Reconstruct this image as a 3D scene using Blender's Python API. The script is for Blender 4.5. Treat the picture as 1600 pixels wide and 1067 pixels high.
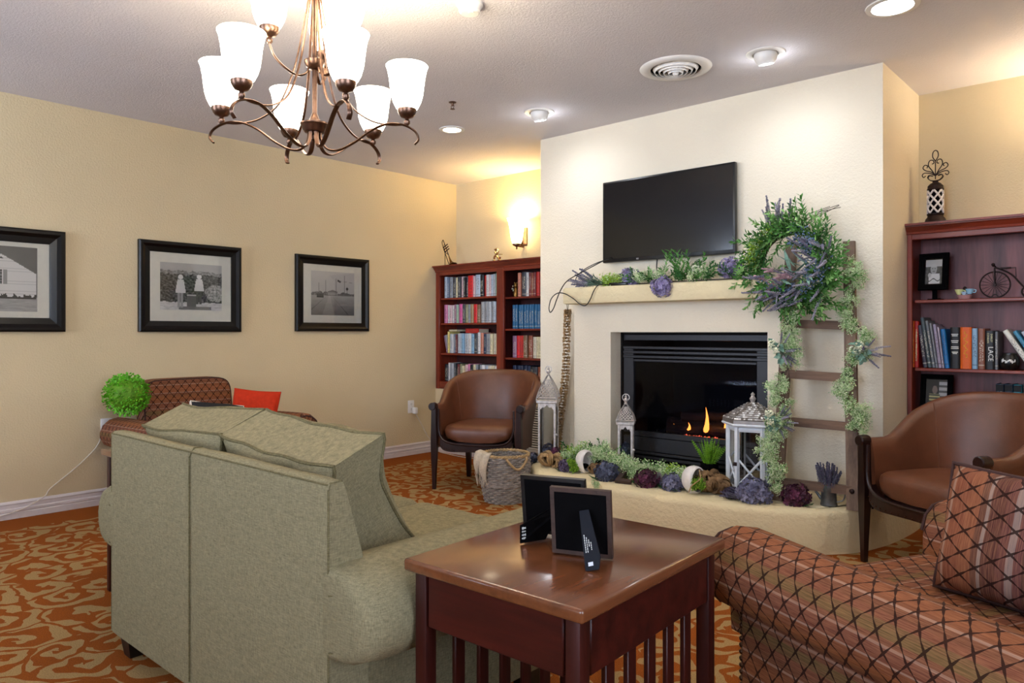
import bpy, bmesh, math, random
from mathutils import Vector, Matrix, Quaternion, noise
random.seed(7)
PI = math.pi
R = math.radians
S = bpy.context.scene
COL = S.collection
for o in list(bpy.data.objects):
    bpy.data.objects.remove(o)

# ------------------------------------------------------------------ camera, world, big lights, exposure
CEIL = 2.551
cam_d = bpy.data.cameras.new('camera')
cam = bpy.data.objects.new('camera', cam_d)
COL.objects.link(cam)
cam.location = (5.1886, -4.9572, 1.12)
cam.rotation_euler = (R(90), 0, R(41.98))
cam_d.sensor_width = 36
cam_d.lens = 36 * 1150 / 1600
cam_d.shift_y = -14.5 / 1600
cam_d.clip_start = 0.02
S.camera = cam

S.view_settings.view_transform = 'Standard'
S.view_settings.look = 'None'
S.view_settings.gamma = 1
S.view_settings.use_curve_mapping = False
S.view_settings.exposure = 0.48

W = bpy.data.worlds.new('daylight')
S.world = W
W.use_nodes = True
wn = W.node_tree.nodes
wn['Background'].inputs[0].default_value = (0.75, 0.85, 1.0, 1)
wn['Background'].inputs[1].default_value = 1.2


def area_light(name, loc, rot, sx, sy, power, col):
    d = bpy.data.lights.new(name, 'AREA')
    d.shape = 'RECTANGLE'
    d.size, d.size_y = sx, sy
    d.energy = power
    d.color = col
    o = bpy.data.objects.new(name, d)
    COL.objects.link(o)
    o.location = loc
    o.rotation_euler = rot
    return o


def lamp(name, kind, loc, power, col, rot=(0, 0, 0), radius=0.03, spot=None, blend=0.6):
    d = bpy.data.lights.new(name, kind)
    d.energy = power
    d.color = col
    d.shadow_soft_size = radius
    if spot:
        d.spot_size = R(spot)
        d.spot_blend = blend
    o = bpy.data.objects.new(name, d)
    COL.objects.link(o)
    o.location = loc
    o.rotation_euler = rot
    return o


ROOM_X, ROOM_Y = 7.0, -6.9
DAY = (0.70, 0.80, 1.0)
# daylight through the three windows behind the camera (outside, shining in through blinds)
area_light('daylight', (0.96, ROOM_Y - 0.35, 1.6), (R(90), 0, 0), 1.9, 1.7, 155, DAY)
area_light('daylight', (4.6, ROOM_Y - 0.35, 1.55), (R(90), 0, 0), 1.9, 1.7, 155, DAY)
area_light('daylight', (ROOM_X + 0.35, -4.6, 1.55), (R(90), 0, R(90)), 1.9, 1.7, 150, DAY)

# ------------------------------------------------------------------ materials


def lin(h):
    h = h.lstrip('#')
    out = []
    for i in (0, 2, 4):
        c = int(h[i:i + 2], 16) / 255
        out.append(c / 12.92 if c <= 0.04045 else ((c + 0.055) / 1.055) ** 2.4)
    return (*out, 1)


class NT:
    """small helper around one material's node tree"""

    def __init__(self, name):
        self.m = bpy.data.materials.new(name)
        self.m.use_nodes = True
        self.t = self.m.node_tree
        self.b = self.t.nodes['Principled BSDF']
        self.out = self.t.nodes['Material Output']

    def n(self, typ, **kw):
        nd = self.t.nodes.new(typ)
        for k, v in kw.items():
            setattr(nd, k, v)
        return nd

    def link(self, a, b):
        self.t.links.new(a, b)

    def val(self, sock, v):
        if hasattr(v, 'is_output'):
            self.link(v, sock)
        else:
            sock.default_value = v

    def math(self, op, a, b=0.0, c=0.0, clamp=False):
        nd = self.n('ShaderNodeMath', operation=op, use_clamp=clamp)
        self.val(nd.inputs[0], a)
        self.val(nd.inputs[1], b)
        if op in ('MULTIPLY_ADD', 'WRAP', 'SMOOTH_MIN', 'COMPARE'):
            self.val(nd.inputs[2], c)
        return nd.outputs[0]

    def mix(self, f, a, b, blend='MIX'):
        nd = self.n('ShaderNodeMix', data_type='RGBA', blend_type=blend)
        self.val(nd.inputs[0], f)
        self.val(nd.inputs[6], a)
        self.val(nd.inputs[7], b)
        return nd.outputs[2]

    def coord(self, which='Object', scale=(1, 1, 1), rot=(0, 0, 0), loc=(0, 0, 0)):
        tc = self.n('ShaderNodeTexCoord')
        mp = self.n('ShaderNodeMapping')
        self.link(tc.outputs[which], mp.inputs[0])
        mp.inputs[1].default_value = loc
        mp.inputs[2].default_value = rot
        mp.inputs[3].default_value = scale
        return mp.outputs[0]

    def noise(self, vec, scale, detail=3, rough=0.55, dist=0.0):
        nd = self.n('ShaderNodeTexNoise')
        if vec is not None:
            self.link(vec, nd.inputs['Vector'])
        nd.inputs['Scale'].default_value = scale
        nd.inputs['Detail'].default_value = detail
        nd.inputs['Roughness'].default_value = rough
        nd.inputs['Distortion'].default_value = dist
        return nd

    def ramp(self, fac, stops, interp='LINEAR'):
        nd = self.n('ShaderNodeValToRGB')
        nd.color_ramp.interpolation = interp
        els = nd.color_ramp.elements
        while len(els) < len(stops):
            els.new(0.5)
        for e, (p, c) in zip(els, stops):
            e.position = p
            e.color = c if len(c) == 4 else (*c, 1)
        self.link(fac, nd.inputs[0])
        return nd.outputs[0]

    def bump(self, height, strength=0.3, dist=0.01):
        nd = self.n('ShaderNodeBump')
        nd.inputs['Strength'].default_value = strength
        nd.inputs['Distance'].default_value = dist
        self.link(height, nd.inputs['Height'])
        self.link(nd.outputs[0], self.b.inputs['Normal'])

    def set(self, col=None, rough=None, metal=None, spec=None):
        if col is not None:
            self.val(self.b.inputs['Base Color'], col)
        if rough is not None:
            self.val(self.b.inputs['Roughness'], rough)
        if metal is not None:
            self.b.inputs['Metallic'].default_value = metal
        if spec is not None:
            self.b.inputs['Specular IOR Level'].default_value = spec
        return self.m


def plain(name, hexc, rough=0.6, metal=0.0, vary=0.12, scale=30, bump=0.0, bscale=150, spec=0.5):
    t = NT(name)
    c = lin(hexc)
    nz = t.noise(t.coord(), scale, 4)
    d = tuple(max(0, x * (1 - vary)) for x in c[:3]) + (1,)
    l = tuple(min(1, x * (1 + vary)) for x in c[:3]) + (1,)
    t.set(t.ramp(nz.outputs[0], [(0.3, d), (0.7, l)]), rough, metal, spec)
    if bump:
        t.bump(t.noise(t.coord(), bscale, 3).outputs[0], bump, 0.004)
    return t.m


def stucco(name, hexc, bump=0.35, scale=85):
    t = NT(name)
    c = lin(hexc)
    v = t.coord()
    big = t.noise(v, 1.3, 2)
    d = tuple(x * 0.95 for x in c[:3]) + (1,)
    l = tuple(min(1, x * 1.04) for x in c[:3]) + (1,)
    t.set(t.ramp(big.outputs[0], [(0.3, d), (0.7, l)]), 0.85, spec=0.2)
    t.bump(t.noise(v, scale, 5, 0.6).outputs[0], bump, 0.012)
    return t.m


def wood(name, dark, light, axis='x', rough=0.35, scale=1.0, spec=0.5, coat=0.0):
    t = NT(name)
    st = {'x': (1.2, 14, 14), 'y': (14, 1.2, 14), 'z': (14, 14, 1.2)}[axis]
    v = t.coord('Object', tuple(s * scale for s in st))
    nz = t.noise(v, 1.6, 6, 0.6, 0.25)
    fine = t.noise(v, 9, 4, 0.6)
    f = t.math('ADD', t.math('MULTIPLY', nz.outputs[0], 0.75), t.math('MULTIPLY', fine.outputs[0], 0.25))
    t.set(t.ramp(f, [(0.32, lin(dark)), (0.66, lin(light))]), rough, spec=spec)
    t.b.inputs['Coat Weight'].default_value = coat
    t.b.inputs['Coat Roughness'].default_value = 0.12
    t.bump(fine.outputs[0], 0.06, 0.003)
    return t.m


def emit(name, col, strength):
    t = NT(name)
    t.b.inputs['Base Color'].default_value = (*col, 1)
    t.b.inputs['Emission Color'].default_value = (*col, 1)
    t.b.inputs['Emission Strength'].default_value = strength
    return t.m


def glass(name, tint=(1, 1, 1), gloss=0.06, ior=1.5):
    t = NT(name)
    tr = t.n('ShaderNodeBsdfTransparent')
    tr.inputs[0].default_value = (*tint, 1)
    gl = t.n('ShaderNodeBsdfGlossy')
    gl.inputs['Roughness'].default_value = gloss
    fr = t.n('ShaderNodeFresnel')
    fr.inputs[0].default_value = ior
    mx = t.n('ShaderNodeMixShader')
    t.link(fr.outputs[0], mx.inputs[0])
    t.link(tr.outputs[0], mx.inputs[1])
    t.link(gl.outputs[0], mx.inputs[2])
    t.link(mx.outputs[0], t.out.inputs[0])
    return t.m


def carpet_mat():
    t = NT('scroll carpet')
    base = t.coord('Object')
    warp = t.noise(base, 3.6, 3)
    off = t.n('ShaderNodeVectorMath', operation='SUBTRACT')
    t.link(warp.outputs[1], off.inputs[0])
    off.inputs[1].default_value = (0.5, 0.5, 0.5)
    sc = t.n('ShaderNodeVectorMath', operation='SCALE')
    t.link(off.outputs[0], sc.inputs[0])
    sc.inputs['Scale'].default_value = 0.21
    add = t.n('ShaderNodeVectorMath', operation='ADD')
    t.link(base, add.inputs[0])
    t.link(sc.outputs[0], add.inputs[1])
    flat = t.n('ShaderNodeVectorMath', operation='MULTIPLY')
    t.link(add.outputs[0], flat.inputs[0])
    flat.inputs[1].default_value = (1, 1, 0)
    SC = 5.0
    vo = t.n('ShaderNodeTexVoronoi', voronoi_dimensions='2D')
    t.link(flat.outputs[0], vo.inputs['Vector'])
    vo.inputs['Scale'].default_value = SC
    vo.inputs['Randomness'].default_value = 0.85
    d = t.n('ShaderNodeVectorMath', operation='SUBTRACT')
    t.link(flat.outputs[0], d.inputs[0])
    t.link(vo.outputs['Position'], d.inputs[1])
    sp = t.n('ShaderNodeSeparateXYZ')
    t.link(d.outputs[0], sp.inputs[0])
    ang = t.math('ARCTAN2', sp.outputs[1], sp.outputs[0])
    rnd = t.n('ShaderNodeSeparateColor')
    t.link(vo.outputs['Color'], rnd.inputs[0])
    hand = t.math('SUBTRACT', t.math('MULTIPLY', t.math('GREATER_THAN', rnd.outputs[0], 0.5), 2.0), 1.0)
    r = t.math('MULTIPLY', vo.outputs['Distance'], 8.5)
    ph = t.math('ADD', t.math('MULTIPLY', ang, hand), t.math('MULTIPLY', rnd.outputs[1], 6.28))
    s1 = t.math('SINE', t.math('ADD', t.math('MULTIPLY', r, t.math('MULTIPLY_ADD', rnd.outputs[2], 1.2, 0.9)), ph))
    s2 = t.math('SINE', t.math('ADD', t.math('MULTIPLY', r, -1.2), t.math('MULTIPLY', ph, 3.0)))
    f = t.math('ADD', s1, t.math('MULTIPLY', s2, 0.55))
    ve = t.n('ShaderNodeTexVoronoi', voronoi_dimensions='2D', feature='DISTANCE_TO_EDGE')
    t.link(flat.outputs[0], ve.inputs['Vector'])
    ve.inputs['Scale'].default_value = SC
    ve.inputs['Randomness'].default_value = 0.85
    edge = t.math('GREATER_THAN', ve.outputs['Distance'], 0.035)
    mask = t.math('MULTIPLY', t.math('GREATER_THAN', f, -0.02), edge)
    # plain border along the walls
    px = t.n('ShaderNodeSeparateXYZ')
    t.link(base, px.inputs[0])
    fb = t.math('MINIMUM', px.outputs[0], t.math('SUBTRACT', -0.26, px.outputs[1]))
    mask = t.math('MULTIPLY', mask, t.math('GREATER_THAN', fb, 0.30))
    pile = t.noise(base, 260, 3, 0.7)
    rust = t.ramp(pile.outputs[0], [(0.3, lin('#70370f')), (0.7, lin('#a65a20'))])
    tan = t.ramp(pile.outputs[0], [(0.3, lin('#84673f')), (0.7, lin('#bb9a68'))])
    t.set(t.mix(mask, rust, tan), 0.95, spec=0.1)
    t.bump(t.math('ADD', pile.outputs[0], t.math('MULTIPLY', mask, 0.4)), 0.5, 0.006)
    return t.m


def lattice_mat(name='diamond lattice upholstery', stripes=None):
    """woven stripes along U with a dark diamond lattice, UV in metres"""
    t = NT(name)
    uv = t.n('ShaderNodeUVMap')
    sp = t.n('ShaderNodeSeparateXYZ')
    t.link(uv.outputs[0], sp.inputs[0])
    U, V = sp.outputs[0], sp.outputs[1]
    band = t.math('FRACT', t.math('DIVIDE', V, 0.26))
    stops = stripes or [(0.0, lin('#8e5032')), (0.10, lin('#80452c')), (0.16, lin('#b08c7a')), (0.18, lin('#70402f')),
                        (0.26, lin('#7d4636')), (0.33, lin('#6e5636')), (0.38, lin('#6c5c36')), (0.45, lin('#7c4a38')), (0.50, lin('#a88474')), (0.52, lin('#7c463a')),
                        (0.60, lin('#743c32')), (0.65, lin('#b09384')), (0.67, lin('#84482e')), (0.76, lin('#90522c')), (0.83, lin('#7c4a2c')),
                        (0.88, lin('#663428')), (0.93, lin('#ac8c7e')), (0.95, lin('#8e5032'))]
    base = t.ramp(band, stops, 'CONSTANT')
    mp = t.n('ShaderNodeMapping')
    t.link(uv.outputs[0], mp.inputs[0])
    mp.inputs[3].default_value = (14, 420, 1)
    th = t.noise(mp.outputs[0], 1.0, 3, 0.7)
    base = t.mix(0.30, base, t.ramp(th.outputs[0], [(0.35, lin('#5c2c18')), (0.65, lin('#e0a070'))]))
    a = t.math('ADD', t.math('DIVIDE', U, 0.054), t.math('DIVIDE', V, 0.074))
    b = t.math('SUBTRACT', t.math('DIVIDE', U, 0.054), t.math('DIVIDE', V, 0.074))

    def line(p, q):
        w = t.math('ADD', 0.020, t.math('MULTIPLY', t.math('ABSOLUTE', t.math('SINE', t.math('MULTIPLY', q, PI))), 0.05))
        dist = t.math('ABSOLUTE', t.math('SUBTRACT', t.math('FRACT', p), 0.5))
        return t.math('LESS_THAN', dist, w)
    ln = t.math('MAXIMUM', line(a, b), line(b, a))
    col = t.mix(t.math('MULTIPLY', ln, 0.9), t.mix(0.26, base, (0.02, 0.012, 0.006, 1)), lin('#24100b'))
    t.set(col, 0.85, spec=0.15)
    t.bump(t.math('ADD', t.math('MULTIPLY', ln, 0.6), t.math('MULTIPLY', th.outputs[0], 0.4)), 0.35, 0.004)
    return t.m


def linen_mat(name, c0, c1):
    t = NT(name)
    v = t.coord('Object', (60, 60, 420))
    a = t.noise(v, 1.0, 3, 0.7)
    v2 = t.coord('Object', (420, 420, 60))
    b = t.noise(v2, 1.0, 3, 0.7)
    f = t.math('MULTIPLY', t.math('ADD', a.outputs[0], b.outputs[0]), 0.5)
    t.set(t.ramp(f, [(0.36, lin(c0)), (0.64, lin(c1))]), 0.9, spec=0.15)
    t.bump(f, 0.35, 0.003)
    return t.m


def book_mat():
    t = NT('book cover')
    oi = t.n('ShaderNodeObjectInfo')
    tc = t.n('ShaderNodeTexCoord')
    sp = t.n('ShaderNodeSeparateXYZ')
    t.link(tc.outputs['Object'], sp.inputs[0])
    x, y, z = sp.outputs
    rv = oi.outputs['Random']
    cb = t.n('ShaderNodeCombineXYZ')
    t.link(t.math('MULTIPLY_ADD', x, 2.6, t.math('MULTIPLY', rv, 61.0)), cb.inputs[0])
    t.link(t.math('MULTIPLY_ADD', z, 26.0, t.math('MULTIPLY', rv, 17.0)), cb.inputs[2])
    nz = t.noise(cb.outputs[0], 1.6, 1, 0.5)
    txt = t.math('GREATER_THAN', nz.outputs[0], 0.56)
    inx = t.math('LESS_THAN', t.math('ABSOLUTE', x), 0.30)
    inz = t.math('LESS_THAN', t.math('ABSOLUTE', t.math('SUBTRACT', z, t.math('MULTIPLY_ADD', rv, 0.16, 0.44))), 0.27)
    iny = t.math('LESS_THAN', y, 0.0)
    m = t.math('MULTIPLY', t.math('MULTIPLY', txt, inx), t.math('MULTIPLY', inz, iny))
    hsv = t.n('ShaderNodeSeparateColor', mode='HSV')
    t.link(oi.outputs['Color'], hsv.inputs[0])
    light = t.math('GREATER_THAN', hsv.outputs[2], 0.28)
    ink = t.mix(light, lin('#d9d2bd'), lin('#2b2a30'))
    foot = t.math('MULTIPLY', t.math('LESS_THAN', t.math('ABSOLUTE', t.math('SUBTRACT', z, 0.1)), 0.012), iny)
    c = t.mix(t.math('MAXIMUM', t.math('MULTIPLY', m, 0.8), t.math('MULTIPLY', foot, 0.6)), oi.outputs['Color'], ink)
    t.set(c, 0.45)
    return t.m


M = {}
M['wall'] = stucco('cream wall paint', '#d5c4a0')
M['ceil'] = stucco('ceiling texture', '#d6d1d4', 0.4, 110)
M['chim'] = stucco('chimney paint', '#e5dac5', 0.40, 90)
M['hearth'] = stucco('hearth stucco', '#ddcda6', 0.6, 50)
M['carpet'] = carpet_mat()
M['trim'] = plain('white trim paint', '#d8d0cf', 0.45, vary=0.03)
M['white'] = plain('white plastic', '#e6e3df', 0.4, vary=0.03)
M['black'] = plain('black lacquer', '#0c0b0b', 0.3, vary=0.2)
M['matte_black'] = plain('matte black', '#060506', 0.8, vary=0.2, spec=0.06)
M['frame_black'] = plain('black frame moulding', '#090707', 0.3, vary=0.25, scale=12, spec=0.3)
M['mat_board'] = plain('mat board', '#efe9df', 0.9, vary=0.03)
M['dark_slot'] = plain('outlet slot', '#1a1715', 0.6)
M['cord_white'] = plain('white cord', '#d9cfc0', 0.5)
M['cord_black'] = plain('black cord', '#12100f', 0.5)
M['sofa'] = linen_mat('sage linen', '#6a624a', '#958b6b')
M['sofa_pipe'] = linen_mat('sage piping', '#4f4730', '#7a7050')
M['leg_dark'] = plain('dark furniture leg', '#150d0a', 0.4)
M['lattice'] = lattice_mat()
M['pipe_brown'] = plain('brown piping', '#3c1d16', 0.8)
M['nail'] = plain('nailhead brass', '#4a3222', 0.35, 0.8)
M['leather'] = plain('brown leather', '#613722', 0.36, vary=0.18, scale=9, bump=0.25, bscale=240)
M['chair_wood'] = wood('espresso wood', '#140807', '#2c1310', 'z', 0.28)
M['table_top'] = wood('cherry table top', '#55301c', '#734226', 'y', 0.2, 0.8, coat=0.4)
M['table_side'] = wood('cherry table frame', '#220806', '#43130d', 'x', 0.38, spec=0.3)
M['table_leg'] = wood('cherry table leg', '#220806', '#3f120c', 'z', 0.38, spec=0.3)
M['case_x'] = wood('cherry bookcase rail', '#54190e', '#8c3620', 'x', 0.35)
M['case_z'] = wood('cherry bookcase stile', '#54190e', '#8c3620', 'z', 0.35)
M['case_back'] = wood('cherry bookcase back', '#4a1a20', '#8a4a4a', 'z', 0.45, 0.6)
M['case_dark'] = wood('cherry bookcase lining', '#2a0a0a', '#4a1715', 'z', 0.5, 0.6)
M['book'] = book_mat()
M['pages'] = plain('book pages', '#d9cfb8', 0.9, vary=0.08, scale=80)
M['bronze'] = plain('brushed bronze', '#6f5547', 0.34, 1.0, vary=0.25, scale=40)
M['shade'] = emit('lit frosted glass shade', (1.0, 0.92, 0.76), 8.0)
M['sconce_shade'] = emit('lit sconce glass', (1.0, 0.80, 0.42), 9.0)
M['cool_bulb'] = emit('cool downlight bulb', (0.86, 0.93, 1.0), 22.0)
M['warm_bulb'] = emit('warm downlight bulb', (1.0, 0.86, 0.62), 14.0)
M['screen'] = plain('television screen', '#0b0b0d', 0.14, vary=0.05)
M['tv_body'] = plain('television bezel', '#0a0a0b', 0.35)
M['fire_metal'] = plain('black fireplace steel', '#242327', 0.42, 0.3, vary=0.1)
M['fire_dark'] = plain('firebox lining', '#0b0a0a', 0.85, vary=0.3)
M['fire_glass'] = glass('fireplace glass', (0.60, 0.64, 0.74), 0.02, 1.22)
M['glass'] = glass('clear glass', (0.97, 0.98, 0.98), 0.02)
M['flame'] = emit('gas flame', (1.0, 0.24, 0.03), 5.0)
M['ember'] = emit('glowing ember', (1.0, 0.12, 0.05), 2.2)
M['log'] = plain('charred ceramic log', '#2a211d', 0.9, vary=0.4, scale=25, bump=0.6, bscale=60)
M['silver'] = plain('antiqued silver metal', '#c4bdb8', 0.45, 0.45, vary=0.25, scale=50)
M['white_wood'] = plain('white painted wood', '#d9dde2', 0.5, vary=0.05)
M['candle'] = plain('tan candle wax', '#a48a5a', 0.6)
M['burlap'] = plain('burlap', '#86694b', 0.95, vary=0.3, scale=60, bump=0.8, bscale=500, spec=0.1)
M['burlap_tan'] = plain('tan burlap ribbon', '#b5946a', 0.95, vary=0.3, scale=60, bump=0.8, bscale=500, spec=0.1)
M['rail_wood'] = wood('weathered ladder wood', '#4c3a30', '#8a705c', 'z', 0.75)
M['rung_wood'] = wood('weathered rung wood', '#463329', '#80634f', 'x', 0.75)
M['wicker'] = plain('grey wicker', '#958a80', 0.8, vary=0.35, scale=40, bump=0.4)
M['wicker_tan'] = plain('tan wicker rim', '#a88a60', 0.8, vary=0.3, scale=40, bump=0.4)
M['throw'] = plain('cream knitted throw', '#c9b9a2', 0.95, vary=0.12, scale=90, bump=0.8, bscale=220, spec=0.1)
M['zinc'] = plain('galvanised zinc', '#6d7074', 0.4, 0.8, vary=0.3, scale=25)
M['ceramic'] = plain('white ceramic', '#e4ddd8', 0.3, vary=0.03)
M['red_cloth'] = plain('red orange cotton', '#b8321a', 0.9, vary=0.12, scale=40, bump=0.4, bscale=350, spec=0.1)
M['navy_cloth'] = plain('black velvet', '#15151a', 0.8)
M['iron'] = plain('dark wrought iron', '#2a1a18', 0.5, 0.6)
M['brass'] = plain('aged brass', '#7a5a2e', 0.35, 0.9, vary=0.3)
M['old_frame'] = plain('worn brown frame', '#38241b', 0.6, vary=0.4, scale=30, bump=0.4, bscale=90)
M['easel_navy'] = plain('navy easel card', '#0d1019', 0.6, spec=0.2)
M['amp'] = plain('mirrored ampersand', '#c9b68c', 0.2, 0.85)
M['slate_leaf'] = plain('succulent green', '#2e6b2c', 0.5, vary=0.3)
GREEN = {}
for nm, hx in dict(leaf='#4a7d36', leaf_dark='#2c5a27', leaf_pale='#7da860', lime='#96b53a', mint='#b4d096', breath='#d2dcb2',
                   euca='#7d9f8c', moss='#5f8f1e', fern='#6a9a1e', lav='#6c6779', lav_pale='#938d9a', lav_stem='#5d7361', pink='#b58f97',
                   berry='#6c7f9c', white_flower='#dfe3c4', hyd_purple='#43374f', hyd_slate='#3b3f52', hyd_wine='#3c1428',
                   hyd_lilac='#7a6f95', hyd_grey='#5b5a74', hyd_ink='#241a2c', twig='#4e4438', box='#63b022', stone='#6a4c36',
                   petal_grey='#6c6666', dried='#565064').items():
    GREEN[nm] = plain('plant ' + nm.replace('_', ' '), hx, 0.6, vary=0.35, scale=35, spec=0.3)


def attr_mat():
    t = NT('printed photograph')
    a = t.n('ShaderNodeAttribute', attribute_name='Col')
    t.set(a.outputs['Color'], 0.35)
    return t.m


M['print'] = attr_mat()

# ------------------------------------------------------------------ mesh helpers


class B:
    def __init__(self):
        self.v, self.f, self.uv, self.mi = [], [], [], []

    def add(self, vs, fs, uvs=None, m=0, mat=None):
        o = len(self.v)
        if mat is not None:
            vs = [mat @ Vector(p) for p in vs]
        self.v += [tuple(p) for p in vs]
        for i, f in enumerate(fs):
            self.f.append([a + o for a in f])
            self.uv.append(uvs[i] if uvs else None)
            self.mi.append(m)
        return self

    def box(self, c, s, mat=None, m=0):
        x, y, z = c
        a, b, d = s[0] / 2, s[1] / 2, s[2] / 2
        vs = [(x - a, y - b, z - d), (x + a, y - b, z - d), (x + a, y + b, z - d), (x - a, y + b, z - d),
              (x - a, y - b, z + d), (x + a, y - b, z + d), (x + a, y + b, z + d), (x - a, y + b, z + d)]
        fs = [(0, 3, 2, 1), (4, 5, 6, 7), (0, 1, 5, 4), (1, 2, 6, 5), (2, 3, 7, 6), (3, 0, 4, 7)]
        return self.add(vs, fs, None, m, mat)

    def rbox(self, c, s, r=0.01, seg=2, mat=None, m=0, uvscale=True):
        bm = bmesh.new()
        bmesh.ops.create_cube(bm, size=1)
        for v in bm.verts:
            v.co = Vector((v.co.x * s[0], v.co.y * s[1], v.co.z * s[2]))
        bmesh.ops.bevel(bm, geom=bm.edges[:], offset=min(r, min(s) * 0.49), segments=seg, profile=0.5, affect='EDGES')
        vs = [v.co + Vector(c) for v in bm.verts]
        fs, uvs = [], []
        for f in bm.faces:
            fs.append([v.index for v in f.verts])
            n = f.normal
            ax = max(range(3), key=lambda i: abs(n[i]))
            ij = [(1, 2), (0, 2), (0, 1)][ax]
            uvs.append([(v.co[ij[0]], v.co[ij[1]]) for v in f.verts])
        bm.free()
        return self.add(vs, fs, uvs, m, mat)

    def lathe(self, prof, n=24, c=(0, 0, 0), mat=None, m=0, a0=0, a1=2 * PI, close=True):
        vs, fs = [], []
        full = abs(a1 - a0 - 2 * PI) < 1e-6
        k = n if full else n + 1
        for (r, z) in prof:
            for i in range(k):
                a = a0 + (a1 - a0) * i / n
                vs.append((c[0] + r * math.cos(a), c[1] + r * math.sin(a), c[2] + z))
        for j in range(len(prof) - 1):
            for i in range(n):
                i2 = (i + 1) % k
                fs.append((j * k + i, j * k + i2, (j + 1) * k + i2, (j + 1) * k + i))
        return self.add(vs, fs, None, m, mat)

    def loft(self, rings, closed=True, cap=True, u=None, m=0, mat=None, vclosed=False):
        """rings: list of equal length point lists"""
        n = len(rings[0])
        vs = [p for r in rings for p in r]
        fs, uvs = [], []
        us = [0.0]
        for i in range(1, len(rings)):
            a = sum((Vector(p) for p in rings[i - 1]), Vector()) / n
            b = sum((Vector(p) for p in rings[i]), Vector()) / n
            us.append(us[-1] + (b - a).length)
        mid = rings[len(rings) // 2]
        vv = [0.0]
        for i in range(n):
            vv.append(vv[-1] + (Vector(mid[(i + 1) % n]) - Vector(mid[i])).length)
        k = n if closed else n - 1
        rr = len(rings) if vclosed else len(rings) - 1
        for j in range(rr):
            j2 = (j + 1) % len(rings)
            for i in range(k):
                i2 = (i + 1) % n
                fs.append((j * n + i, j * n + i2, j2 * n + i2, j2 * n + i))
                ub = us[j2] if j2 else us[-1] + 0.05
                uvs.append([(us[j], vv[i]), (us[j], vv[i + 1]), (ub, vv[i + 1]), (ub, vv[i])])
        if cap and closed and not vclosed:
            for ring_i, rev in ((0, True), (len(rings) - 1, False)):
                idx = [ring_i * n + i for i in range(n)]
                if rev:
                    idx = idx[::-1]
                fs.append(tuple(idx))
                P = [Vector(vs[q]) for q in idx]
                e = (P[n // 3] - P[0]).normalized()
                nn = e.cross((P[2 * n // 3] - P[0])).normalized()
                e2 = nn.cross(e)
                uvs.append([((p - P[0]).dot(e), (p - P[0]).dot(e2)) for p in P])
        return self.add(vs, fs, uvs, m, mat)

    def tube(self, pts, r=0.01, n=8, m=0, mat=None, cap=True, flat=None, closed=False):
        """r: number or list; flat=(w,t) makes a ribbon of that width and thickness"""
        P = [Vector(p) for p in pts]
        k = len(P)
        rad = r if isinstance(r, (list, tuple)) else [r] * k
        T = []
        for i in range(k):
            if closed:
                d = P[(i + 1) % k] - P[i - 1]
            else:
                d = P[min(i + 1, k - 1)] - P[max(i - 1, 0)]
            T.append(d.normalized() if d.length > 1e-9 else Vector((0, 0, 1)))
        up = Vector((0, 0, 1)) if abs(T[0].z) < 0.9 else Vector((1, 0, 0))
        nrm = (up - T[0] * up.dot(T[0])).normalized()
        rings = []
        for i in range(k):
            if i:
                nrm = nrm - T[i] * nrm.dot(T[i])
                if nrm.length < 1e-6:
                    nrm = T[i].orthogonal()
                nrm.normalize()
            bi = T[i].cross(nrm)
            ring = []
            for j in range(n):
                a = 2 * PI * j / n
                x, y = math.cos(a), math.sin(a)
                if flat:
                    ring.append(P[i] + bi * (x * flat[0] / 2) + nrm * (y * flat[1] / 2))
                else:
                    ring.append(P[i] + nrm * (x * rad[i]) + bi * (y * rad[i]))
            rings.append(ring)
        return self.loft(rings, True, cap, m=m, mat=mat, vclosed=closed)

    def prism(self, outline, z0, z1, m=0, mat=None):
        n = len(outline)
        vs = [(x, y, z0) for x, y in outline] + [(x, y, z1) for x, y in outline]
        fs = [tuple(range(n))[::-1], tuple(range(n, 2 * n))]
        fs += [(i, (i + 1) % n, n + (i + 1) % n, n + i) for i in range(n)]
        return self.add(vs, fs, None, m, mat)

    def ball(self, c, r, n=8, m=0, sq=(1, 1, 1)):
        prof = [(max(1e-4, r * math.sin(PI * i / n)), -r * math.cos(PI * i / n)) for i in range(n + 1)]
        mt = Matrix.Translation(c) @ Matrix.Diagonal((*sq, 1))
        return self.lathe(prof, n + 2, mat=mt, m=m)

    def octa(self, c, r, m=0):
        x, y, z = c
        vs = [(x + r, y, z), (x, y + r, z), (x - r, y, z), (x, y - r, z), (x, y, z + r), (x, y, z - r)]
        fs = [(0, 1, 4), (1, 2, 4), (2, 3, 4), (3, 0, 4), (1, 0, 5), (2, 1, 5), (3, 2, 5), (0, 3, 5)]
        return self.add(vs, fs, None, m)

    def mesh(self, name, mats, smooth=True, angle=38):
        me = bpy.data.meshes.new(name)
        me.from_pydata(self.v, [], self.f)
        if not isinstance(mats, (list, tuple)):
            mats = [mats]
        for m in mats:
            me.materials.append(m)
        if len(mats) > 1:
            me.polygons.foreach_set('material_index', self.mi)
        if any(u is not None for u in self.uv):
            lay = me.uv_layers.new(name='UVMap')
            k = 0
            for f, u in zip(self.f, self.uv):
                for q in range(len(f)):
                    lay.data[k].uv = u[q] if u else (0, 0)
                    k += 1
        if smooth:
            me.polygons.foreach_set('use_smooth', [True] * len(me.polygons))
            me.set_sharp_from_angle(angle=R(angle))
        me.update()
        return me


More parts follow.
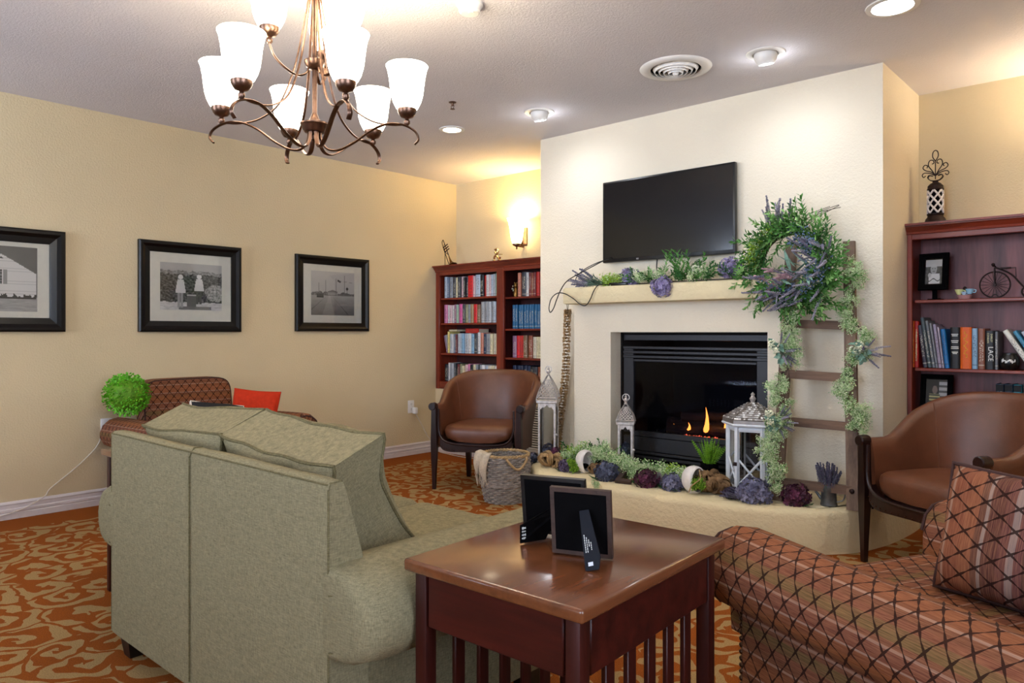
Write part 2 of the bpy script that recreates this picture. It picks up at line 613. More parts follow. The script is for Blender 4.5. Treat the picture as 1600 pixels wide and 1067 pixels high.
def link(name, data, parent=None, loc=(0, 0, 0), rot=(0, 0, 0), scale=None):
    o = bpy.data.objects.new(name, data)
    COL.objects.link(o)
    o.parent = parent
    o.location = loc
    o.rotation_euler = rot
    if scale is not None:
        o.scale = scale if isinstance(scale, (tuple, list)) else (scale,) * 3
    return o


def part(name, b, mats, parent=None, loc=(0, 0, 0), rot=(0, 0, 0), smooth=True, label=None, angle=38):
    o = link(name, b.mesh(name, mats, smooth, angle), parent, loc, rot)
    if label:
        o['label'] = label
    return o


def tag(o, label, cat, group=None, kind=None):
    o['label'] = label
    o['category'] = cat
    if group:
        o['group'] = group
    if kind:
        o['kind'] = kind
    return o


def thing(name, label, cat, loc=(0, 0, 0), rz=0.0, group=None):
    o = bpy.data.objects.new(name, None)
    o.empty_display_size = 0.05
    COL.objects.link(o)
    o.location = loc
    o.rotation_euler = (0, 0, rz)
    return tag(o, label, cat, group)


def struct(name, b, mats, parent=None, smooth=False, loc=(0, 0, 0), rot=(0, 0, 0)):
    o = part(name, b, mats, parent, loc, rot, smooth)
    if parent is None:
        o['kind'] = 'structure'
    return o


def dup(src, loc, rz=None, label=None, group=None):
    r = src.copy()
    COL.objects.link(r)
    r.location = loc
    if rz is not None:
        r.rotation_euler = (0, 0, rz)
    if label:
        r['label'] = label
    if group:
        r['group'] = group
    for ch in list(src.children):
        c = ch.copy()
        COL.objects.link(c)
        c.parent = r
        for g in list(ch.children):
            d = g.copy()
            COL.objects.link(d)
            d.parent = c
    return r


def curve(pts, n=40, closed=False):
    """Catmull-Rom through pts"""
    P = [Vector(p) for p in pts]
    k = len(P)
    out = []
    segs = k if closed else k - 1
    per = max(2, n // segs)
    for i in range(segs):
        p0 = P[(i - 1) % k] if closed or i > 0 else P[0] * 2 - P[1]
        p1 = P[i]
        p2 = P[(i + 1) % k]
        p3 = P[(i + 2) % k] if closed or i + 2 < k else P[k - 1] * 2 - P[k - 2]
        for j in range(per):
            t = j / per
            out.append(0.5 * ((2 * p1) + (p2 - p0) * t + (2 * p0 - 5 * p1 + 4 * p2 - p3) * t * t + (3 * p1 - p0 - 3 * p2 + p3) * t ** 3))
    if not closed:
        out.append(P[-1])
    return out


def text_mesh(c):
    tmp = bpy.data.objects.new('tmp_text', c)
    COL.objects.link(tmp)
    bpy.context.view_layer.update()
    me = bpy.data.meshes.new_from_object(tmp.evaluated_get(bpy.context.evaluated_depsgraph_get()))
    bpy.data.objects.remove(tmp)
    me.name = 'lettering'
    return me


def lettering(text, size, parent, loc, rot, mat, ext=0.0004, align='CENTER', sx=1.0):
    c = bpy.data.curves.new('lettering', 'FONT')
    c.body = text
    c.size = size
    c.extrude = ext
    c.align_x = align
    c.align_y = 'CENTER'
    c.resolution_u = 2
    c.materials.append(mat)
    o = link('lettering', text_mesh(c), parent, loc, rot, (sx, 1, 1))
    return o


def print_mesh(w, h, nx, ny, fn, y=0.0):
    """flat photographic print in local XZ, facing -Y; fn(u,v)->rgb or grey"""
    me = bpy.data.meshes.new('print')
    vs = [(-w / 2 + w * i / nx, y, -h / 2 + h * j / ny) for j in range(ny + 1) for i in range(nx + 1)]
    fs = [(j * (nx + 1) + i, j * (nx + 1) + i + 1, (j + 1) * (nx + 1) + i + 1, (j + 1) * (nx + 1) + i) for j in range(ny) for i in range(nx)]
    me.from_pydata(vs, [], fs)
    me.materials.append(M['print'])
    at = me.color_attributes.new('Col', 'FLOAT_COLOR', 'CORNER')
    buf = []
    for j in range(ny):
        for i in range(nx):
            c = fn((i + 0.5) / nx, (j + 0.5) / ny)
            if not isinstance(c, tuple):
                c = (c, c * 0.97, c * 0.96)
            c = tuple(max(0.0, min(1.0, q)) ** 1.75 for q in c)
            buf += [*c, 1.0] * 4
    at.data.foreach_set('color', buf)
    return me


def rnd(a, b):
    return random.uniform(a, b)


def quat(d, roll=0.0):
    q = Vector(d).to_track_quat('Z', 'Y')
    return q @ Quaternion((0, 0, 1), roll)


def put(name, me, parent, loc, d, roll=0.0, s=1.0):
    o = link(name, me, parent, loc)
    o.rotation_mode = 'QUATERNION'
    o.rotation_quaternion = quat(d, roll)
    o.scale = (s, s, s) if not isinstance(s, tuple) else s
    return o

# ================================================================== THE ROOM
b = B()
b.box((ROOM_X / 2, ROOM_Y / 2, -0.05), (ROOM_X + 0.2, -ROOM_Y + 0.2, 0.1))
struct('floor', b, M['carpet'])
b = B()
b.box((ROOM_X / 2, ROOM_Y / 2, CEIL + 0.05), (ROOM_X + 0.2, -ROOM_Y + 0.2, 0.1))
struct('ceiling', b, M['ceil'])
b = B()
b.box((-0.06, ROOM_Y / 2, CEIL / 2), (0.12, -ROOM_Y + 0.2, CEIL))
struct('wall_left', b, M['wall'])
b = B()
b.box((ROOM_X / 2, 0.06, CEIL / 2), (ROOM_X, 0.12, CEIL))
struct('wall_back', b, M['wall'])


def wall_with_holes(name, L, holes, m):
    """wall in local XZ (x 0..L), thickness along +y"""
    bb = B()
    xs = 0.0
    for (x0, x1, z0, z1) in holes:
        bb.box(((xs + x0) / 2, 0.06, CEIL / 2), (x0 - xs, 0.12, CEIL))
        bb.box(((x0 + x1) / 2, 0.06, z0 / 2), (x1 - x0, 0.12, z0))
        bb.box(((x0 + x1) / 2, 0.06, (z1 + CEIL) / 2), (x1 - x0, 0.12, CEIL - z1))
        xs = x1
    bb.box(((xs + L) / 2, 0.06, CEIL / 2), (L - xs, 0.12, CEIL))
    return bb


# rear wall (behind the camera) with two windows, right wall with one
rear_holes = [(0.06, 1.86, 0.75, 2.43), (3.7, 5.5, 0.75, 2.43)]
bb = wall_with_holes('wall_rear', ROOM_X, rear_holes, M['wall'])
struct('wall_rear', bb, M['wall'], loc=(0, ROOM_Y - 0.12, 0))
right_holes = [(-(-5.5) - 5.5 + 1.4, 3.2, 0.75, 2.25)]
bb = wall_with_holes('wall_right', -ROOM_Y, right_holes, M['wall'])
struct('wall_right', bb, M['wall'], loc=(ROOM_X + 0.12, ROOM_Y, 0), rot=(0, 0, R(90)))


def window(name, loc, rz, w, h):
    root = thing(name, 'x', 'x', loc, rz)
    for k in ('label', 'category'):
        del root[k]
    root['kind'] = 'structure'
    f = B()
    t = 0.06
    f.box((-w / 2 + t / 2, 0, h / 2), (t, 0.09, h))
    f.box((w / 2 - t / 2, 0, h / 2), (t, 0.09, h))
    f.box((0, 0, t / 2), (w - 2 * t, 0.09, t))
    f.box((0, 0, h - t / 2), (w - 2 * t, 0.09, t))
    f.box((0, 0, h / 2), (w - 2 * t, 0.05, 0.045))
    part('window_frame', f, M['trim'], root, smooth=False)
    s = B()
    s.box((0, 0.07, -0.015), (w + 0.1, 0.14, 0.03))
    part('windowsill', s, M['trim'], root, smooth=False)
    for z0, z1 in ((t, h / 2 - 0.0225), (h / 2 + 0.0225, h - t)):
        p = B()
        p.box((0, -0.01, (z0 + z1) / 2), (w - 2 * t, 0.004, z1 - z0))
        part('window_pane', p, M['glass'], root, smooth=False)
    sl = B()
    mt = Matrix.Rotation(R(12), 4, 'X')
    sl.box((0, 0, 0), (w - 0.14, 0.042, 0.002), mat=mt)
    me = sl.mesh('blind_slat', M['white'], False)
    n = int((h - 0.14) / 0.05)
    for i in range(n):
        link('blind_slat', me, root, (0, 0.075, 0.07 + 0.05 * (i + 0.5)))
    return root


window('window_1', (0.96, ROOM_Y - 0.06, 0.75), 0, 1.8, 1.68)
window('window_2', (4.6, ROOM_Y - 0.06, 0.75), 0, 1.8, 1.68)
window('window_3', (ROOM_X + 0.06, ROOM_Y + 2.3, 0.75), R(90), 1.8, 1.5)

# chimney breast: solid with the firebox opening cut out
OX0, OX1, OZ1, HZ = 2.375, 3.455, 1.12, 0.22
b = B()
CX0, CX1, CY = 1.68, 4.04, -0.74
for (x0, x1, z0, z1) in ((CX0, OX0, 0, CEIL), (OX1, CX1, 0, CEIL), (OX0, OX1, OZ1, CEIL), (OX0, OX1, 0, HZ)):
    b.box(((x0 + x1) / 2, CY / 2, (z0 + z1) / 2), (x1 - x0, -CY, z1 - z0))
struct('wall_chimney', b, M['chim'])
# surround that steps forward, and the mantel shelf
b = B()
SX0, SX1, SY = 2.07, 3.53, -0.84
ml = [(SX0, OX0, HZ, 1.31), (OX1, SX1, HZ, 1.31), (OX0, OX1, OZ1, 1.31)]
for (x0, x1, z0, z1) in ml:
    b.box(((x0 + x1) / 2, (SY + CY) / 2, (z0 + z1) / 2), (x1 - x0, CY - SY, z1 - z0))
struct('trim_1', b, M['chim'])
b = B()
b.rbox(((2.09 + 3.53) / 2, (-1.0 + CY) / 2, 1.365), (3.53 - 2.09, 1.0 + CY, 0.11), 0.012, 2)
struct('trim_2', b, M['hearth'], smooth=True)
# raised curved hearth
edge = curve([(1.69, -0.74, 0), (1.76, -0.92, 0), (1.90, -1.11, 0), (2.04, -1.25, 0), (2.20, -1.33, 0), (2.5, -1.375, 0), (2.95, -1.41, 0), (3.35, -1.365, 0),
              (3.65, -1.30, 0), (3.85, -1.18, 0), (3.98, -1.03, 0), (4.06, -0.80, 0), (4.10, -0.5, 0), (4.11, -0.28, 0)], 78)
rings = []
cen = Vector((2.9, -0.75, 0))
for (inset, z) in ((0.0, 0.0), (0.0, 0.185), (0.006, 0.203), (0.018, 0.215), (0.035, 0.22)):
    rr = []
    for i, p in enumerate(edge):
        a = edge[max(i - 1, 0)]
        c = edge[min(i + 1, len(edge) - 1)]
        nn = Vector((-(c - a).y, (c - a).x, 0)).normalized()
        q = p + nn * inset + nn * (0.006 * noise.noise(p * 7) if inset == 0 else 0)
        rr.append((q.x, q.y, z))
    rr += [(4.04, -0.28, z), (4.04, -0.742, z), (1.69, -0.742, z)]
    rings.append(rr)
b = B()
b.loft(rings, True, True)
struct('trim_3', b, M['hearth'], smooth=True)
# low stucco plinths below both bookcases
b = B()
b.box((CX0 / 2, -0.135, 0.295), (CX0, 0.27, 0.59))
struct('wall_niche_left', b, M['wall'])
b = B()
b.box(((CX1 + 6.2) / 2, -0.135, 0.295), (6.2 - CX1, 0.27, 0.59))
struct('wall_niche_right', b, M['wall'])


def baseboard(name, p0, p1, nrm):
    """moulded skirting from p0 to p1; nrm points into the room"""
    prof = [(0, 0), (0.016, 0), (0.016, 0.035), (0.013, 0.04), (0.016, 0.045), (0.016, 0.058), (0.010, 0.064), (0.010, 0.085),
            (0.013, 0.09), (0.008, 0.10), (0.004, 0.105), (0, 0.105)]
    n = Vector((*nrm, 0))
    rs = [[(p[0] + n.x * d, p[1] + n.y * d, z) for d, z in prof] for p in (p0, p1)]
    bb = B()
    bb.loft(rs, True, True)
    return struct(name, bb, M['trim'])


baseboard('baseboard_left', (0, ROOM_Y), (0, -0.27), (1, 0))
baseboard('baseboard_niche_left', (0.016, -0.27), (1.68, -0.27), (0, -1))
baseboard('baseboard_niche_right', (4.13, -0.27), (6.2, -0.27), (0, -1))
baseboard('baseboard_rear', (0, ROOM_Y), (ROOM_X, ROOM_Y), (0, 1))
baseboard('baseboard_right', (ROOM_X, ROOM_Y), (ROOM_X, 0), (-1, 0))
b = B()
b.box(((6.2 + ROOM_X) / 2, -0.2, CEIL / 2), (ROOM_X - 6.2, 0.4, CEIL))
struct('wall_pier', b, M['wall'])

# air grille on the left plinth
g = thing('air_grille', 'white slatted air return grille low on the wall behind the tall lantern', 'vent', (1.33, -0.27, 0.12))
f = B()
gw, gh = 0.50, 0.40
for c, s in (((0, -0.006, 0.01), (gw, 0.012, 0.02)), ((0, -0.006, gh - 0.01), (gw, 0.012, 0.02)),
             ((-gw / 2 + 0.01, -0.006, gh / 2), (0.02, 0.012, gh)), ((gw / 2 - 0.01, -0.006, gh / 2), (0.02, 0.012, gh))):
    f.box(c, s)
part('grille_frame', f, M['white'], g, smooth=False)
f = B()
f.box((0, -0.0008, gh / 2), (gw - 0.03, 0.001, gh - 0.03))
part('duct_shade', f, M['matte_black'], g, smooth=False)  # flat black sheet standing in for the shade behind the slats
sl = B()
sl.box((0, 0, 0), (gw - 0.04, 0.004, 0.011), mat=Matrix.Rotation(R(-25), 4, 'X'))
me = sl.mesh('slat', M['white'], False)
for i in range(18):
    link('slat', me, g, (0, -0.008, 0.03 + i * 0.02))

# ------------------------------------------------------------------ ceiling fixtures


def eyeball(x, y, label):
    t = thing('eyeball_downlight', label, 'ceiling light', (x, y, CEIL))
    r = B()
    r.lathe([(0.062, -0.002), (0.066, -0.008), (0.095, -0.005), (0.098, 0)], 32)
    part('trim_ring', r, M['white'], t)
    aim = Matrix.Rotation(R(14), 4, 'X')
    e = B()
    prof = [(0.058 * math.sin(a), -0.058 * math.cos(a)) for a in [R(40 + 12 * i) for i in range(12)]]
    e.lathe(prof, 28, mat=aim)
    eb = part('eyeball', e, M['white'], t, (0, 0, -0.012))
    d = B()
    d.lathe([(0.0005, -0.041), (0.036, -0.040)], 24, mat=aim)
    part('lamp_face', d, M['cool_bulb'], eb)
    lamp('downlight_beam', 'SPOT', (x, y + 0.055, CEIL - 0.075), 7.5, (0.88, 0.92, 1.0), (R(26), 0, 0), 0.03, 140, 1.0)
    lamp('downlight_bulb', 'POINT', (x, y + 0.02, CEIL - 0.095), 1.0, (0.88, 0.92, 1.0), radius=0.025)


eyeball(2.12, -1.28, 'white eyeball spotlight in the ceiling near the left end of the chimney')
eyeball(3.63, -1.28, 'white eyeball spotlight in the ceiling between the round vent and the large downlight')


def flush(x, y, label, rad, bulb, power, col):
    t = thing('recessed_downlight', label, 'ceiling light', (x, y, CEIL))
    r = B()
    r.lathe([(rad, -0.001), (rad + 0.003, -0.007), (rad + 0.026, -0.005), (rad + 0.028, 0)], 36)
    part('trim_ring', r, M['white'], t)
    d = B()
    d.lathe([(0.0005, -0.003), (rad * 0.8, -0.0025), (rad, -0.001)], 32)
    part('lamp_face', d, bulb, t)
    lamp('downlight_beam', 'SPOT', (x, y, CEIL - 0.03), power, col, (0, 0, 0), 0.05, 130, 0.8)


flush(1.40, -1.38, 'small warm recessed downlight in the ceiling left of the chimney', 0.062, M['warm_bulb'], 14, (1, 0.86, 0.62))
flush(5.75, -1.45, 'added unseen downlight in the ceiling above the far end of the bicycle bookcase', 0.062, M['warm_bulb'], 22, (1, 0.9, 0.75))  # out of view, added to brighten the right niche and chimney side
flush(6.0, -3.7, 'added unseen downlight in the ceiling behind the near armchair', 0.062, M['warm_bulb'], 22, (1, 0.9, 0.75))  # second unseen lamp, added as fill for the right part of the room
flush(4.27, -1.44, 'large white recessed downlight in the ceiling by the top edge', 0.082, M['cool_bulb'], 14, (0.9, 0.95, 1.0))

v = thing('ceiling_vent', 'round white ceiling vent with concentric rings', 'vent', (3.18, -1.40, CEIL))
r = B()
r.lathe([(0.135, -0.010), (0.15, -0.016), (0.185, -0.008), (0.192, 0)], 48)
part('vent_flange', r, M['white'], v)
r = B()
r.lathe([(0.0005, -0.0015), (0.135, -0.001)], 32)
part('duct_shade', r, M['matte_black'], v)  # flat black disc, paints the shade up inside the vent
for i in range(5):
    ra = 0.122 - 0.024 * i
    r = B()
    r.lathe([(ra, -0.004), (ra - 0.012, -0.022 - 0.004 * i), (ra - 0.015, -0.020 - 0.004 * i), (ra - 0.004, -0.004)], 40)
    part('vent_ring', r, M['white'], v)
r = B()
r.lathe([(0.0005, -0.042), (0.010, -0.040), (0.013, -0.02)], 16)
part('vent_hub', r, M['white'], v)

t = thing('smoke_detector', 'white domed smoke detector on the ceiling at the top edge', 'detector', (2.91, -2.70, CEIL))
r = B()
r.lathe([(0.058, 0), (0.058, -0.012), (0.05, -0.02), (0.047, -0.038), (0.038, -0.046), (0.0005, -0.047)], 32)
part('body', r, M['white'], t)
r = B()
r.lathe([(0.012, 0), (0.012, -0.006), (0.0005, -0.007)], 14, c=(0.02, -0.01, -0.046))
part('test_button', r, M['mat_board'], t)
t = thing('fire_sprinkler', 'tiny bronze fire sprinkler head hanging from the ceiling', 'sprinkler', (1.85, -1.80, CEIL))
r = B()
r.lathe([(0.024, 0), (0.022, -0.004), (0.009, -0.006), (0.007, -0.024), (0.0005, -0.025)], 16)
part('body', r, M['bronze'], t)
r = B()
r.tube(curve([(0.008, 0, -0.014), (0.013, 0, -0.028), (0.004, 0, -0.042)], 8), 0.002, 6)
r.tube(curve([(-0.008, 0, -0.014), (-0.013, 0, -0.028), (-0.004, 0, -0.042)], 8), 0.002, 6)
part('yoke', r, M['bronze'], t)
r = B()
r.lathe([(0.0005, -0.041), (0.015, -0.042), (0.015, -0.044), (0.0005, -0.045)], 14)
part('deflector', r, M['bronze'], t)

# ------------------------------------------------------------------ chandelier
ch = thing('chandelier', 'bronze two tier chandelier with nine lit frosted bell shades', 'chandelier', (2.93, -3.49, 0))
ZC = 1.905
r = B()
r.lathe([(0.0005, 1.795), (0.012, 1.80), (0.016, 1.812), (0.012, 1.822), (0.035, 1.826), (0.040, 1.832), (0.046, 1.848), (0.050, 1.852), (0.050, 1.857),
         (0.028, 1.862), (0.018, 1.87), (0.012, 1.885), (0.009, 1.892)], 28)
part('lower_hub', r, M['bronze'], ch)
r = B()
r.lathe([(0.0085, 1.885), (0.0085, 2.30), (0.014, 2.305), (0.014, 2.33), (0.006, 2.335), (0.006, 2.50)], 16)
part('column', r, M['bronze'], ch)
r = B()
r.lathe([(0.0085, 2.045), (0.020, 2.048), (0.030, 2.058), (0.035, 2.070), (0.036, 2.078), (0.020, 2.084), (0.0085, 2.088)], 28)
part('upper_hub', r, M['bronze'], ch)
r = B()
r.lathe([(0.0005, 2.488), (0.05, 2.492), (0.066, 2.51), (0.068, CEIL)], 28)
part('ceiling_canopy', r, M['bronze'], ch)
# the bell shade, its holder cup, and the arms
sh = B()
oprof = [(0.032, 0.0), (0.039, 0.006), (0.049, 0.026), (0.056, 0.05), (0.060, 0.08), (0.0635, 0.11), (0.069, 0.138), (0.075, 0.154)]
iprof = [(rr - 0.004, zz + 0.002) for rr, zz in oprof][::-1]
sh.lathe(oprof + [(0.0735, 0.1555)] + iprof + [(0.0005, 0.004)], 28)
SHADE = sh.mesh('shade', M['shade'])
cu = B()
cu.lathe([(0.0005, -0.052), (0.006, -0.051), (0.011, -0.044), (0.011, -0.036), (0.006, -0.03), (0.010, -0.026), (0.022, -0.022), (0.028, -0.014),
          (0.033, -0.004), (0.034, 0.008), (0.031, 0.012), (0.029, 0.008)], 24)
CUP = cu.mesh('shade_cup', M['bronze'])
RR = 0.325
sc_ = B()
sc_.tube(curve([(0.022, 0, 1.842), (0.024, 0, 1.80), (0.045, 0, 1.768), (0.085, 0, 1.765), (0.14, 0, 1.792), (0.20, 0, 1.835), (0.255, 0, 1.858),
                (0.31, 0, 1.856), (0.352, 0, 1.834), (0.366, 0, 1.805), (0.352, 0, 1.786)], 50), 0.0065, 8, flat=(0.017, 0.008))
SCROLL = sc_.mesh('scroll_arm', M['bronze'])
st_ = B()
st_.tube(curve([(0.016, 0, 2.325), (0.030, 0, 2.25), (0.048, 0, 2.15), (0.078, 0, 2.03), (0.125, 0, 1.925), (0.19, 0, 1.873), (0.26, 0, 1.855), (0.322, 0, 1.856)], 40), 0.005, 8, flat=(0.010, 0.006))
STRAP = st_.mesh('strap', M['bronze'])
for k in range(6):
    a = R(41.98 + 2 + 60 * k)
    ca, sa = math.cos(a), math.sin(a)
    link('scroll_arm', SCROLL, ch, (0, 0, 0), (0, 0, a))
    link('strap', STRAP, ch, (0, 0, 0), (0, 0, a))
    cup = link('shade_cup', CUP, ch, (RR * ca, RR * sa, ZC))
    link('shade', SHADE, cup, (0, 0, 0.004))
    lamp('chandelier_bulb', 'POINT', (2.93 + RR * ca, -3.49 + RR * sa, ZC + 0.15), 3.4, (1, 0.87, 0.62), radius=0.04)
up = B()
up.tube(curve([(0.020, 0, 2.056), (0.030, 0, 2.03), (0.060, 0, 2.018), (0.10, 0, 2.035), (0.138, 0, 2.07), (0.155, 0, 2.11)], 30), 0.0065, 8, flat=(0.016, 0.007))
UPARM = up.mesh('upper_arm', M['bronze'])
for k in range(3):
    a = R(41.98 + 90 + 120 * k)
    ca, sa = math.cos(a), math.sin(a)
    link('upper_arm', UPARM, ch, (0, 0, 0), (0, 0, a))
    cup = link('shade_cup', CUP, ch, (0.155 * ca, 0.155 * sa, 2.16))
    link('shade', SHADE, cup, (0, 0, 0.004))
    lamp('chandelier_bulb', 'POINT', (2.93 + 0.155 * ca, -3.49 + 0.155 * sa, 2.16 + 0.15), 3.4, (1, 0.87, 0.62), radius=0.04)


# ------------------------------------------------------------------ wall sconces
def sconce(x, label, power, col):
    t = thing('wall_sconce', label, 'wall light', (x, 0, 1.90))
    p = B()
    p.rbox((0, -0.006, 0.07), (0.09, 0.012, 0.16), 0.005)
    part('wall_plate', p, M['bronze'], t)
    s = B()
    prof = [(0.036, 0.0), (0.048, 0.03), (0.056, 0.08), (0.064, 0.14), (0.074, 0.19), (0.088, 0.225)]
    s.lathe(prof, 24, c=(0, -0.095, 0))
    part('shade', s, M['sconce_shade'], t)
    f = B()
    f.lathe([(0.0005, -0.05), (0.006, -0.045), (0.008, -0.036), (0.005, -0.03), (0.016, -0.022), (0.036, -0.012), (0.038, 0.002), (0.0005, 0.003)], 24, c=(0, -0.095, 0))
    part('finial', f, M['bronze'], t)
    a = B()
    a.tube([(0, -0.01, -0.018), (0, -0.09, -0.018)], 0.009, 10)
    part('bracket', a, M['bronze'], t)
    lamp('sconce_bulb', 'POINT', (x, -0.095, 2.10), power, col, radius=0.03)


sconce(0.87, 'lit glass wall sconce above the two bay bookcase', 14, (1, 0.76, 0.38))
sconce(5.02, 'lit glass wall sconce above the bookcase with the bicycle', 24, (1, 0.85, 0.64))

# ================================================================== PICTURES ON THE LEFT WALL
def moulding(w, h, fw, depth, prof=None):
    """mitred frame in local XZ, centred, facing -Y; returns four pieces"""
    prof = prof or [(0, 0), (0, -depth * 0.75), (fw * 0.12, -depth), (fw * 0.30, -depth), (fw * 0.55, -depth * 0.62), (fw * 0.85, -depth * 0.52), (fw, -depth * 0.45), (fw, 0)]
    out = []
    cs = [(-w / 2, -h / 2), (w / 2, -h / 2), (w / 2, h / 2), (-w / 2, h / 2)]
    for i in range(4):
        a, c = cs[i], cs[(i + 1) % 4]
        rs = []
        for p in (a, c):
            sx, sz = -math.copysign(1, p[0]), -math.copysign(1, p[1])
            rs.append([(p[0] + sx * d, y, p[1] + sz * d) for d, y in prof])
        bb = B()
        bb.loft(rs, True, True)
        out.append(bb)
    return out


def fbm(x, y, s=0.0):
    return noise.fractal(Vector((x, y, s)), 1.0, 2.0, 4)


def house_print(u, v):
    x, y = u * 1.28, v
    g = 0.33 + 0.03 * fbm(u * 3, v * 3)
    roof = 0.88 - abs(x - 0.80) * 0.62
    if y < 0.22:
        g = 0.62 + 0.10 * fbm(u * 9, v * 30)
    elif y < roof and 0.24 < x < 1.265:
        g = 0.90 - (0.10 if (y * 26) % 1 < 0.16 else 0)
    if 0.66 < x < 0.88 and 0.42 < y < 0.64:
        g = 0.55
        if 0.72 < x < 0.82:
            g = 0.25 + (0.25 if (y * 22) % 1 < 0.4 else 0)
        if abs(x - 0.72) < 0.006 or abs(x - 0.82) < 0.006:
            g = 0.92
    if 0.34 < x < 0.56 and 0.42 < y < 0.64:
        g = 0.55 if not 0.40 < x < 0.50 else 0.28
    if math.hypot(x - 0.80, y - 0.80) < 0.03 and y > 0.80:
        g = 0.25
    if 0.2 < y < 0.22 + 0.09 * max(0, fbm(u * 22, 0.3) + 0.25) and 0.24 < x < 1.265:
        g = 0.15
    return g


def garden_print(u, v):
    g = 0.70 + 0.04 * fbm(u * 4, v * 4)
    hedge = 0.84 + 0.04 * fbm(u * 12, 1.7)
    if v < hedge:
        g = 0.26 + 0.30 * fbm(u * 26, v * 26, 3) + (0.25 if v > hedge - 0.07 else 0)
    if v < 0.17 + 0.03 * fbm(u * 8, 5):
        g = 0.82 + 0.12 * fbm(u * 12, v * 24)
    if math.hypot((u - 0.9) * 1.1, v - 0.38) < 0.19 + 0.03 * fbm(u * 20, v * 20):
        g = 0.62 + 0.35 * fbm(u * 30, v * 30, 9)
    if 0.42 < u < 0.57 and 0.06 < v < 0.34:
        g = 0.36 if v < 0.31 else 0.80
    if 0.29 < u < 0.82 and 0.01 < v < 0.075:
        g = 0.42

    def fig(cx, base, top, dress, legs, hair):
        nonlocal g
        hy = top - 0.055
        if math.hypot((u - cx) * 1.25, v - hy) < 0.052:
            g = hair
        t = (v - base) / (top - base)
        if 0.44 < t < 0.84:
            wdt = 0.05 + (0.035 * (0.84 - t) / 0.4)
            if abs(u - cx) < wdt:
                g = dress
        elif 0 < t <= 0.44 and (abs(u - cx + 0.028) < 0.02 or abs(u - cx - 0.022) < 0.02):
            g = legs
    fig(0.32, 0.05, 0.76, 0.90, 0.62, 0.95)
    fig(0.62, 0.13, 0.78, 0.93, 0.30, 0.95)
    return g


def street_print(u, v):
    g = 0.74 + 0.05 * v + 0.02 * fbm(u * 3, v * 3)
    if v < 0.47:
        g = 0.42 + 0.28 * (v / 0.47) ** 1.5 + 0.03 * fbm(u * 6, v * 20)
        k = (u - 0.42) / max(0.02, 0.5 - v)
        if -0.35 < k < 0.22:
            g += 0.07
        if abs(k - 0.9) < 0.03 or abs(k + 1.1) < 0.04:
            g -= 0.14
    if 0.45 < v < 0.50 + 0.06 * max(0, fbm(u * 9, 2.2) + 0.35):
        g = 0.32 + 0.35 * abs(fbm(u * 30, v * 18))
    if 0.38 < u < 0.60 and 0.46 < v < 0.585 - 0.35 * abs(u - 0.49):
        g = 0.62 if v < 0.53 else 0.45
    if 0.13 < u < 0.28 and 0.40 < v < 0.49:
        g = 0.28 if v > 0.43 else 0.16
    for px, top in ((0.17, 0.74), (0.33, 0.80), (0.57, 0.85), (0.77, 0.93), (0.83, 0.66)):
        if abs(u - px) < 0.006 and 0.45 < v < top:
            g = 0.35
    if 0.60 < u < 0.68 and abs(v - 0.79 + (u - 0.64) * 0.4) < 0.022:
        g = 0.15
    if math.hypot(u - 0.83, v - 0.62) < 0.03:
        g = 0.2
    if abs(v - (0.86 - 0.10 * u)) < 0.004 and u > 0.55:
        g = 0.5
    return g


def wall_picture(y, z, w, h, fw, pw, ph, poff, fn, label, nx, ny):
    t = thing('framed_photograph', label, 'picture', (0, y, z), R(90), 'framed photographs on the picture wall')
    for bb in moulding(w, h, fw, 0.034):
        part('frame_rail', bb, M['frame_black'], t, (0, 0, 0), angle=20)
    m = B()
    m.box((0, -0.006, 0), (w - fw * 1.6, 0.003, h - fw * 1.6))
    part('mat_board', m, M['mat_board'], t, smooth=False)
    link('print', print_mesh(pw, ph, nx, ny, fn, -0.0082), t, (poff, 0, 0.005))
    gl = B()
    gl.box((0, -0.0115, 0), (w - fw * 1.9, 0.0015, h - fw * 1.9))
    part('glazing', gl, M['glass'], t, smooth=False)
    return t


wall_picture(-3.80, 1.435, 0.80, 0.625, 0.085, 0.50, 0.39, 0, house_print, 'black framed photograph of a white clapboard house gable, cut by the photo edge', 96, 72)
wall_picture(-2.595, 1.435, 0.73, 0.625, 0.075, 0.44, 0.33, 0, garden_print, 'black framed photograph of two small children in a garden', 100, 74)
wall_picture(-1.415, 1.435, 0.71, 0.615, 0.070, 0.42, 0.36, 0, street_print, 'black framed photograph of an empty street, near the room corner', 96, 80)


def outlet(name, label, loc, rz, plug=False):
    t = thing(name, label, 'outlet', loc, rz)
    p = B()
    p.rbox((0, -0.004, 0), (0.072, 0.008, 0.116), 0.004)
    part('cover_plate', p, M['white'], t)
    for z in (-0.022, 0.022):
        s = B()
        s.lathe([(0.0005, -0.0095), (0.0165, -0.0095), (0.0165, -0.007)], 20, mat=Matrix.Translation((0, 0, z)) @ Matrix.Rotation(R(90), 4, 'X') @ Matrix.Diagonal((1, 1, -1, 1)))
        f = part('socket', s, M['white'], t)
        d = B()
        for x in (-0.006, 0.006):
            d.box((x, -0.0096, z + 0.003), (0.0022, 0.001, 0.009))
        d.box((0, -0.0096, z - 0.008), (0.004, 0.001, 0.004))
        part('slot', d, M['dark_slot'], f, smooth=False)
    return t


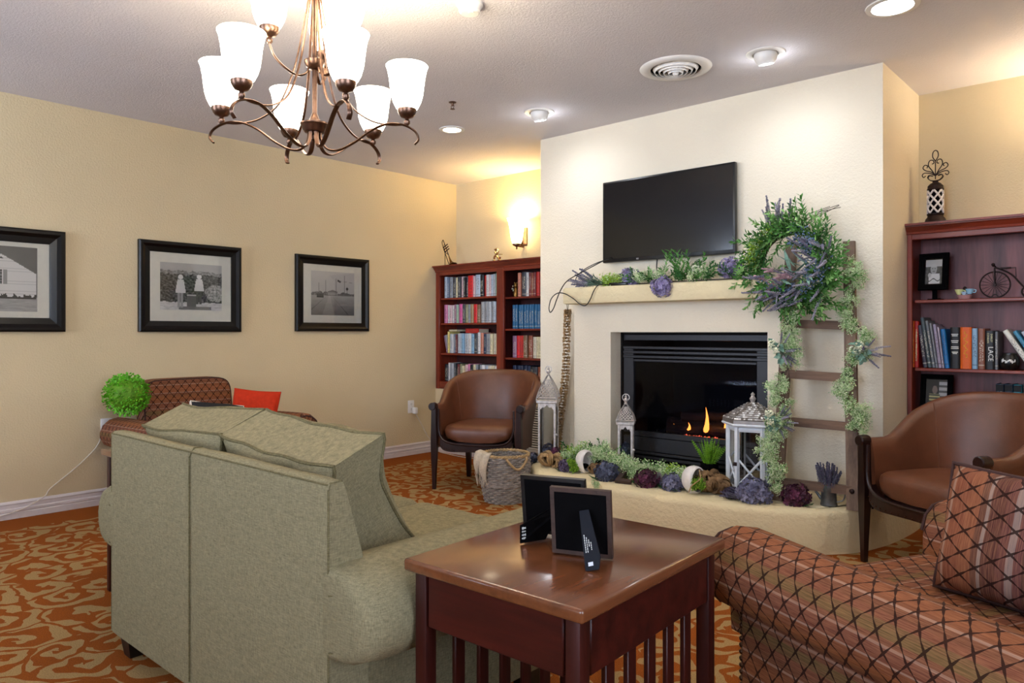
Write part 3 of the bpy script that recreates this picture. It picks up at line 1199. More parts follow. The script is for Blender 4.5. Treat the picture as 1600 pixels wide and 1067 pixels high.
outlet('wall_outlet', 'white wall outlet left of the green topiary ball', (0, -3.155, 0.50), R(90))
outlet('wall_outlet', 'white wall outlet with a plug in it, below the street photograph', (0, -0.575, 0.44), R(90))
outlet('wall_outlet', 'white wall outlet low on the plinth beside the curved hearth end', (4.17, -0.27, 0.15), 0)
b = B()
b.rbox((0.035, -0.553, 0.405), (0.045, 0.035, 0.06), 0.008)
o = part('power_plug', b, M['white'])
tag(o, 'white plug adapter in the outlet below the street photograph', 'plug')
b = B()
b.tube(curve([(0.012, -3.162, 0.47), (0.016, -3.19, 0.443), (0.012, -3.223, 0.373), (0.012, -3.335, 0.264), (0.014, -3.478, 0.155), (0.024, -3.513, 0.113),
              (0.026, -3.598, 0.067), (0.026, -3.681, 0.043), (0.026, -3.80, 0.022), (0.03, -3.95, 0.005)], 40), 0.0035, 6)
tag(part('power_cable', b, M['cord_white']), 'thin white cord falling along the wall to the baseboard from the outlet by the topiary', 'cord')
b = B()
b.tube(curve([(0.05, -0.553, 0.39), (0.035, -0.535, 0.36), (0.03, -0.47, 0.27), (0.03, -0.40, 0.16), (0.035, -0.34, 0.09), (0.08, -0.31, 0.012), (0.25, -0.34, 0.006), (0.46, -0.37, 0.006), (0.70, -0.345, 0.006), (1.0, -0.34, 0.006)], 40), 0.0045, 6)
tag(part('power_cable', b, M['cord_white']), 'white cord trailing on the carpet behind the leather chair', 'cord')

# ================================================================== BOOKCASES
BK = {}


def unit_book():
    bb = B()
    # spine, slightly rounded, towards -y; boards at x = -.5 / .5 ; pages inset
    sp = [(-0.5, 0.02), (-0.44, -0.004), (-0.2, -0.012), (0.2, -0.012), (0.44, -0.004), (0.5, 0.02)]
    inn = [(0.40, 0.05), (-0.40, 0.05)]
    out = sp + [(0.5, 1.0), (0.40, 1.0)] + inn + [(-0.40, 1.0), (-0.5, 1.0)]
    bb.prism(out, 0.0, 1.0)
    bb.box((0, 0.51, 0.495), (0.80, 0.92, 0.955), m=1)
    return bb.mesh('book', [M['book'], M['pages']], True, 30)


BOOK = unit_book()


def book(x, y, z, w, d, h, col, label, group, tilt=0.0, flat=False, yaw=0.0):
    o = link('book', BOOK, None, (x, y, z), (0, R(tilt), yaw), (w, d, h))
    if flat:
        o.rotation_euler = (0, R(90), yaw)
    o.color = lin(col)
    tag(o, label, 'book', group)
    return o


TOP, BOT, FY = 1.74, 0.59, -0.272


def bookcase(name, label, x0, x1, div, shelf_z, back_mat, sw_=0.048):
    t = thing(name, label, 'bookcase', (x0, 0, BOT))
    w = x1 - x0
    h = TOP - BOT

    def P(nm, c, s, m, r=0.003):
        bb = B()
        bb.rbox(c, s, r, 1)
        return part(nm, bb, m, t)
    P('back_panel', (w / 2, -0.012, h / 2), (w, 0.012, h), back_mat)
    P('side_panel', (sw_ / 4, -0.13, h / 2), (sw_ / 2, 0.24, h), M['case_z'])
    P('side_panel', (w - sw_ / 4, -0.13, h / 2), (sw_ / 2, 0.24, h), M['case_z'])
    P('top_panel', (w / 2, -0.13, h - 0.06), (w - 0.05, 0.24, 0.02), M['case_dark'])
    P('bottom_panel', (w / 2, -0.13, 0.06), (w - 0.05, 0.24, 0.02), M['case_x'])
    P('stile', (sw_ / 2, -0.26, h / 2), (sw_, 0.024, h), M['case_z'])
    P('stile', (w - sw_ / 2, -0.26, h / 2), (sw_, 0.024, h), M['case_z'])
    for dx in div:
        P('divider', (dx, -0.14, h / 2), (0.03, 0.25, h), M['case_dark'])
        P('stile', (dx, -0.26, h / 2), (0.085, 0.024, h), M['case_z'])
    P('bottom_rail', (w / 2, -0.259, 0.035), (w - 0.02, 0.022, 0.07), M['case_x'])
    P('top_rail', (w / 2, -0.259, h - 0.055), (w - 0.02, 0.022, 0.07), M['case_x'])
    cr = B()
    prof = [(0, -0.060), (0.006, -0.058), (0.010, -0.045), (0.022, -0.034), (0.030, -0.022), (0.034, -0.018), (0.034, -0.014), (0.046, -0.012), (0.046, 0.0), (0, 0.0)]
    rs = []
    for (px, py, ax) in ((0, 0.0, 0), (0, FY, 1), (w, FY, 2), (w, 0.0, 3)):
        ring = []
        for d, z in prof:
            dx = {0: -d, 1: -d, 2: d, 3: d}[ax]
            dy = {0: 0, 1: -d, 2: -d, 3: 0}[ax]
            if x0 < 0.1 and ax < 2:
                dx = 0
            ring.append((px + dx, py + dy, h + z))
        rs.append(ring)
    cr.loft(rs, True, True)
    part('crown_moulding', cr, M['case_x'], t, angle=25)
    tb = B()
    tb.box((w / 2, (FY) / 2, h - 0.010), (w, -FY, 0.018))
    part('top_board', tb, M['case_x'], t, smooth=False)
    cols = [0.024] + list(div) + [w - 0.024]
    for i in range(len(cols) - 1):
        for z in shelf_z[i]:
            P('shelf', ((cols[i] + cols[i + 1]) / 2, -0.13, z - BOT - 0.009), (cols[i + 1] - cols[i] - 0.02, 0.235, 0.018), M['case_x'])
    return t


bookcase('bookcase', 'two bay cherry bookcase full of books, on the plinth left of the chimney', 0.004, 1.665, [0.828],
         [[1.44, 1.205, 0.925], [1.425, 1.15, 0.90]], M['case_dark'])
bookcase('bookcase', 'cherry bookcase with the bicycle figure, right of the chimney', 4.042, 5.72, [0.838], [[1.305, 0.915], [1.305, 0.915]], M['case_back'], 0.026)

NAMED = {'paleblue': '#b3c0cf', 'slate': '#66758c', 'blue': '#2f5d96', 'sky': '#86aecb', 'navy': '#1c2a48', 'charcoal': '#3b3d45', 'black': '#17161a', 'cream': '#d8cda8',
         'white': '#d3d2d2', 'pink': '#cf7fa4', 'blush': '#d8b9bb', 'rose': '#d95f9c', 'red': '#bb2a25', 'wine': '#6a1f24', 'brown': '#7d5f46', 'tan': '#a38a68', 'grey': '#91959b',
         'silver': '#b6bac0', 'mint': '#9fbda6', 'olive': '#8a8a6a', 'mauve': '#8a6480', 'salmon': '#c7826c', 'orange': '#e06a1c', 'teal': '#1f5f8c', 'lilac': '#a79ab8', 'rust': '#8a4a34',
         'yellow': '#d9c77c', 'scarlet': '#d81f25', 'ivory': '#cfc6b2', 'lightgrey': '#a9abae'}
SAY = {'paleblue': 'pale blue', 'lightgrey': 'light grey', 'slate': 'slate blue', 'wine': 'dark wine red', 'scarlet': 'bright red', 'rose': 'hot pink', 'teal': 'teal blue', 'sky': 'sky blue'}
ORD = ['1st', '2nd', '3rd'] + ['%dth' % i for i in range(4, 40)]


def row(x0, x1, z, spec, where, group, hmul=1.0, d=0.15, from_='from the picture wall', lean=None):
    tot = sum(s[0] for s in spec)
    x = x0
    k = (x1 - x0) / tot
    for i, s in enumerate(spec):
        w = s[0] * k
        hh = s[1] * hmul
        tl = s[3] if len(s) > 3 else 0
        if s[2] != '-':
            col = NAMED[s[2]]
            dd = d + rnd(-0.01, 0.01)
            o = book(x + w / 2, -0.205 + rnd(-0.012, 0.006), z + 0.001, w * 0.94, dd, hh, col,
                     '%s book, %s %s, %s' % (SAY.get(s[2], s[2]), ORD[i], from_, where), group, tl)
            if tl:
                a = R(tl)
                o.location.x = x + w / 2 - math.sin(a) * 0.0
                o.location.z = z + 0.001 + abs(math.sin(a)) * w * 0.47
        x += w


W1 = 'top shelf, bay beside the picture wall'
row(0.062, 0.775, 1.44, [(35, .200, 'paleblue'), (25, .195, 'slate'), (38, .195, 'grey'), (38, .190, 'charcoal'), (28, .188, 'cream'), (34, .192, 'charcoal'), (34, .193, 'blush'),
                         (22, .185, 'black'), (26, .185, 'charcoal'), (70, .197, 'scarlet'), (22, .190, 'blush'), (58, .200, 'paleblue'), (40, .196, 'black'), (22, .190, 'red'),
                         (32, .195, 'white'), (30, .190, 'blush'), (22, .192, 'paleblue'), (25, .196, 'silver'), (28, .20, 'mint'), (20, .192, 'wine')], W1, 'books on the top shelf, bay by the picture wall')
W2 = '2nd shelf, bay beside the picture wall'
row(0.055, 0.775, 1.205, [(40, .172, 'pink'), (22, .168, 'white'), (32, .165, 'blush'), (34, .166, 'white'), (28, .172, 'mauve'), (24, .170, 'mint'), (44, .175, 'rose'), (34, .172, 'charcoal'),
                          (36, .170, 'olive'), (30, .168, 'grey'), (36, .170, 'tan'), (40, .168, 'scarlet'), (40, .164, 'brown'), (40, .188, 'lightgrey'), (44, .190, 'grey'), (36, .188, 'silver'),
                          (30, .190, 'grey'), (30, .186, 'paleblue'), (25, .188, 'charcoal'), (20, .184, 'white')], W2, 'books on the second shelf, bay by the picture wall')
W3 = '3rd shelf, bay beside the picture wall'
row(0.105, 0.775, 0.925, [(20, .200, 'yellow'), (24, .178, 'paleblue'), (22, .176, 'white'), (22, .176, 'slate'), (22, .172, 'wine'), (26, .182, 'silver'), (26, .184, 'paleblue'), (28, .182, 'sky'),
                          (26, .180, 'paleblue'), (30, .182, 'silver'), (30, .184, 'white'), (34, .178, 'sky'), (38, .180, 'charcoal'), (30, .192, 'white'), (32, .190, 'salmon'), (28, .180, 'navy'),
                          (52, .182, 'grey'), (28, .180, 'cream'), (26, .182, 'ivory'), (28, .180, 'cream'), (22, .215, 'scarlet')], W3, 'books on the third shelf, bay by the picture wall')
for i, c in enumerate(('grey', 'lightgrey', 'mauve')):
    book(0.098 - i * 0.018 + 0.026, -0.205, 0.926 + 0.003, 0.015, 0.15, 0.172 - i * 0.004, NAMED[c],
         'thin leaning %s book, %s of the leaners, %s' % (SAY.get(c, c), ORD[2 - i], W3), 'books on the third shelf, bay by the picture wall', -13)
book(0.20, -0.20, 0.1115 + 1.018 - 0.0025 + 0.0, 0.018, 0.14, 0.105, NAMED['cream'], 'cream book lying flat on the upright books, ' + W3, 'books on the third shelf, bay by the picture wall', flat=True).location = (0.112, -0.20, 1.136)
book(0.42, -0.20, 1.13, 0.042, 0.14, 0.165, NAMED['red'], 'thick red book lying flat on the upright books, ' + W3, 'books on the third shelf, bay by the picture wall', flat=True).location = (0.335, -0.20, 1.1325)
W4 = 'bottom shelf, bay beside the picture wall'
row(0.058, 0.775, 0.66, [(32, .158, 'black'), (20, .150, 'charcoal'), (22, .172, 'white'), (22, .170, 'grey'), (22, .168, 'silver'), (24, .170, 'charcoal'), (24, .166, 'black'), (26, .162, 'wine'),
                         (26, .166, 'olive'), (26, .150, 'cream'), (40, .160, 'blush'), (34, .168, 'pink'), (32, .162, 'black'), (32, .166, 'cream'), (24, .164, 'grey'), (22, .168, 'charcoal'),
                         (22, .164, 'grey'), (40, .165, 'white'), (24, .158, 'paleblue'), (40, .160, 'ivory'), (36, .162, 'cream'), (34, .160, 'white'), (30, .156, 'silver')], W4, 'books on the bottom shelf, bay by the picture wall')
W5 = 'top shelf, bay beside the chimney'
FD = 'from the divider'
row(0.985, 1.345, 1.425, [(28, .205, 'salmon'), (46, .210, 'charcoal'), (26, .205, 'white'), (26, .200, 'wine'), (22, .198, 'rust'), (28, .200, 'wine'), (28, .202, 'red'), (24, .205, 'salmon'), (18, .200, 'black'),
                          (32, .212, 'lilac'), (26, .205, 'navy')], W5, 'books on the top shelf, bay by the chimney', 1, 0.15, FD)
W6 = '2nd shelf, bay beside the chimney'
row(0.925, 1.345, 1.15, [(30, .205, 'teal')] * 14, W6, 'matching blue volumes', 1, 0.16, FD)
W7 = '3rd shelf, bay beside the chimney'
row(0.915, 1.345, 0.90, [(42, .188, 'mauve'), (30, .190, 'scarlet'), (22, .190, 'red'), (22, .190, 'red'), (40, .192, 'brown'), (42, .190, 'rust'), (32, .180, 'ivory'), (24, .180, 'cream'), (38, .180, 'cream'),
                         (38, .182, 'ivory'), (36, .182, 'ivory')], W7, 'books on the third shelf, bay by the chimney', 1, 0.15, FD)
W8 = 'bottom shelf, bay beside the chimney'
row(0.925, 1.345, 0.66, [(36, .172, 'navy'), (34, .172, 'navy'), (34, .172, 'navy'), (34, .172, 'navy'), (36, .172, 'navy'), (32, .168, 'black'), (44, .166, 'charcoal'), (50, .168, 'rust'), (38, .166, 'rust'),
                         (30, .166, 'brown')], W8, 'books on the bottom shelf, bay by the chimney', 1, 0.15, FD)
# small figurine in front of the first books, bay by the chimney
t = thing('figurine', 'little brown animal figurine on the top shelf of the bay by the chimney', 'figurine', (0.945, -0.19, 1.425))
f = B()
f.lathe([(0.0005, 0), (0.022, 0.002), (0.026, 0.03), (0.02, 0.06), (0.012, 0.078), (0.018, 0.09), (0.02, 0.105), (0.010, 0.122), (0.0005, 0.125)], 14)
part('body', f, M['brass'], t)
f = B()
for s in (-1, 1):
    f.ball((s * 0.014, 0.0, 0.122), 0.007, 6, sq=(0.7, 0.6, 1.6))
part('ears', f, M['brass'], t)
f = B()
for i in range(7):
    a = rnd(0, 6.28)
    f.octa((-0.03 + 0.014 * math.cos(a), 0.0, 0.075 + 0.02 * math.sin(a) + 0.01 * i / 7), 0.006)
f.tube([(-0.02, -0.01, 0.05), (-0.03, 0, 0.075)], 0.002, 5)
part('posy', f, GREEN['white_flower'], t)

# trumpet sculpture, ampersand on the tall bookcase
t = thing('trumpet_ornament', 'dark wire trumpet ornament with brass bell leaning on the two bay bookcase', 'ornament', (0.075, -0.20, TOP))
D = Vector((0.085, 0, -0.17)).normalized()
f = B()
A, Z_ = Vector((-0.04, 0.0, 0.245)), Vector((0.045, 0.0, 0.08))
N = Vector((D.z, 0, -D.x)) * -1
f.tube([A, A + D * 0.19], 0.0035, 8)
f.tube(curve([A + D * 0.0, A - N * 0.004 + D * -0.012, A - N * 0.03 + D * 0.02, A - N * 0.034 + D * 0.19, A - N * 0.034 + D * 0.26], 24), 0.0032, 8)
f.tube(curve([A - N * 0.034 + D * 0.26, A - N * 0.026 + D * 0.285, A - N * 0.005 + D * 0.27], 12), 0.0032, 8)
f.tube(curve([A + D * 0.03, A - N * 0.02 + D * 0.05, A - N * 0.024 + D * 0.11, A + D * 0.15], 16), 0.0028, 8)
part('tubing', f, M['iron'], t)
for i in range(3):
    q = A + D * (0.055 + 0.024 * i)
    f = B()
    f.tube([q - N * 0.036, q + N * 0.026], 0.005, 8)
    f.ball(q + N * 0.03, 0.006, 6)
    part('valve', f, M['iron'], t)
f = B()
mt = Matrix.Translation(A + D * 0.17) @ D.to_track_quat('Z', 'Y').to_matrix().to_4x4()
f.lathe([(0.005, 0), (0.007, 0.03), (0.012, 0.055), (0.026, 0.078), (0.046, 0.092), (0.049, 0.093), (0.044, 0.09), (0.024, 0.076), (0.008, 0.05)], 24, mat=mt)
part('bell', f, M['brass'], t)
f = B()
f.box((0.0, 0.0, 0.004), (0.11, 0.06, 0.008))
f.tube([(-0.02, 0, 0.008), (-0.02, 0, 0.13)], 0.003, 6)
f.tube([(0.03, 0, 0.008), (0.052, 0.0, 0.03)], 0.003, 6)
part('stand', f, M['iron'], t)

t = thing('ampersand_ornament', 'small gilt ampersand sign standing on the two bay bookcase', 'ornament', (0.725, -0.20, TOP))
f = B()
pts = curve([(0.042, 0, 0.045), (0.02, 0, 0.008), (-0.012, 0, 0.004), (-0.034, 0, 0.022), (-0.026, 0, 0.048), (0.0, 0, 0.07), (0.016, 0, 0.092), (0.008, 0, 0.116), (-0.012, 0, 0.116),
             (-0.020, 0, 0.094), (-0.004, 0, 0.066), (0.02, 0, 0.034), (0.05, 0, 0.006)], 48)
f.tube(pts, 0.008, 8, flat=(0.026, 0.016))
f.box((0.042, 0, 0.066), (0.036, 0.026, 0.006))
part('glyph', f, M['amp'], t)

# ------------------------------------------------------------------ things on the right bookcase
W9 = 'standing on the bicycle bookcase'
GR = 'books on the middle shelf of the bicycle bookcase'


def rbook(px0, w, h, col, what, tilt=0.0, d=0.16):
    o = book(px0 + w / 2, -0.215, 0.916, w, d, h, NAMED.get(col, col), what, GR, tilt)
    if tilt:
        o.location.z += abs(math.sin(R(tilt))) * w / 2
    return o


rbook(4.056, 0.010, 0.270, 'orange', 'thin orange book against the side of the bicycle bookcase')
rb = rbook(4.067, 0.021, 0.268, '#b3201c', 'tall red book second from the side of the bicycle bookcase')
rbook(4.112, 0.022, 0.245, '#3f3a47', 'dark grey leaning book right of the tall red book', -7)
rbook(4.136, 0.020, 0.290, '#4b585c', 'tallest leaning book, black and teal, bicycle bookcase', -8)
rbook(4.158, 0.017, 0.272, '#70757c', 'grey leaning book beside the tallest black and teal book', -8)
rbook(4.176, 0.012, 0.258, '#8b8e96', 'thin pale grey leaning book before the lavender books', -7.5)
rbook(4.190, 0.017, 0.250, '#a79ab2', 'lavender leaning book left of the blue one', -7)
rbook(4.209, 0.010, 0.235, '#bcb4c4', 'very thin pale lavender leaning book touching the blue book', -6.5)
rbook(4.222, 0.023, 0.222, '#1f72b4', 'plain bright blue leaning book, bicycle bookcase', -6)
bk1 = rbook(4.248, 0.048, 0.232, '#1d1c20', 'thick black book with white title lines, bicycle bookcase')
bk2 = rbook(4.298, 0.054, 0.232, '#e2661a', 'thick orange book with yellow script on its spine')
rbook(4.354, 0.027, 0.226, '#7fa3c0', 'light blue book right of the thick orange book')
rbook(4.383, 0.032, 0.224, '#86503c', 'brown red book left of the black LACE book')
bk3 = rbook(4.417, 0.043, 0.212, '#141518', 'black book with LACE lettered on its spine')
rbook(4.462, 0.015, 0.208, '#66666c', 'thin grey book between the LACE book and the black jar')
INK = {'white': plain('white print', '#e2e2dd', 0.6), 'yellow': plain('yellow print', '#e8b92c', 0.6), 'gilt': plain('gilt print', '#d8cf9a', 0.5), 'navyink': plain('silver print', '#c9ccd2', 0.6)}


def spine_text(bk, text, size, zc, mat, vertical=True, dx=0.0):
    """lettering on a book's spine, its own size undone from the book's scale"""
    c = bpy.data.curves.new('lettering', 'FONT')
    c.body = text
    c.size = size
    c.align_x = 'CENTER'
    c.align_y = 'CENTER'
    c.resolution_u = 2
    c.materials.append(mat)
    o = link('lettering', text_mesh(c), None)
    bpy_m = (Matrix.Translation((dx, -0.0035, zc)) @ Matrix.Rotation(R(90), 4, 'X') @ (Matrix.Rotation(R(-90), 4, 'Z') if vertical else Matrix.Identity(4)))
    o.parent = bk
    s = bk.scale
    o.matrix_parent_inverse = Matrix.Diagonal((1 / s.x, 1 / s.y, 1 / s.z, 1))
    o.matrix_basis = bpy_m
    return o


PLAINB = plain('plain black cloth cover', '#15151a', 0.5)
PLAINO = plain('plain orange cloth cover', '#dc5f16', 0.55)
PLAINR = plain('plain red cover', '#ad1f1b', 0.5)


def replain(o, m):
    o.data = BOOK.copy()
    o.data.materials[0] = m


for o, m in ((bk1, PLAINB), (bk2, PLAINO), (bk3, PLAINB), (rb, PLAINR)):
    replain(o, m)
spine_text(bk3, 'LACE', 0.034, 0.085, INK['white'], dx=0.004)
spine_text(bk3, 'CONRAN', 0.013, 0.172, INK['gilt'], dx=-0.008)
spine_text(bk3, 'SHIRLEY', 0.013, 0.172, INK['gilt'], dx=0.008)
for zz, wd in ((0.192, 0.034), (0.184, 0.028), (0.156, 0.036), (0.147, 0.030), (0.122, 0.036), (0.113, 0.038), (0.092, 0.030), (0.084, 0.022)):
    f = B()
    f.box((0, -0.0035, zz), (wd, 0.0006, 0.0042))
    q = part('title_line', f, INK['white'], bk1, smooth=False)
    s = bk1.scale
    q.matrix_parent_inverse = Matrix.Diagonal((1 / s.x, 1 / s.y, 1 / s.z, 1))
f = B()
random.seed(3)
pp = [(0.004 * math.sin(i * 1.9) + 0.006 * math.sin(i * 0.7), -0.0036, 0.062 + i * 0.0042) for i in range(36)]
f.tube(curve(pp, 140), 0.0014, 5)
q = part('script_title', f, INK['yellow'], bk2)
q.matrix_parent_inverse = Matrix.Diagonal((1 / bk2.scale.x, 1 / bk2.scale.y, 1 / bk2.scale.z, 1))
for i in range(26):
    pass
f = B()
for i in range(22):
    f.box((rnd(-0.001, 0.001), -0.0035, 0.04 + i * 0.0085), (rnd(0.005, 0.009), 0.0006, rnd(0.003, 0.006)))
q = part('title_letters', f, INK['gilt'], rb, smooth=False)
q.matrix_parent_inverse = Matrix.Diagonal((1 / rb.scale.x, 1 / rb.scale.y, 1 / rb.scale.z, 1))
# three books leaning to the right and the black jar
for i, (c, w, h) in enumerate((('#d7d3c8', 0.026, 0.235), ('#3f88a8', 0.020, 0.230), ('#b9c3d2', 0.036, 0.225))):
    o = book(4.628 + i * 0.038, -0.21, 0.918 + 0.004, w, 0.15, h, c, ('cream', 'teal', 'pale blue')[i] + ' book slanting over the black jar, ' + ('lowest', 'middle', 'uppermost')[i] + ' of three', GR, -31 + i * 1.0)
    o.location.z += 0.5 * w * math.sin(R(30))
t = thing('black_jar', 'round black glazed jar with white lettering on the middle shelf', 'jar', (4.527, -0.20, 0.915))
f = B()
f.lathe([(0.0005, 0), (0.032, 0.001), (0.043, 0.020), (0.047, 0.045), (0.043, 0.068), (0.034, 0.080), (0.034, 0.090), (0.030, 0.092), (0.030, 0.08), (0.0005, 0.02)], 28)
part('body', f, M['black'], t)
f = B()
for i in range(11):
    a = R(-128 + 7.6 * i)
    zz = 0.050 + 0.005 * math.sin(i * 1.3)
    f.box((0, 0, 0), (0.005, 0.001, rnd(0.006, 0.018)), mat=Matrix.Translation((0.0468 * math.cos(a), 0.0468 * math.sin(a), zz)) @ Matrix.Rotation(a + PI / 2, 4, 'Z'))
part('lettering', f, INK['white'], t, smooth=False)


def portrait(u, v):
    x, y = u - 0.5, v
    g = 0.80 - 0.10 * v if v > 0.72 else 0.22 + 0.14 * fbm(u * 7, v * 7)
    if math.hypot(x * 1.0, (y - 0.62) * 0.85) < 0.20:
        g = 0.62 if y < 0.70 else 0.74
        if abs(abs(x) - 0.075) < 0.03 and abs(y - 0.63) < 0.018:
            g = 0.25
        if abs(x) < 0.07 and abs(y - 0.515) < 0.02:
            g = 0.3
    if y < 0.42 and abs(x - 0.05) < 0.34 - 0.25 * max(0, y - 0.28):
        g = 0.85
        if abs(y - 0.16 - 0.05 * math.cos(x * 12)) < 0.022:
            g = 0.2
    if math.hypot(x + 0.24, y - 0.36) < 0.10:
        g = 0.72
    return g


def portrait2(u, v):
    g = 0.12
    if u > 0.62 and 0.1 < v < 0.95:
        g = 0.75 if (v * 5) % 1 < 0.6 else 0.3
    if math.hypot(u - 0.42, (v - 0.62) * 0.8) < 0.12:
        g = (0.5, 0.4, 0.36)
    if v < 0.46 and abs(u - 0.42) < 0.25:
        g = (0.80, 0.74, 0.45) if (v * 9) % 1 < 0.55 else (0.2, 0.2, 0.2)
    return g


def shelf_frame(loc, rz, w, h, fw, pw, ph, fn, label, stand, tilt=-8):
    t = thing('photo_frame', label, 'photo frame', loc, rz)
    zc = h / 2 + stand
    piv = bpy.data.objects.new('frame_body', None)
    mt = Matrix.Rotation(R(tilt), 4, 'X')
    del mt
    bpy.data.objects.remove(piv)
    a = R(tilt)

    def addp(name, bb, m, **k):
        return part(name, bb, m, t, (0, 0, zc), (a, 0, 0), **k)
    for bb in moulding(w, h, fw, 0.022):
        addp('frame_rail', bb, M['matte_black'], angle=20)
    bb = B()
    bb.box((0, -0.003, 0), (w - fw, 0.004, h - fw))
    addp('backing', bb, M['matte_black'], smooth=False)
    link('print', print_mesh(pw, ph, 44, 60, fn, -0.0065), t, (0, 0, zc), (a, 0, 0))
    bb = B()
    bb.box((0, -0.008, 0), (w - fw * 1.9, 0.001, h - fw * 1.9))
    addp('glazing', bb, M['glass'], smooth=False)
    bb = B()
    if stand > 0.02:
        bb.rbox((0, 0.012, stand / 2 + 0.03), (0.026, 0.010, stand + 0.06), 0.003)
        bb.rbox((0, 0.03, 0.004), (0.07, 0.07, 0.008), 0.003)
    else:
        bb.box((0, 0, 0), (0.05, 0.006, h * 0.75), mat=Matrix.Translation((0, 0.045, h * 0.36)) @ Matrix.Rotation(R(14), 4, 'X'))
    part('easel', bb, M['matte_black'], t, smooth=False)
    return t


shelf_frame((4.155, -0.155, 1.306), R(-4), 0.155, 0.215, 0.032, 0.085, 0.140, portrait, 'black photo frame on a post with a grey portrait, top shelf', 0.055)
shelf_frame((4.17, -0.16, 0.661), R(-3), 0.165, 0.215, 0.028, 0.11, 0.155, portrait2, 'black photo frame showing a person in a striped top, behind the leather chair', 0.0)

# tea-cup figurine
t = thing('teacup_ornament', 'tiny ornament of pastel teacups in a pink basket beside the bicycle', 'ornament', (4.315, -0.19, 1.306))
f = B()
f.lathe([(0.0005, 0), (0.030, 0), (0.036, 0.012), (0.040, 0.022), (0.036, 0.022), (0.0005, 0.014)], 18)
part('basket', f, plain('pink china', '#b98a88', 0.4), t)
for (x, y, z, c, nm) in ((-0.026, -0.008, 0.024, '#d9dd9a', 'yellow'), (0.026, -0.008, 0.026, '#8fbfd8', 'blue'), (0.0, -0.02, 0.02, '#a9c8e0', 'pale')):
    k = 1 if nm != 'pale' else 0.65
    f = B()
    f.lathe([(0.0005, 0), (0.010 * k, 0.001), (0.018 * k, 0.018 * k), (0.022 * k, 0.030 * k), (0.020 * k, 0.030 * k), (0.0005, 0.006)], 16)
    f.tube(curve([(0.019 * k, 0, 0.024 * k), (0.030 * k, 0, 0.022 * k), (0.026 * k, 0, 0.010 * k), (0.014 * k, 0, 0.010 * k)], 12), 0.0025 * k, 6)
    part('teacup', f, plain(nm + ' china', c, 0.35), t, (x, y, z))
f = B()
f.tube(curve([(-0.012, 0.004, 0.02), (-0.008, 0.004, 0.05), (0.0, 0.004, 0.068), (0.008, 0.004, 0.05), (0.012, 0.004, 0.02)], 14), 0.005, 8)
part('basket_handle', f, M['iron'], t)

# penny farthing
t = thing('penny_farthing_figure', 'dark iron penny farthing bicycle figure on the top shelf', 'ornament', (4.455, -0.17, 1.306))
WR = 0.075


def wheel(c, r, spokes, tr):
    w = []
    f = B()
    f.tube([(c[0] + r * math.cos(2 * PI * i / 40), c[1], c[2] + r * math.sin(2 * PI * i / 40)) for i in range(40)], tr, 8, closed=True)
    p = part('wheel', f, M['iron'], t)
    f = B()
    for i in range(spokes):
        a = 2 * PI * i / spokes
        f.tube([(c[0], c[1], c[2]), (c[0] + r * math.cos(a), c[1], c[2] + r * math.sin(a))], 0.0013, 5, cap=False)
    part('spokes', f, M['iron'], p)
    f = B()
    f.tube([(c[0], c[1] - 0.014, c[2]), (c[0], c[1] + 0.014, c[2])], 0.007, 10)
    part('hub', f, M['iron'], p)


wheel((0, 0, WR), WR - 0.004, 18, 0.004)
wheel((0.152, 0, 0.033), 0.029, 8, 0.0045)
f = B()
f.tube(curve([(-0.004, 0, WR * 2 + 0.018), (0.02, 0, WR * 2 + 0.012), (0.075, 0, WR * 1.72), (0.115, 0, WR * 1.05), (0.150, 0, 0.034)], 30), 0.0045, 8)
part('backbone', f, M['iron'], t)
f = B()
for s in (-1, 1):
    f.tube([(0, s * 0.012, WR), (-0.002, s * 0.010, WR * 2 + 0.016)], 0.003, 6)
part('fork', f, M['iron'], t)
f = B()
f.tube(curve([(0.0, -0.05, WR * 2 + 0.022), (-0.008, -0.025, WR * 2 + 0.032), (-0.008, 0.025, WR * 2 + 0.032), (0.0, 0.05, WR * 2 + 0.022)], 16), 0.0035, 8)
f.ball((-0.008, 0, WR * 2 + 0.036), 0.009, 8)
part('handlebar', f, M['iron'], t)
f = B()
f.rbox((0.05, 0, WR * 2 + 0.014), (0.05, 0.026, 0.010), 0.004)
f.tube([(0.028, 0, WR * 2 + 0.012), (0.095, 0, WR * 2 + 0.014), (0.097, 0, WR * 1.5)], 0.0025, 6)
part('saddle', f, M['iron'], t)
f = B()
f.tube(curve([(-0.02, 0, 0.002), (-0.01, 0, 0.016), (0.0, 0, 0.022), (0.01, 0, 0.016), (0.02, 0, 0.002)], 14), 0.003, 6)
f.box((0.05, 0, 0.003), (0.24, 0.02, 0.003))
part('prop_stand', f, M['iron'], t)

# lower shelf: boxed books, four dark spines with light blocks
for i, (c, nm) in enumerate((('#33506e', 'first dark blue'), ('#2f4f6c', 'second dark blue'), ('#24a3b8', 'bright turquoise'), ('#5f6b66', 'grey green'))):
    o = book(4.480 + i * 0.041, -0.19, 0.661, 0.037, 0.15, 0.175, c, nm + ' box of the row on the lowest shelf behind the chair back', 'boxes on the lowest shelf of the bicycle bookcase')
    o['category'] = 'box'
    o.name = 'storage_box'
    f = B()
    f.box((0, -0.0035, 0.155), (0.035, 0.0008, 0.036))
    q = part('dark_top', f, M['navy_cloth'], o, smooth=False)
    q.matrix_parent_inverse = Matrix.Diagonal((1 / o.scale.x, 1 / o.scale.y, 1 / o.scale.z, 1))

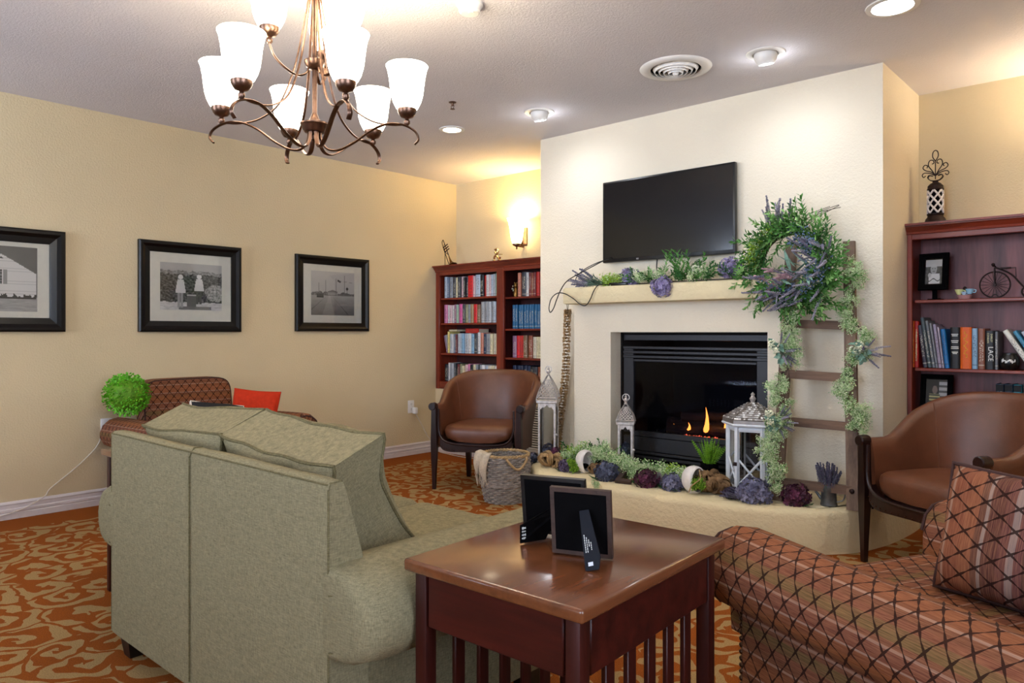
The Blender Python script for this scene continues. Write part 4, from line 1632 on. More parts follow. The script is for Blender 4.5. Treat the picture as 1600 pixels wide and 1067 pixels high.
# lantern finial ornament on top of that bookcase
t = thing('finial_candle_holder', 'tall dark ornament with white lattice and scrolled iron top on bookcase', 'ornament', (4.165, -0.17, TOP))
f = B()
f.lathe([(0.0005, 0), (0.060, 0.001), (0.062, 0.012), (0.054, 0.020), (0.050, 0.034), (0.042, 0.042), (0.040, 0.052), (0.044, 0.056), (0.044, 0.062), (0.0005, 0.062)], 28)
part('base', f, M['iron'], t)
f = B()
f.lathe([(0.036, 0.06), (0.036, 0.20)], 28)
part('cylinder', f, M['matte_black'], t)
f = B()
for s in (-1, 1):
    for k in range(6):
        pts = []
        for i in range(22):
            a = 2 * PI * k / 6 + s * i / 21 * 2.6
            pts.append((0.0395 * math.cos(a), 0.0395 * math.sin(a), 0.066 + 0.130 * i / 21))
        f.tube(pts, 0.0052, 6)
part('white_lattice', f, M['ceramic'], t)
f = B()
f.lathe([(0.042, 0.196), (0.044, 0.204), (0.040, 0.212), (0.040, 0.222), (0.028, 0.236), (0.016, 0.242), (0.014, 0.254), (0.0005, 0.256)], 28)
part('cap', f, M['iron'], t)
f = B()
for s in (-1, 1):
    f.tube(curve([(0, 0, 0.252), (s * 0.022, 0, 0.256), (s * 0.038, 0, 0.272), (s * 0.032, 0, 0.286), (s * 0.014, 0, 0.282)], 16), 0.007, 6, flat=(0.03, 0.006))
part('ribbon_bow', f, M['iron'], t)
f = B()


def scroll(pts, r=0.0028):
    for s in (-1, 1):
        f.tube(curve([(s * x, 0, z) for x, z in pts], 26), r, 6)


scroll([(0.0, 0.282), (0.03, 0.30), (0.058, 0.304), (0.068, 0.292), (0.06, 0.28), (0.050, 0.288)])
scroll([(0.0, 0.282), (0.02, 0.305), (0.05, 0.318), (0.064, 0.334), (0.055, 0.350), (0.040, 0.344), (0.044, 0.332)])
scroll([(0.0, 0.282), (0.018, 0.315), (0.036, 0.345), (0.030, 0.372), (0.012, 0.372), (0.008, 0.356), (0.018, 0.352)])
f.tube([(0, 0, 0.262), (0, 0, 0.37)], 0.0028, 6)
f.tube(curve([(0, 0, 0.366), (-0.014, 0, 0.392), (-0.012, 0, 0.418), (0, 0, 0.428), (0.012, 0, 0.418), (0.014, 0, 0.392), (0, 0, 0.366)], 30), 0.0028, 6)
part('scroll_top', f, M['iron'], t)

# ================================================================== FURNITURE
def pillow_rings(w, h, t, nu=16, nv=16, edge=0.25, pinch=0.5, wob=0.006, seed=0.0):
    """closed cushion in local XZ plane (thickness along Y), boxed rim of edge*t"""
    front, back = [], []
    for j in range(nv + 1):
        fr, bk = [], []
        for i in range(nu + 1):
            u, v = -1 + 2 * i / nu, -1 + 2 * j / nv
            k = (max(0, 1 - abs(u) ** 3.2) * max(0, 1 - abs(v) ** 3.2)) ** 0.55
            th = t / 2 * (edge + (1 - edge) * k)
            pin = 1 - 0.05 * pinch * (1 - k)
            px = u * w / 2 * (1 - 0.045 * pinch * (1 - v * v) * abs(u) ** 6) * pin
            pz = v * h / 2 * (1 - 0.045 * pinch * (1 - u * u) * abs(v) ** 6) * pin
            q = wob * noise.noise(Vector((u * 1.6 + seed, v * 1.6, seed)))
            fr.append((px, -th + q, pz))
            bk.append((px, th + q, pz))
        front.append(fr)
        back.append(bk)
    return front, back


def cushion(name, w, h, t, mat, parent, loc, rot, pipe=None, edge=0.45, wob=0.008, seed=0.0, pr=0.005, pinch=0.5, uvrot=False, uvoff=(0, 0)):
    fr, bk = pillow_rings(w, h, t, 18, 18, edge, pinch, wob, seed)
    nv, nu = len(fr), len(fr[0])
    bb = B()

    def uvf(p):
        return (p[2] + uvoff[0], p[0] + uvoff[1]) if uvrot else (p[0] + uvoff[0], p[2] + uvoff[1])
    for sheet, rev in ((fr, False), (bk, True)):
        vs = [p for r_ in sheet for p in r_]
        fs = []
        uvs = []
        for j in range(nv - 1):
            for i in range(nu - 1):
                q = (j * nu + i, j * nu + i + 1, (j + 1) * nu + i + 1, (j + 1) * nu + i)
                if rev:
                    q = q[::-1]
                fs.append(q)
                uvs.append([uvf(vs[k]) for k in q])
        bb.add(vs, fs, uvs)

    def rim(s):
        return [s[0][i] for i in range(nu)] + [s[j][nu - 1] for j in range(1, nv)] + [s[nv - 1][i] for i in range(nu - 2, -1, -1)] + [s[j][0] for j in range(nv - 2, 0, -1)]
    r1, r2 = rim(fr), rim(bk)
    k = len(r1)
    vs = r1 + r2
    bb.add(vs, [(i, k + i, k + (i + 1) % k, (i + 1) % k) for i in range(k)], [[(r1[i][0] + r1[i][2], 0), (r1[i][0] + r1[i][2], 0.1), (r1[(i + 1) % k][0] + r1[(i + 1) % k][2], 0.1), (r1[(i + 1) % k][0] + r1[(i + 1) % k][2], 0)] for i in range(k)])
    o = part(name, bb, mat, parent, loc, rot, angle=60)
    if pipe:
        for rr in (r1, r2):
            pb = B()
            pb.tube(rr, pr, 6, closed=True)
            part('piping', pb, pipe, o)
    return o


# ------------------------------------------------------------------ sage loveseat (its back to the camera)
sf = thing('loveseat', 'sage green linen loveseat seen from behind', 'sofa', (3.095, -3.55, 0))
ox, oy = 3.095, -3.55
XL, XR, YB = 2.44 - ox, 3.75 - ox, -3.99 - oy
b = B()
sec = [(0.0, 0.085), (0.0, 0.755), (0.004, 0.772), (0.014, 0.78), (0.036, 0.78), (0.046, 0.772), (0.052, 0.755), (0.098, 0.60), (0.115, 0.50), (0.12, 0.36), (0.12, 0.085)]
rs = []
n = 44
for i in range(n + 1):
    x = XL + (XR - XL) * i / n
    e = min(i, n - i)
    sh_ = {0: 0.004, 1: 0.001}.get(e, 0)
    mid = -0.0035 if i in (20, 21) else 0.0
    wob = 0.004 * noise.noise(Vector((x * 3, 0, 0)))
    rs.append([(x, YB + min(max(d, sh_), 0.12 - sh_) - mid, z - sh_ * (z > 0.5) + wob * (z > 0.7)) for d, z in sec])
b.loft(rs, True, True)
part('back_frame', b, M['sofa'], sf, angle=50)
sx = XL + (XR - XL) * 20.5 / 44
b = B()
b.tube([(sx, YB - 0.0005, 0.10), (sx, YB - 0.0005, 0.755), (sx, YB + 0.014, 0.781), (sx, YB + 0.04, 0.781)], 0.0022, 6)
b.tube([(XL + 0.004, YB + 0.004, 0.769), (sx, YB + 0.003, 0.770), (XR - 0.004, YB + 0.004, 0.769)], 0.0028, 6)
b.tube([(XR - 0.002, YB + 0.005, 0.09), (XR - 0.002, YB + 0.005, 0.755), (XR - 0.002, YB + 0.010, 0.773), (XR - 0.002, YB + 0.042, 0.775)], 0.0028, 6)
b.tube([(XL + 0.003, YB + 0.005, 0.09), (XL + 0.003, YB + 0.005, 0.755), (XL + 0.003, YB + 0.010, 0.773), (XL + 0.002, YB + 0.042, 0.775)], 0.0028, 6)
part('seam_piping', b, M['sofa_pipe'], sf)
b = B()
b.rbox(((XL + XR) / 2, (-3.97 - 3.16) / 2 - oy, 0.225), (XR - XL - 0.03, 0.81, 0.285), 0.02, 2)
part('base', b, M['sofa'], sf)


def sofa_arm(sgn):
    bb = B()
    xb = XR if sgn > 0 else -XL
    prof = [(-0.13, 0.36), (-0.135, 0.50), (-0.12, 0.545), (-0.075, 0.572), (-0.01, 0.585), (0.06, 0.58), (0.115, 0.558), (0.152, 0.52), (0.168, 0.475), (0.162, 0.43), (0.135, 0.392), (0.085, 0.372), (0.03, 0.366), (-0.03, 0.36)]
    cx_, cz_ = 0.0, 0.47
    rs_ = []
    stations = [(-3.988, 0.55), (-3.984, 0.78), (-3.97, 0.90), (-3.94, 0.97), (-3.88, 1.0), (-3.7, 1.0), (-3.5, 0.99), (-3.3, 1.0), (-3.16, 1.0), (-3.11, 0.97), (-3.085, 0.88), (-3.075, 0.7)]
    for y, s in stations:
        ring = []
        for dx, z in prof:
            x = dx * (s if dx > 0 else 1) + 0.004 * noise.noise(Vector((y * 5, dx * 9, 2)))
            zz = cz_ + (z - cz_) * (0.6 + 0.4 * s)
            ring.append((sgn * (xb + x), y - oy, zz))
        rs_.append(ring if sgn > 0 else ring[::-1])
    bb.loft(rs_, True, True)
    o = part('arm', bb, M['sofa'], sf, angle=70)
    p = B()
    for q in ((0.03, 0.530), (0.05, 0.40)):
        p.tube([(sgn * (xb + 0.004), -3.9895 - oy, q[1] - 0.012), (sgn * (xb + q[0] + 0.05), -3.972 - oy, q[1] + 0.004)], 0.002, 5)
    part('pleat', p, M['sofa_pipe'], o)
    pb = B()
    pb.rbox((sgn * (xb - 0.068), (-3.95 - 3.12) / 2 - oy, 0.23), (0.12, 0.80, 0.29), 0.015, 2)
    part('arm_panel', pb, M['sofa'], sf)


sofa_arm(1)
sofa_arm(-1)
sw = (XR - XL - 0.27) / 2
for i in range(2):
    bb = B()
    bb.rbox((0, 0, 0), (sw - 0.004, 0.72, 0.14), 0.045, 4)
    part('seat_cushion', bb, M['sofa'], sf, (XL + 0.135 + sw * (i + 0.5), -3.48 - oy, 0.425))
cushion('back_cushion', 0.58, 0.37, 0.23, M['sofa'], sf, (2.715 - ox, -3.735 - oy, 0.672), (R(24), R(-1), R(2)), M['sofa_pipe'], 0.70, 0.035, 1.0, 0.005, 1.7)
cushion('back_cushion', 0.67, 0.37, 0.24, M['sofa'], sf, (3.285 - ox, -3.725 - oy, 0.665), (R(24), R(3), R(-2)), M['sofa_pipe'], 0.70, 0.035, 4.0, 0.005, 1.7)
for x in (XL + 0.06, XR - 0.06):
    for y in (-3.93, -3.22):
        bb = B()
        bb.loft([[(x + sx_ * k, y - oy + sy_ * k, z) for sx_, sy_ in ((-1, -1), (1, -1), (1, 1), (-1, 1))] for z, k in ((0.0, 0.026), (0.09, 0.04))], True, True)
        part('leg', bb, M['leg_dark'], sf, smooth=False)


# ------------------------------------------------------------------ mission end tables
def end_table(label, loc, rz):
    t = thing('end_table', label, 'table', loc, rz)
    w, d, h = 0.485, 0.617, 0.615
    bb = B()
    bb.rbox((0, 0, h - 0.014), (w, d, 0.028), 0.007, 3)
    part('tabletop', bb, M['table_top'], t)
    lx, ly = w / 2 - 0.036, d / 2 - 0.036
    for sx_ in (-1, 1):
        for sy_ in (-1, 1):
            bb = B()
            bb.rbox((sx_ * lx, sy_ * ly, (h - 0.028) / 2), (0.034, 0.034, h - 0.03), 0.003, 2)
            part('leg', bb, M['table_leg'], t)
    for sy_ in (-1, 1):
        bb = B()
        bb.rbox((0, sy_ * (ly + 0.004), h - 0.088), (2 * lx - 0.044, 0.022, 0.118), 0.003, 1)
        part('apron', bb, M['table_side'], t)
    for sx_ in (-1, 1):
        bb = B()
        bb.rbox((sx_ * (lx + 0.004), 0, h - 0.088), (0.022, 2 * ly - 0.044, 0.118), 0.003, 1)
        part('apron', bb, M['table_side'], t)
        bb = B()
        bb.rbox((sx_ * lx, 0, 0.115), (0.022, 2 * ly - 0.044, 0.05), 0.003, 1)
        part('stretcher', bb, M['table_side'], t)
        sl_ = B()
        sl_.rbox((0, 0, 0), (0.012, 0.034, h - 0.147 - 0.14), 0.002, 1)
        me = sl_.mesh('slat', M['table_leg'])
        for i in range(5):
            link('slat', me, t, (sx_ * lx, -ly + 0.022 + (2 * ly - 0.044) * (i + 1) / 6, (h - 0.147 + 0.14) / 2))
    bb = B()
    bb.rbox((0, 0, 0.128), (2 * lx - 0.02, 2 * ly + 0.02, 0.018), 0.003, 1)
    part('lower_shelf', bb, M['table_top'], t)
    return t


end_table('cherry wood end table holding two picture frames, between the loveseat and the armchair', (4.138, -3.58, 0), R(2))
end_table('dark wooden end table mostly hidden behind the far end of the loveseat', (1.97, -3.47, 0), 0)


# ------------------------------------------------------------------ brown leather barrel chairs
def barrel_chair(label, loc, rz):
    t = thing('barrel_chair', label, 'chair', loc, rz, 'brown leather barrel chairs')
    # plan path of the shell
    path = []
    a, fy, my, by = 0.298, -0.25, 0.03, 0.30
    for i in range(6):
        path.append((-a, fy + (my - fy) * i / 6))
    for i in range(25):
        th = PI - PI * i / 24
        path.append((a * math.cos(th), my + (by - my) * math.sin(th)))
    for i in range(1, 7):
        path.append((a, my + (fy - my) * i / 6))
    rs_ = []
    m_ = len(path)
    for i, (x, y) in enumerate(path):
        p0 = Vector(path[max(i - 1, 0)])
        p1 = Vector(path[min(i + 1, m_ - 1)])
        d = (p1 - p0).normalized()
        nrm = Vector((-d.y, d.x))  # outward for this direction of travel
        s = min(1, max(0, (y - fy) / (by - fy)))
        k = s * s * (3 - 2 * s)
        k = max(0.0, (k - 0.12) / 0.88) if s > 0 else 0
        top = 0.605 + 0.225 * k
        lean = 0.015 + 0.055 * k

        def pt(off, z, le=0.0):
            q = Vector((x, y)) + nrm * (off + le)
            return (q.x, q.y, z)
        rs_.append([pt(-0.024, 0.33), pt(-0.026, 0.42), pt(-0.027, (top + 0.42) / 2, lean * 0.45), pt(-0.026, top - 0.05, lean * 0.9), pt(-0.018, top - 0.012, lean), pt(0.004, top, lean),
                    pt(0.026, top - 0.008, lean), pt(0.036, top - 0.03, lean), pt(0.030, top - 0.06, lean * 0.9), pt(0.024, (top + 0.4) / 2, lean * 0.5), pt(0.022, 0.40), pt(0.018, 0.285)])
    bb = B()
    bb.loft(rs_, True, True)
    part('backrest', bb, M['leather'], t, angle=60)
    # inner seams of the back panel
    for i in (9, m_ - 10):
        bb = B()
        bb.tube([Vector(p) * 1.0 for p in rs_[i][0:5]], 0.003, 6)
        part('back_seam', bb, M['leather'], t)
    # seat cushion: crowned pad
    pad = []
    outl = []
    for i in range(40):
        th = 2 * PI * i / 40
        cx_, sy_ = math.cos(th), math.sin(th)
        ex = math.copysign(abs(cx_) ** 0.42, cx_) * 0.270
        ey = math.copysign(abs(sy_) ** (0.62 if sy_ > 0 else 0.36), sy_)
        ey = ey * (0.265 if ey > 0 else 0.292)
        if ey > 0:
            ex *= 1 - 0.10 * (ey / 0.265) ** 2
        outl.append((ex, ey))
    rsx = []
    for sc2, z in ((0.92, 0.335), (0.985, 0.342), (1.0, 0.37), (1.0, 0.412), (0.985, 0.436), (0.93, 0.450), (0.75, 0.461), (0.5, 0.466), (0.2, 0.469), (0.02, 0.47)):
        ring = []
        for x, y in outl:
            drop = 0.0
            if y < -0.15 and z > 0.33:
                drop = 0.012 * (abs(x) / 0.27) ** 2 * -1
            zz = z + (0.055 * (abs(x * sc2) / 0.268) ** 3 if (y < -0.1 and z < 0.40) else 0)
            ring.append((x * sc2, y * sc2 - 0.005, zz + drop * 0))
        rsx.append(ring)
    bb = B()
    bb.loft(rsx, True, True)
    part('seat', bb, M['leather'], t, angle=60)
    # carved front frame: posts with scroll, U-shaped moulding and rail
    fyy = -0.275
    for s in (-1, 1):
        ring = []
        for z, x0, x1, dy in ((0.0, 0.305, 0.327, 0.024), (0.12, 0.301, 0.330, 0.030), (0.28, 0.294, 0.335, 0.040), (0.36, 0.290, 0.335, 0.044), (0.46, 0.296, 0.332, 0.044), (0.56, 0.298, 0.330, 0.044), (0.595, 0.299, 0.330, 0.044)):
            ring.append([(s * x0, fyy - dy / 2, z), (s * x1, fyy - dy / 2, z), (s * x1, fyy + dy / 2, z), (s * x0, fyy + dy / 2, z)][::(1 if s > 0 else -1)])
        bb = B()
        bb.loft(ring, True, True)
        part('leg', bb, M['chair_wood'], t, angle=30)
        bb = B()
        mt = Matrix.Translation((s * 0.325, fyy, 0.590)) @ Matrix.Rotation(R(90), 4, 'X') @ Matrix.Diagonal((0.84, 0.84, 1, 1))
        bb.lathe([(0.0005, -0.030), (0.010, -0.031), (0.013, -0.027), (0.020, -0.026), (0.024, -0.030), (0.031, -0.028), (0.033, -0.022), (0.033, 0.022), (0.028, 0.027), (0.0005, 0.027)], 22, mat=mt)
        part('arm_scroll', bb, M['chair_wood'], t)
        # rear leg, raked back
        bb = B()
        bb.loft([[(s * (0.215 + kx) + sx_ * k, 0.16 + ky + sy_ * k, z) for sx_, sy_ in ((-1, -1), (1, -1), (1, 1), (-1, 1))] for z, k, kx, ky in ((0, 0.014, 0.02, 0.07), (0.16, 0.018, 0.008, 0.03), (0.33, 0.023, 0, 0))], True, True)
        part('leg', bb, M['chair_wood'], t, smooth=False)
    um = curve([(-0.278, fyy - 0.012, 0.575), (-0.279, fyy - 0.014, 0.48), (-0.272, fyy - 0.018, 0.41), (-0.245, fyy - 0.022, 0.362), (-0.19, fyy - 0.025, 0.338), (-0.10, fyy - 0.026, 0.328), (0, fyy - 0.026, 0.326),
                (0.10, fyy - 0.026, 0.328), (0.19, fyy - 0.025, 0.338), (0.245, fyy - 0.022, 0.362), (0.272, fyy - 0.018, 0.41), (0.279, fyy - 0.014, 0.48), (0.278, fyy - 0.012, 0.575)], 60)
    bb = B()
    bb.tube(um, 0.008, 8)
    part('front_moulding', bb, M['chair_wood'], t)
    low = [Vector((p.x, p.y + 0.012, p.z - 0.014)) for p in um[12:-12]]
    bb = B()
    rr_ = []
    for p in low:
        d = 0.034 + 0.03 * (abs(p.x) / 0.27) ** 2
        rr_.append([(p.x, p.y - 0.012, p.z + 0.012), (p.x, p.y - 0.012, p.z - d), (p.x, p.y + 0.03, p.z - d), (p.x, p.y + 0.03, p.z + 0.012)])
    bb.loft(rr_, True, True)
    part('front_rail', bb, M['chair_wood'], t, angle=40)
    # seat deck under the pad and side welts
    bb = B()
    bb.prism([(x * 0.97, y * 0.97) for x, y in outl], 0.295, 0.338)
    part('seat_frame', bb, M['chair_wood'], t)
    bb = B()
    nl = B()
    for i in range(19):
        p = low[int(i * (len(low) - 1) / 18)]
        nl.ball((p.x, p.y - 0.013, p.z - 0.026 - 0.02 * (abs(p.x) / 0.27) ** 2), 0.004, 5)
    part('nailheads', nl, M['nail'], t)['kind'] = 'stuff'
    return t


barrel_chair('brown leather barrel chair beside the wicker basket, in front of the tall bookcase', (1.425, -1.035, 0), R(25.5))
barrel_chair('brown leather barrel chair right of the ladder, in front of the bicycle bookcase', (4.475, -1.06, 0), R(-31))


# ------------------------------------------------------------------ diamond patterned armchairs
def club_chair(label, loc, rz):
    t = thing('patterned_armchair', label, 'armchair', loc, rz, 'diamond patterned armchairs')
    prof = [(0.30, 0.40), (0.305, 0.50), (0.325, 0.555), (0.365, 0.588), (0.415, 0.597), (0.465, 0.585), (0.505, 0.552), (0.523, 0.505), (0.522, 0.452), (0.498, 0.408), (0.455, 0.384), (0.418, 0.378), (0.412, 0.30), (0.30, 0.30)]
    for s in (1, -1):
        rs_ = []
        for y, k in ((-0.455, 0.30), (-0.452, 0.62), (-0.444, 0.84), (-0.43, 0.95), (-0.405, 1.0), (-0.30, 1.0), (-0.15, 0.99), (0.0, 0.985), (0.15, 0.99), (0.30, 1.0), (0.42, 1.0), (0.44, 0.9)):
            ring = []
            for x, z in prof:
                cx_, cz_ = 0.412, 0.49
                if z > 0.39:
                    xx, zz = cx_ + (x - cx_) * k, cz_ + (z - cz_) * k
                else:
                    xx, zz = cx_ + (x - cx_) * (0.5 + 0.5 * k), z
                ring.append((s * xx, y, zz - (0.012 * (1 + y / 0.45) if z > 0.5 else 0)))
            rs_.append(ring if s > 0 else ring[::-1])
        bb = B()
        bb.loft(rs_, True, True)
        part('arm', bb, M['lattice'], t, angle=65)
        bb = B()
        pts = [(p[0], -0.449, p[2]) for p in rs_[2][1:11]] if s > 0 else [(p[0], -0.449, p[2]) for p in rs_[2][3:13]]
        bb.tube(pts, 0.005, 6)
        part('piping', bb, M['pipe_brown'], t)
        bb = B()
        bb.rbox((s * 0.36, 0.01, 0.225), (0.12, 0.84, 0.29), 0.012, 2)
        part('side_panel', bb, M['lattice'], t)
        bb = B()
        for i in range(16):
            bb.ball((s * 0.414, -0.408, 0.095 + 0.0178 * i), 0.0085, 6)
        part('nailheads', bb, M['nail'], t)['kind'] = 'stuff'
    bb = B()
    bb.rbox((0, -0.02, 0.19), (0.62, 0.80, 0.22), 0.015, 2)
    part('seat_base', bb, M['lattice'], t)
    bb = B()
    bb.rbox((0, -0.095, 0.375), (0.60, 0.66, 0.15), 0.05, 4)
    part('seat_cushion', bb, M['lattice'], t)
    # back: slightly reclined upholstered slab with rounded top corners
    rs_ = []
    for (y0, k) in ((0.0, 0.93), (0.012, 0.98), (0.03, 1.0), (0.13, 1.0), (0.15, 0.98), (0.16, 0.93)):
        ring = []
        for i in range(36):
            a = i / 36 * 2 * PI
            cx_, sz_ = math.cos(a), math.sin(a)
            x = math.copysign(abs(cx_) ** 0.28, cx_) * 0.30 * k
            z = math.copysign(abs(sz_) ** 0.28, sz_) * 0.265 * k
            ring.append((x, 0.245 + y0 + (z + 0.265) * 0.14, 0.545 + z))
        rs_.append(ring)
    bb = B()
    fs0 = len(bb.f)
    bb.loft(rs_, True, True)
    for i in range(fs0, len(bb.f)):
        bb.uv[i] = [(bb.v[q][0], bb.v[q][2] + bb.v[q][1]) for q in bb.f[i]]
    part('backrest', bb, M['lattice'], t, angle=60)
    bb = B()
    bb.tube(rs_[1], 0.005, 6, closed=True)
    part('piping', bb, M['pipe_brown'], t)
    for x in (-0.38, 0.38):
        for y in (-0.38, 0.40):
            bb = B()
            bb.rbox((x, y, 0.042), (0.055, 0.055, 0.085), 0.005, 1)
            part('leg', bb, M['leg_dark'], t)
    return t


club_chair('diamond patterned rust armchair in the near right corner holding a matching throw pillow', (4.865, -2.86, 0), R(-115.5))
club_chair('diamond patterned rust armchair against the picture wall behind the loveseat', (0.56, -2.72, 0), R(90))
M['lattice_pillow'] = lattice_mat('diamond lattice pillow cloth', [(0.0, lin('#7a6034')), (0.10, lin('#8a5440')), (0.22, lin('#b08e7c')), (0.25, lin('#8c4c38')), (0.40, lin('#96583e')), (0.52, lin('#5f3a36')),
                                                                     (0.58, lin('#a5958c')), (0.61, lin('#522a30')), (0.74, lin('#683a40')), (0.82, lin('#a0908c')), (0.88, lin('#6a3c48')), (0.95, lin('#3c2430'))])
pl = thing('throw_pillow', 'diamond patterned throw pillow with striped cloth on the near armchair', 'pillow', (4.925, -2.80, 0.605))
cushion('pillow_body', 0.40, 0.34, 0.17, M['lattice_pillow'], pl, (0, 0, 0), (R(-12), R(3), R(-15)), M['pipe_brown'], 0.14, 0.012, 2.0, 0.006, 1.0, uvrot=True, uvoff=(0, 0.22))
pl = thing('throw_pillow', 'plain red orange throw pillow leaning on the far armchair', 'pillow', (0.74, -2.52, 0.595))
cushion('pillow_body', 0.32, 0.32, 0.11, M['red_cloth'], pl, (0, 0, 0), (R(-14), R(5), R(44)), None, 0.10, 0.012, 6.0, 0.005, 1.0)
pl = thing('throw_pillow', 'dark navy pillow with a pale edge, mostly hidden beside the red one', 'pillow', (0.84, -2.81, 0.56))
cushion('pillow_body', 0.34, 0.30, 0.11, M['navy_cloth'], pl, (0, 0, 0), (R(-38), R(9), R(80)), M['cord_white'], 0.12, 0.01, 3.0, 0.005, 1.0)


# ------------------------------------------------------------------ two picture frames on the end table, seen from behind
def back_frame(label, loc, rz, w, h, mat, tilt, leg_pts, edge):
    t = thing('tabletop_photo_frame', label, 'photo frame', loc, rz, 'photo frames on the cherry end table')
    a = R(tilt)
    zc = h / 2 * math.cos(a) + 0.004
    for bb in moulding(w, h, edge, 0.016):
        part('frame_rail', bb, mat, t, (0, 0, zc), (a, 0, PI), angle=20)
    bb = B()
    bb.box((0, -0.002, 0), (w - 0.02, 0.006, h - 0.02))
    part('backing_board', bb, M['matte_black'], t, (0, 0, zc), (a, 0, PI), smooth=False)
    return t, a, zc


# the strut leans towards the camera (local -Y is towards the camera)
t, a, zc = back_frame('brown edged photo frame seen from behind with navy easel strut, nearer the table corner', (4.205, -3.635, 0.615), R(20), 0.140, 0.154, M['old_frame'], -7, None, 0.016)
bb = B()
L0, L1 = Vector((0.012, -0.014, 0.112)), Vector((0.048, -0.078, 0.003))
dv = (L1 - L0)
side = Vector((1, 0, 0.25)).normalized()
nn = dv.cross(side).normalized() * 0.0018
w0, w1 = 0.011, 0.020
q = [L0 - side * w0, L0 + side * w0, L0 + dv * 0.8 + side * w1 * 1.15, L1 + side * w1 * 0.8, L1 - side * w1 * 0.7]
bb.loft([[p - nn for p in q], [p + nn for p in q]], True, True)
part('easel_strut', bb, M['easel_navy'], t, smooth=False)
mid = L0 + dv * 0.55
nrm = nn.normalized()
if nrm.y > 0:
    nrm = -nrm
ydir = -dv.normalized()
xdir = ydir.cross(nrm).normalized()
mt = Matrix((xdir, ydir, nrm)).transposed().to_4x4()
for row_, (tx, sz) in enumerate((('', 0), ('', 0), ('', 0))):
    pass
bb = B()
random.seed(11)
for k, ln in enumerate((0.040, 0.030, 0.014, 0.018)):
    xo = -0.007 + 0.0045 * k
    yy = 0.018 - (0.006 * k)
    s0 = 0
    while s0 < ln:
        dl = rnd(0.0025, 0.005)
        bb.box((0, 0, 0), (0.0014, dl, 0.0004), mat=Matrix.Translation(mid + nrm * 0.0024) @ mt @ Matrix.Translation((xo, yy - s0 - dl / 2, 0)))
        s0 += dl + 0.0012
part('care_print', bb, INK['white'], t, smooth=False)
bb = B()
bb.box((0, 0, 0), (0.011, 0.008, 0.0004), mat=Matrix.Translation(L0 + dv * 0.90 + nrm * 0.0024) @ mt)
part('price_sticker', bb, INK['navyink'], t, smooth=False)

t, a, zc = back_frame('wide black photo frame seen from behind, further from the table corner', (4.055, -3.545, 0.615), R(18), 0.168, 0.148, M['black'], -9, None, 0.02)
bb = B()
L0, L1 = Vector((-0.005, -0.014, 0.075)), Vector((-0.052, -0.085, 0.003))
dv = L1 - L0
q = [L0, L0 + Vector((0.02, 0, -0.008)), Vector((-0.01, -0.03, 0.003)), L1, L1 + Vector((0, 0.0, 0.042))]
nn = (q[2] - q[0]).cross(q[3] - q[0]).normalized() * 0.002
bb.loft([[p - nn for p in q], [p + nn for p in q]], True, True)
part('easel_strut', bb, M['matte_black'], t, smooth=False)
nrm = nn.normalized()
if nrm.x < 0 and nrm.y > 0:
    nrm = -nrm
if nrm.y > 0:
    nrm = -nrm
xd = (L1 - L0)
xd.z = 0
xd.normalize()
bb = B()
for k in range(4):
    for j in range(4):
        bb.box((0, 0, 0), (rnd(0.0012, 0.002), rnd(0.003, 0.006), 0.0004), mat=Matrix.Translation(L1 + Vector((0, 0, 0.011 + 0.008 * j)) - xd * (0.004 + 0.003 * k) + nrm * 0.0026) @ Matrix((xd, Vector((0, 0, 1)), nrm)).transposed().to_4x4())
part('care_print', bb, INK['white'], t, smooth=False)

# ------------------------------------------------------------------ topiary ball resting on the arm of the far armchair
t = thing('topiary_ball', 'bright green boxwood topiary ball above the far end of the loveseat', 'plant', (0.34, -3.155, 0.592))
core = B()
core.ball((0, 0, 0.14), 0.105, 12)
part('core', core, GREEN['moss'], t)
bb = B()
random.seed(5)
for i in range(1500):
    z = rnd(-1, 1)
    a = rnd(0, 2 * PI)
    k = math.sqrt(1 - z * z)
    d = Vector((k * math.cos(a), k * math.sin(a), z))
    p = Vector((0, 0, 0.14)) + d * rnd(0.098, 0.132)
    n1 = (d + Vector((rnd(-.8, .8), rnd(-.8, .8), rnd(-.8, .8)))).normalized()
    n2 = n1.orthogonal().normalized()
    L_, W_ = rnd(0.010, 0.017), rnd(0.005, 0.008)
    bb.add([p, p + n1 * L_ * 0.5 + n2 * W_, p + n1 * L_, p + n1 * L_ * 0.5 - n2 * W_], [(0, 1, 2, 3)])
part('leaves', bb, GREEN['box'], t, smooth=False)['kind'] = 'stuff'

# ------------------------------------------------------------------ wicker basket with a throw
t = thing('wicker_basket', 'round grey wicker basket with tan rim and ear handles by the hearth', 'basket', (1.875, -1.345, 0))
HB = 0.315


def brad(z):
    s = z / HB
    return 0.128 + 0.036 * math.sin(min(1, s * 1.25) * PI / 2) - 0.006 * max(0, s - 0.8) * 5


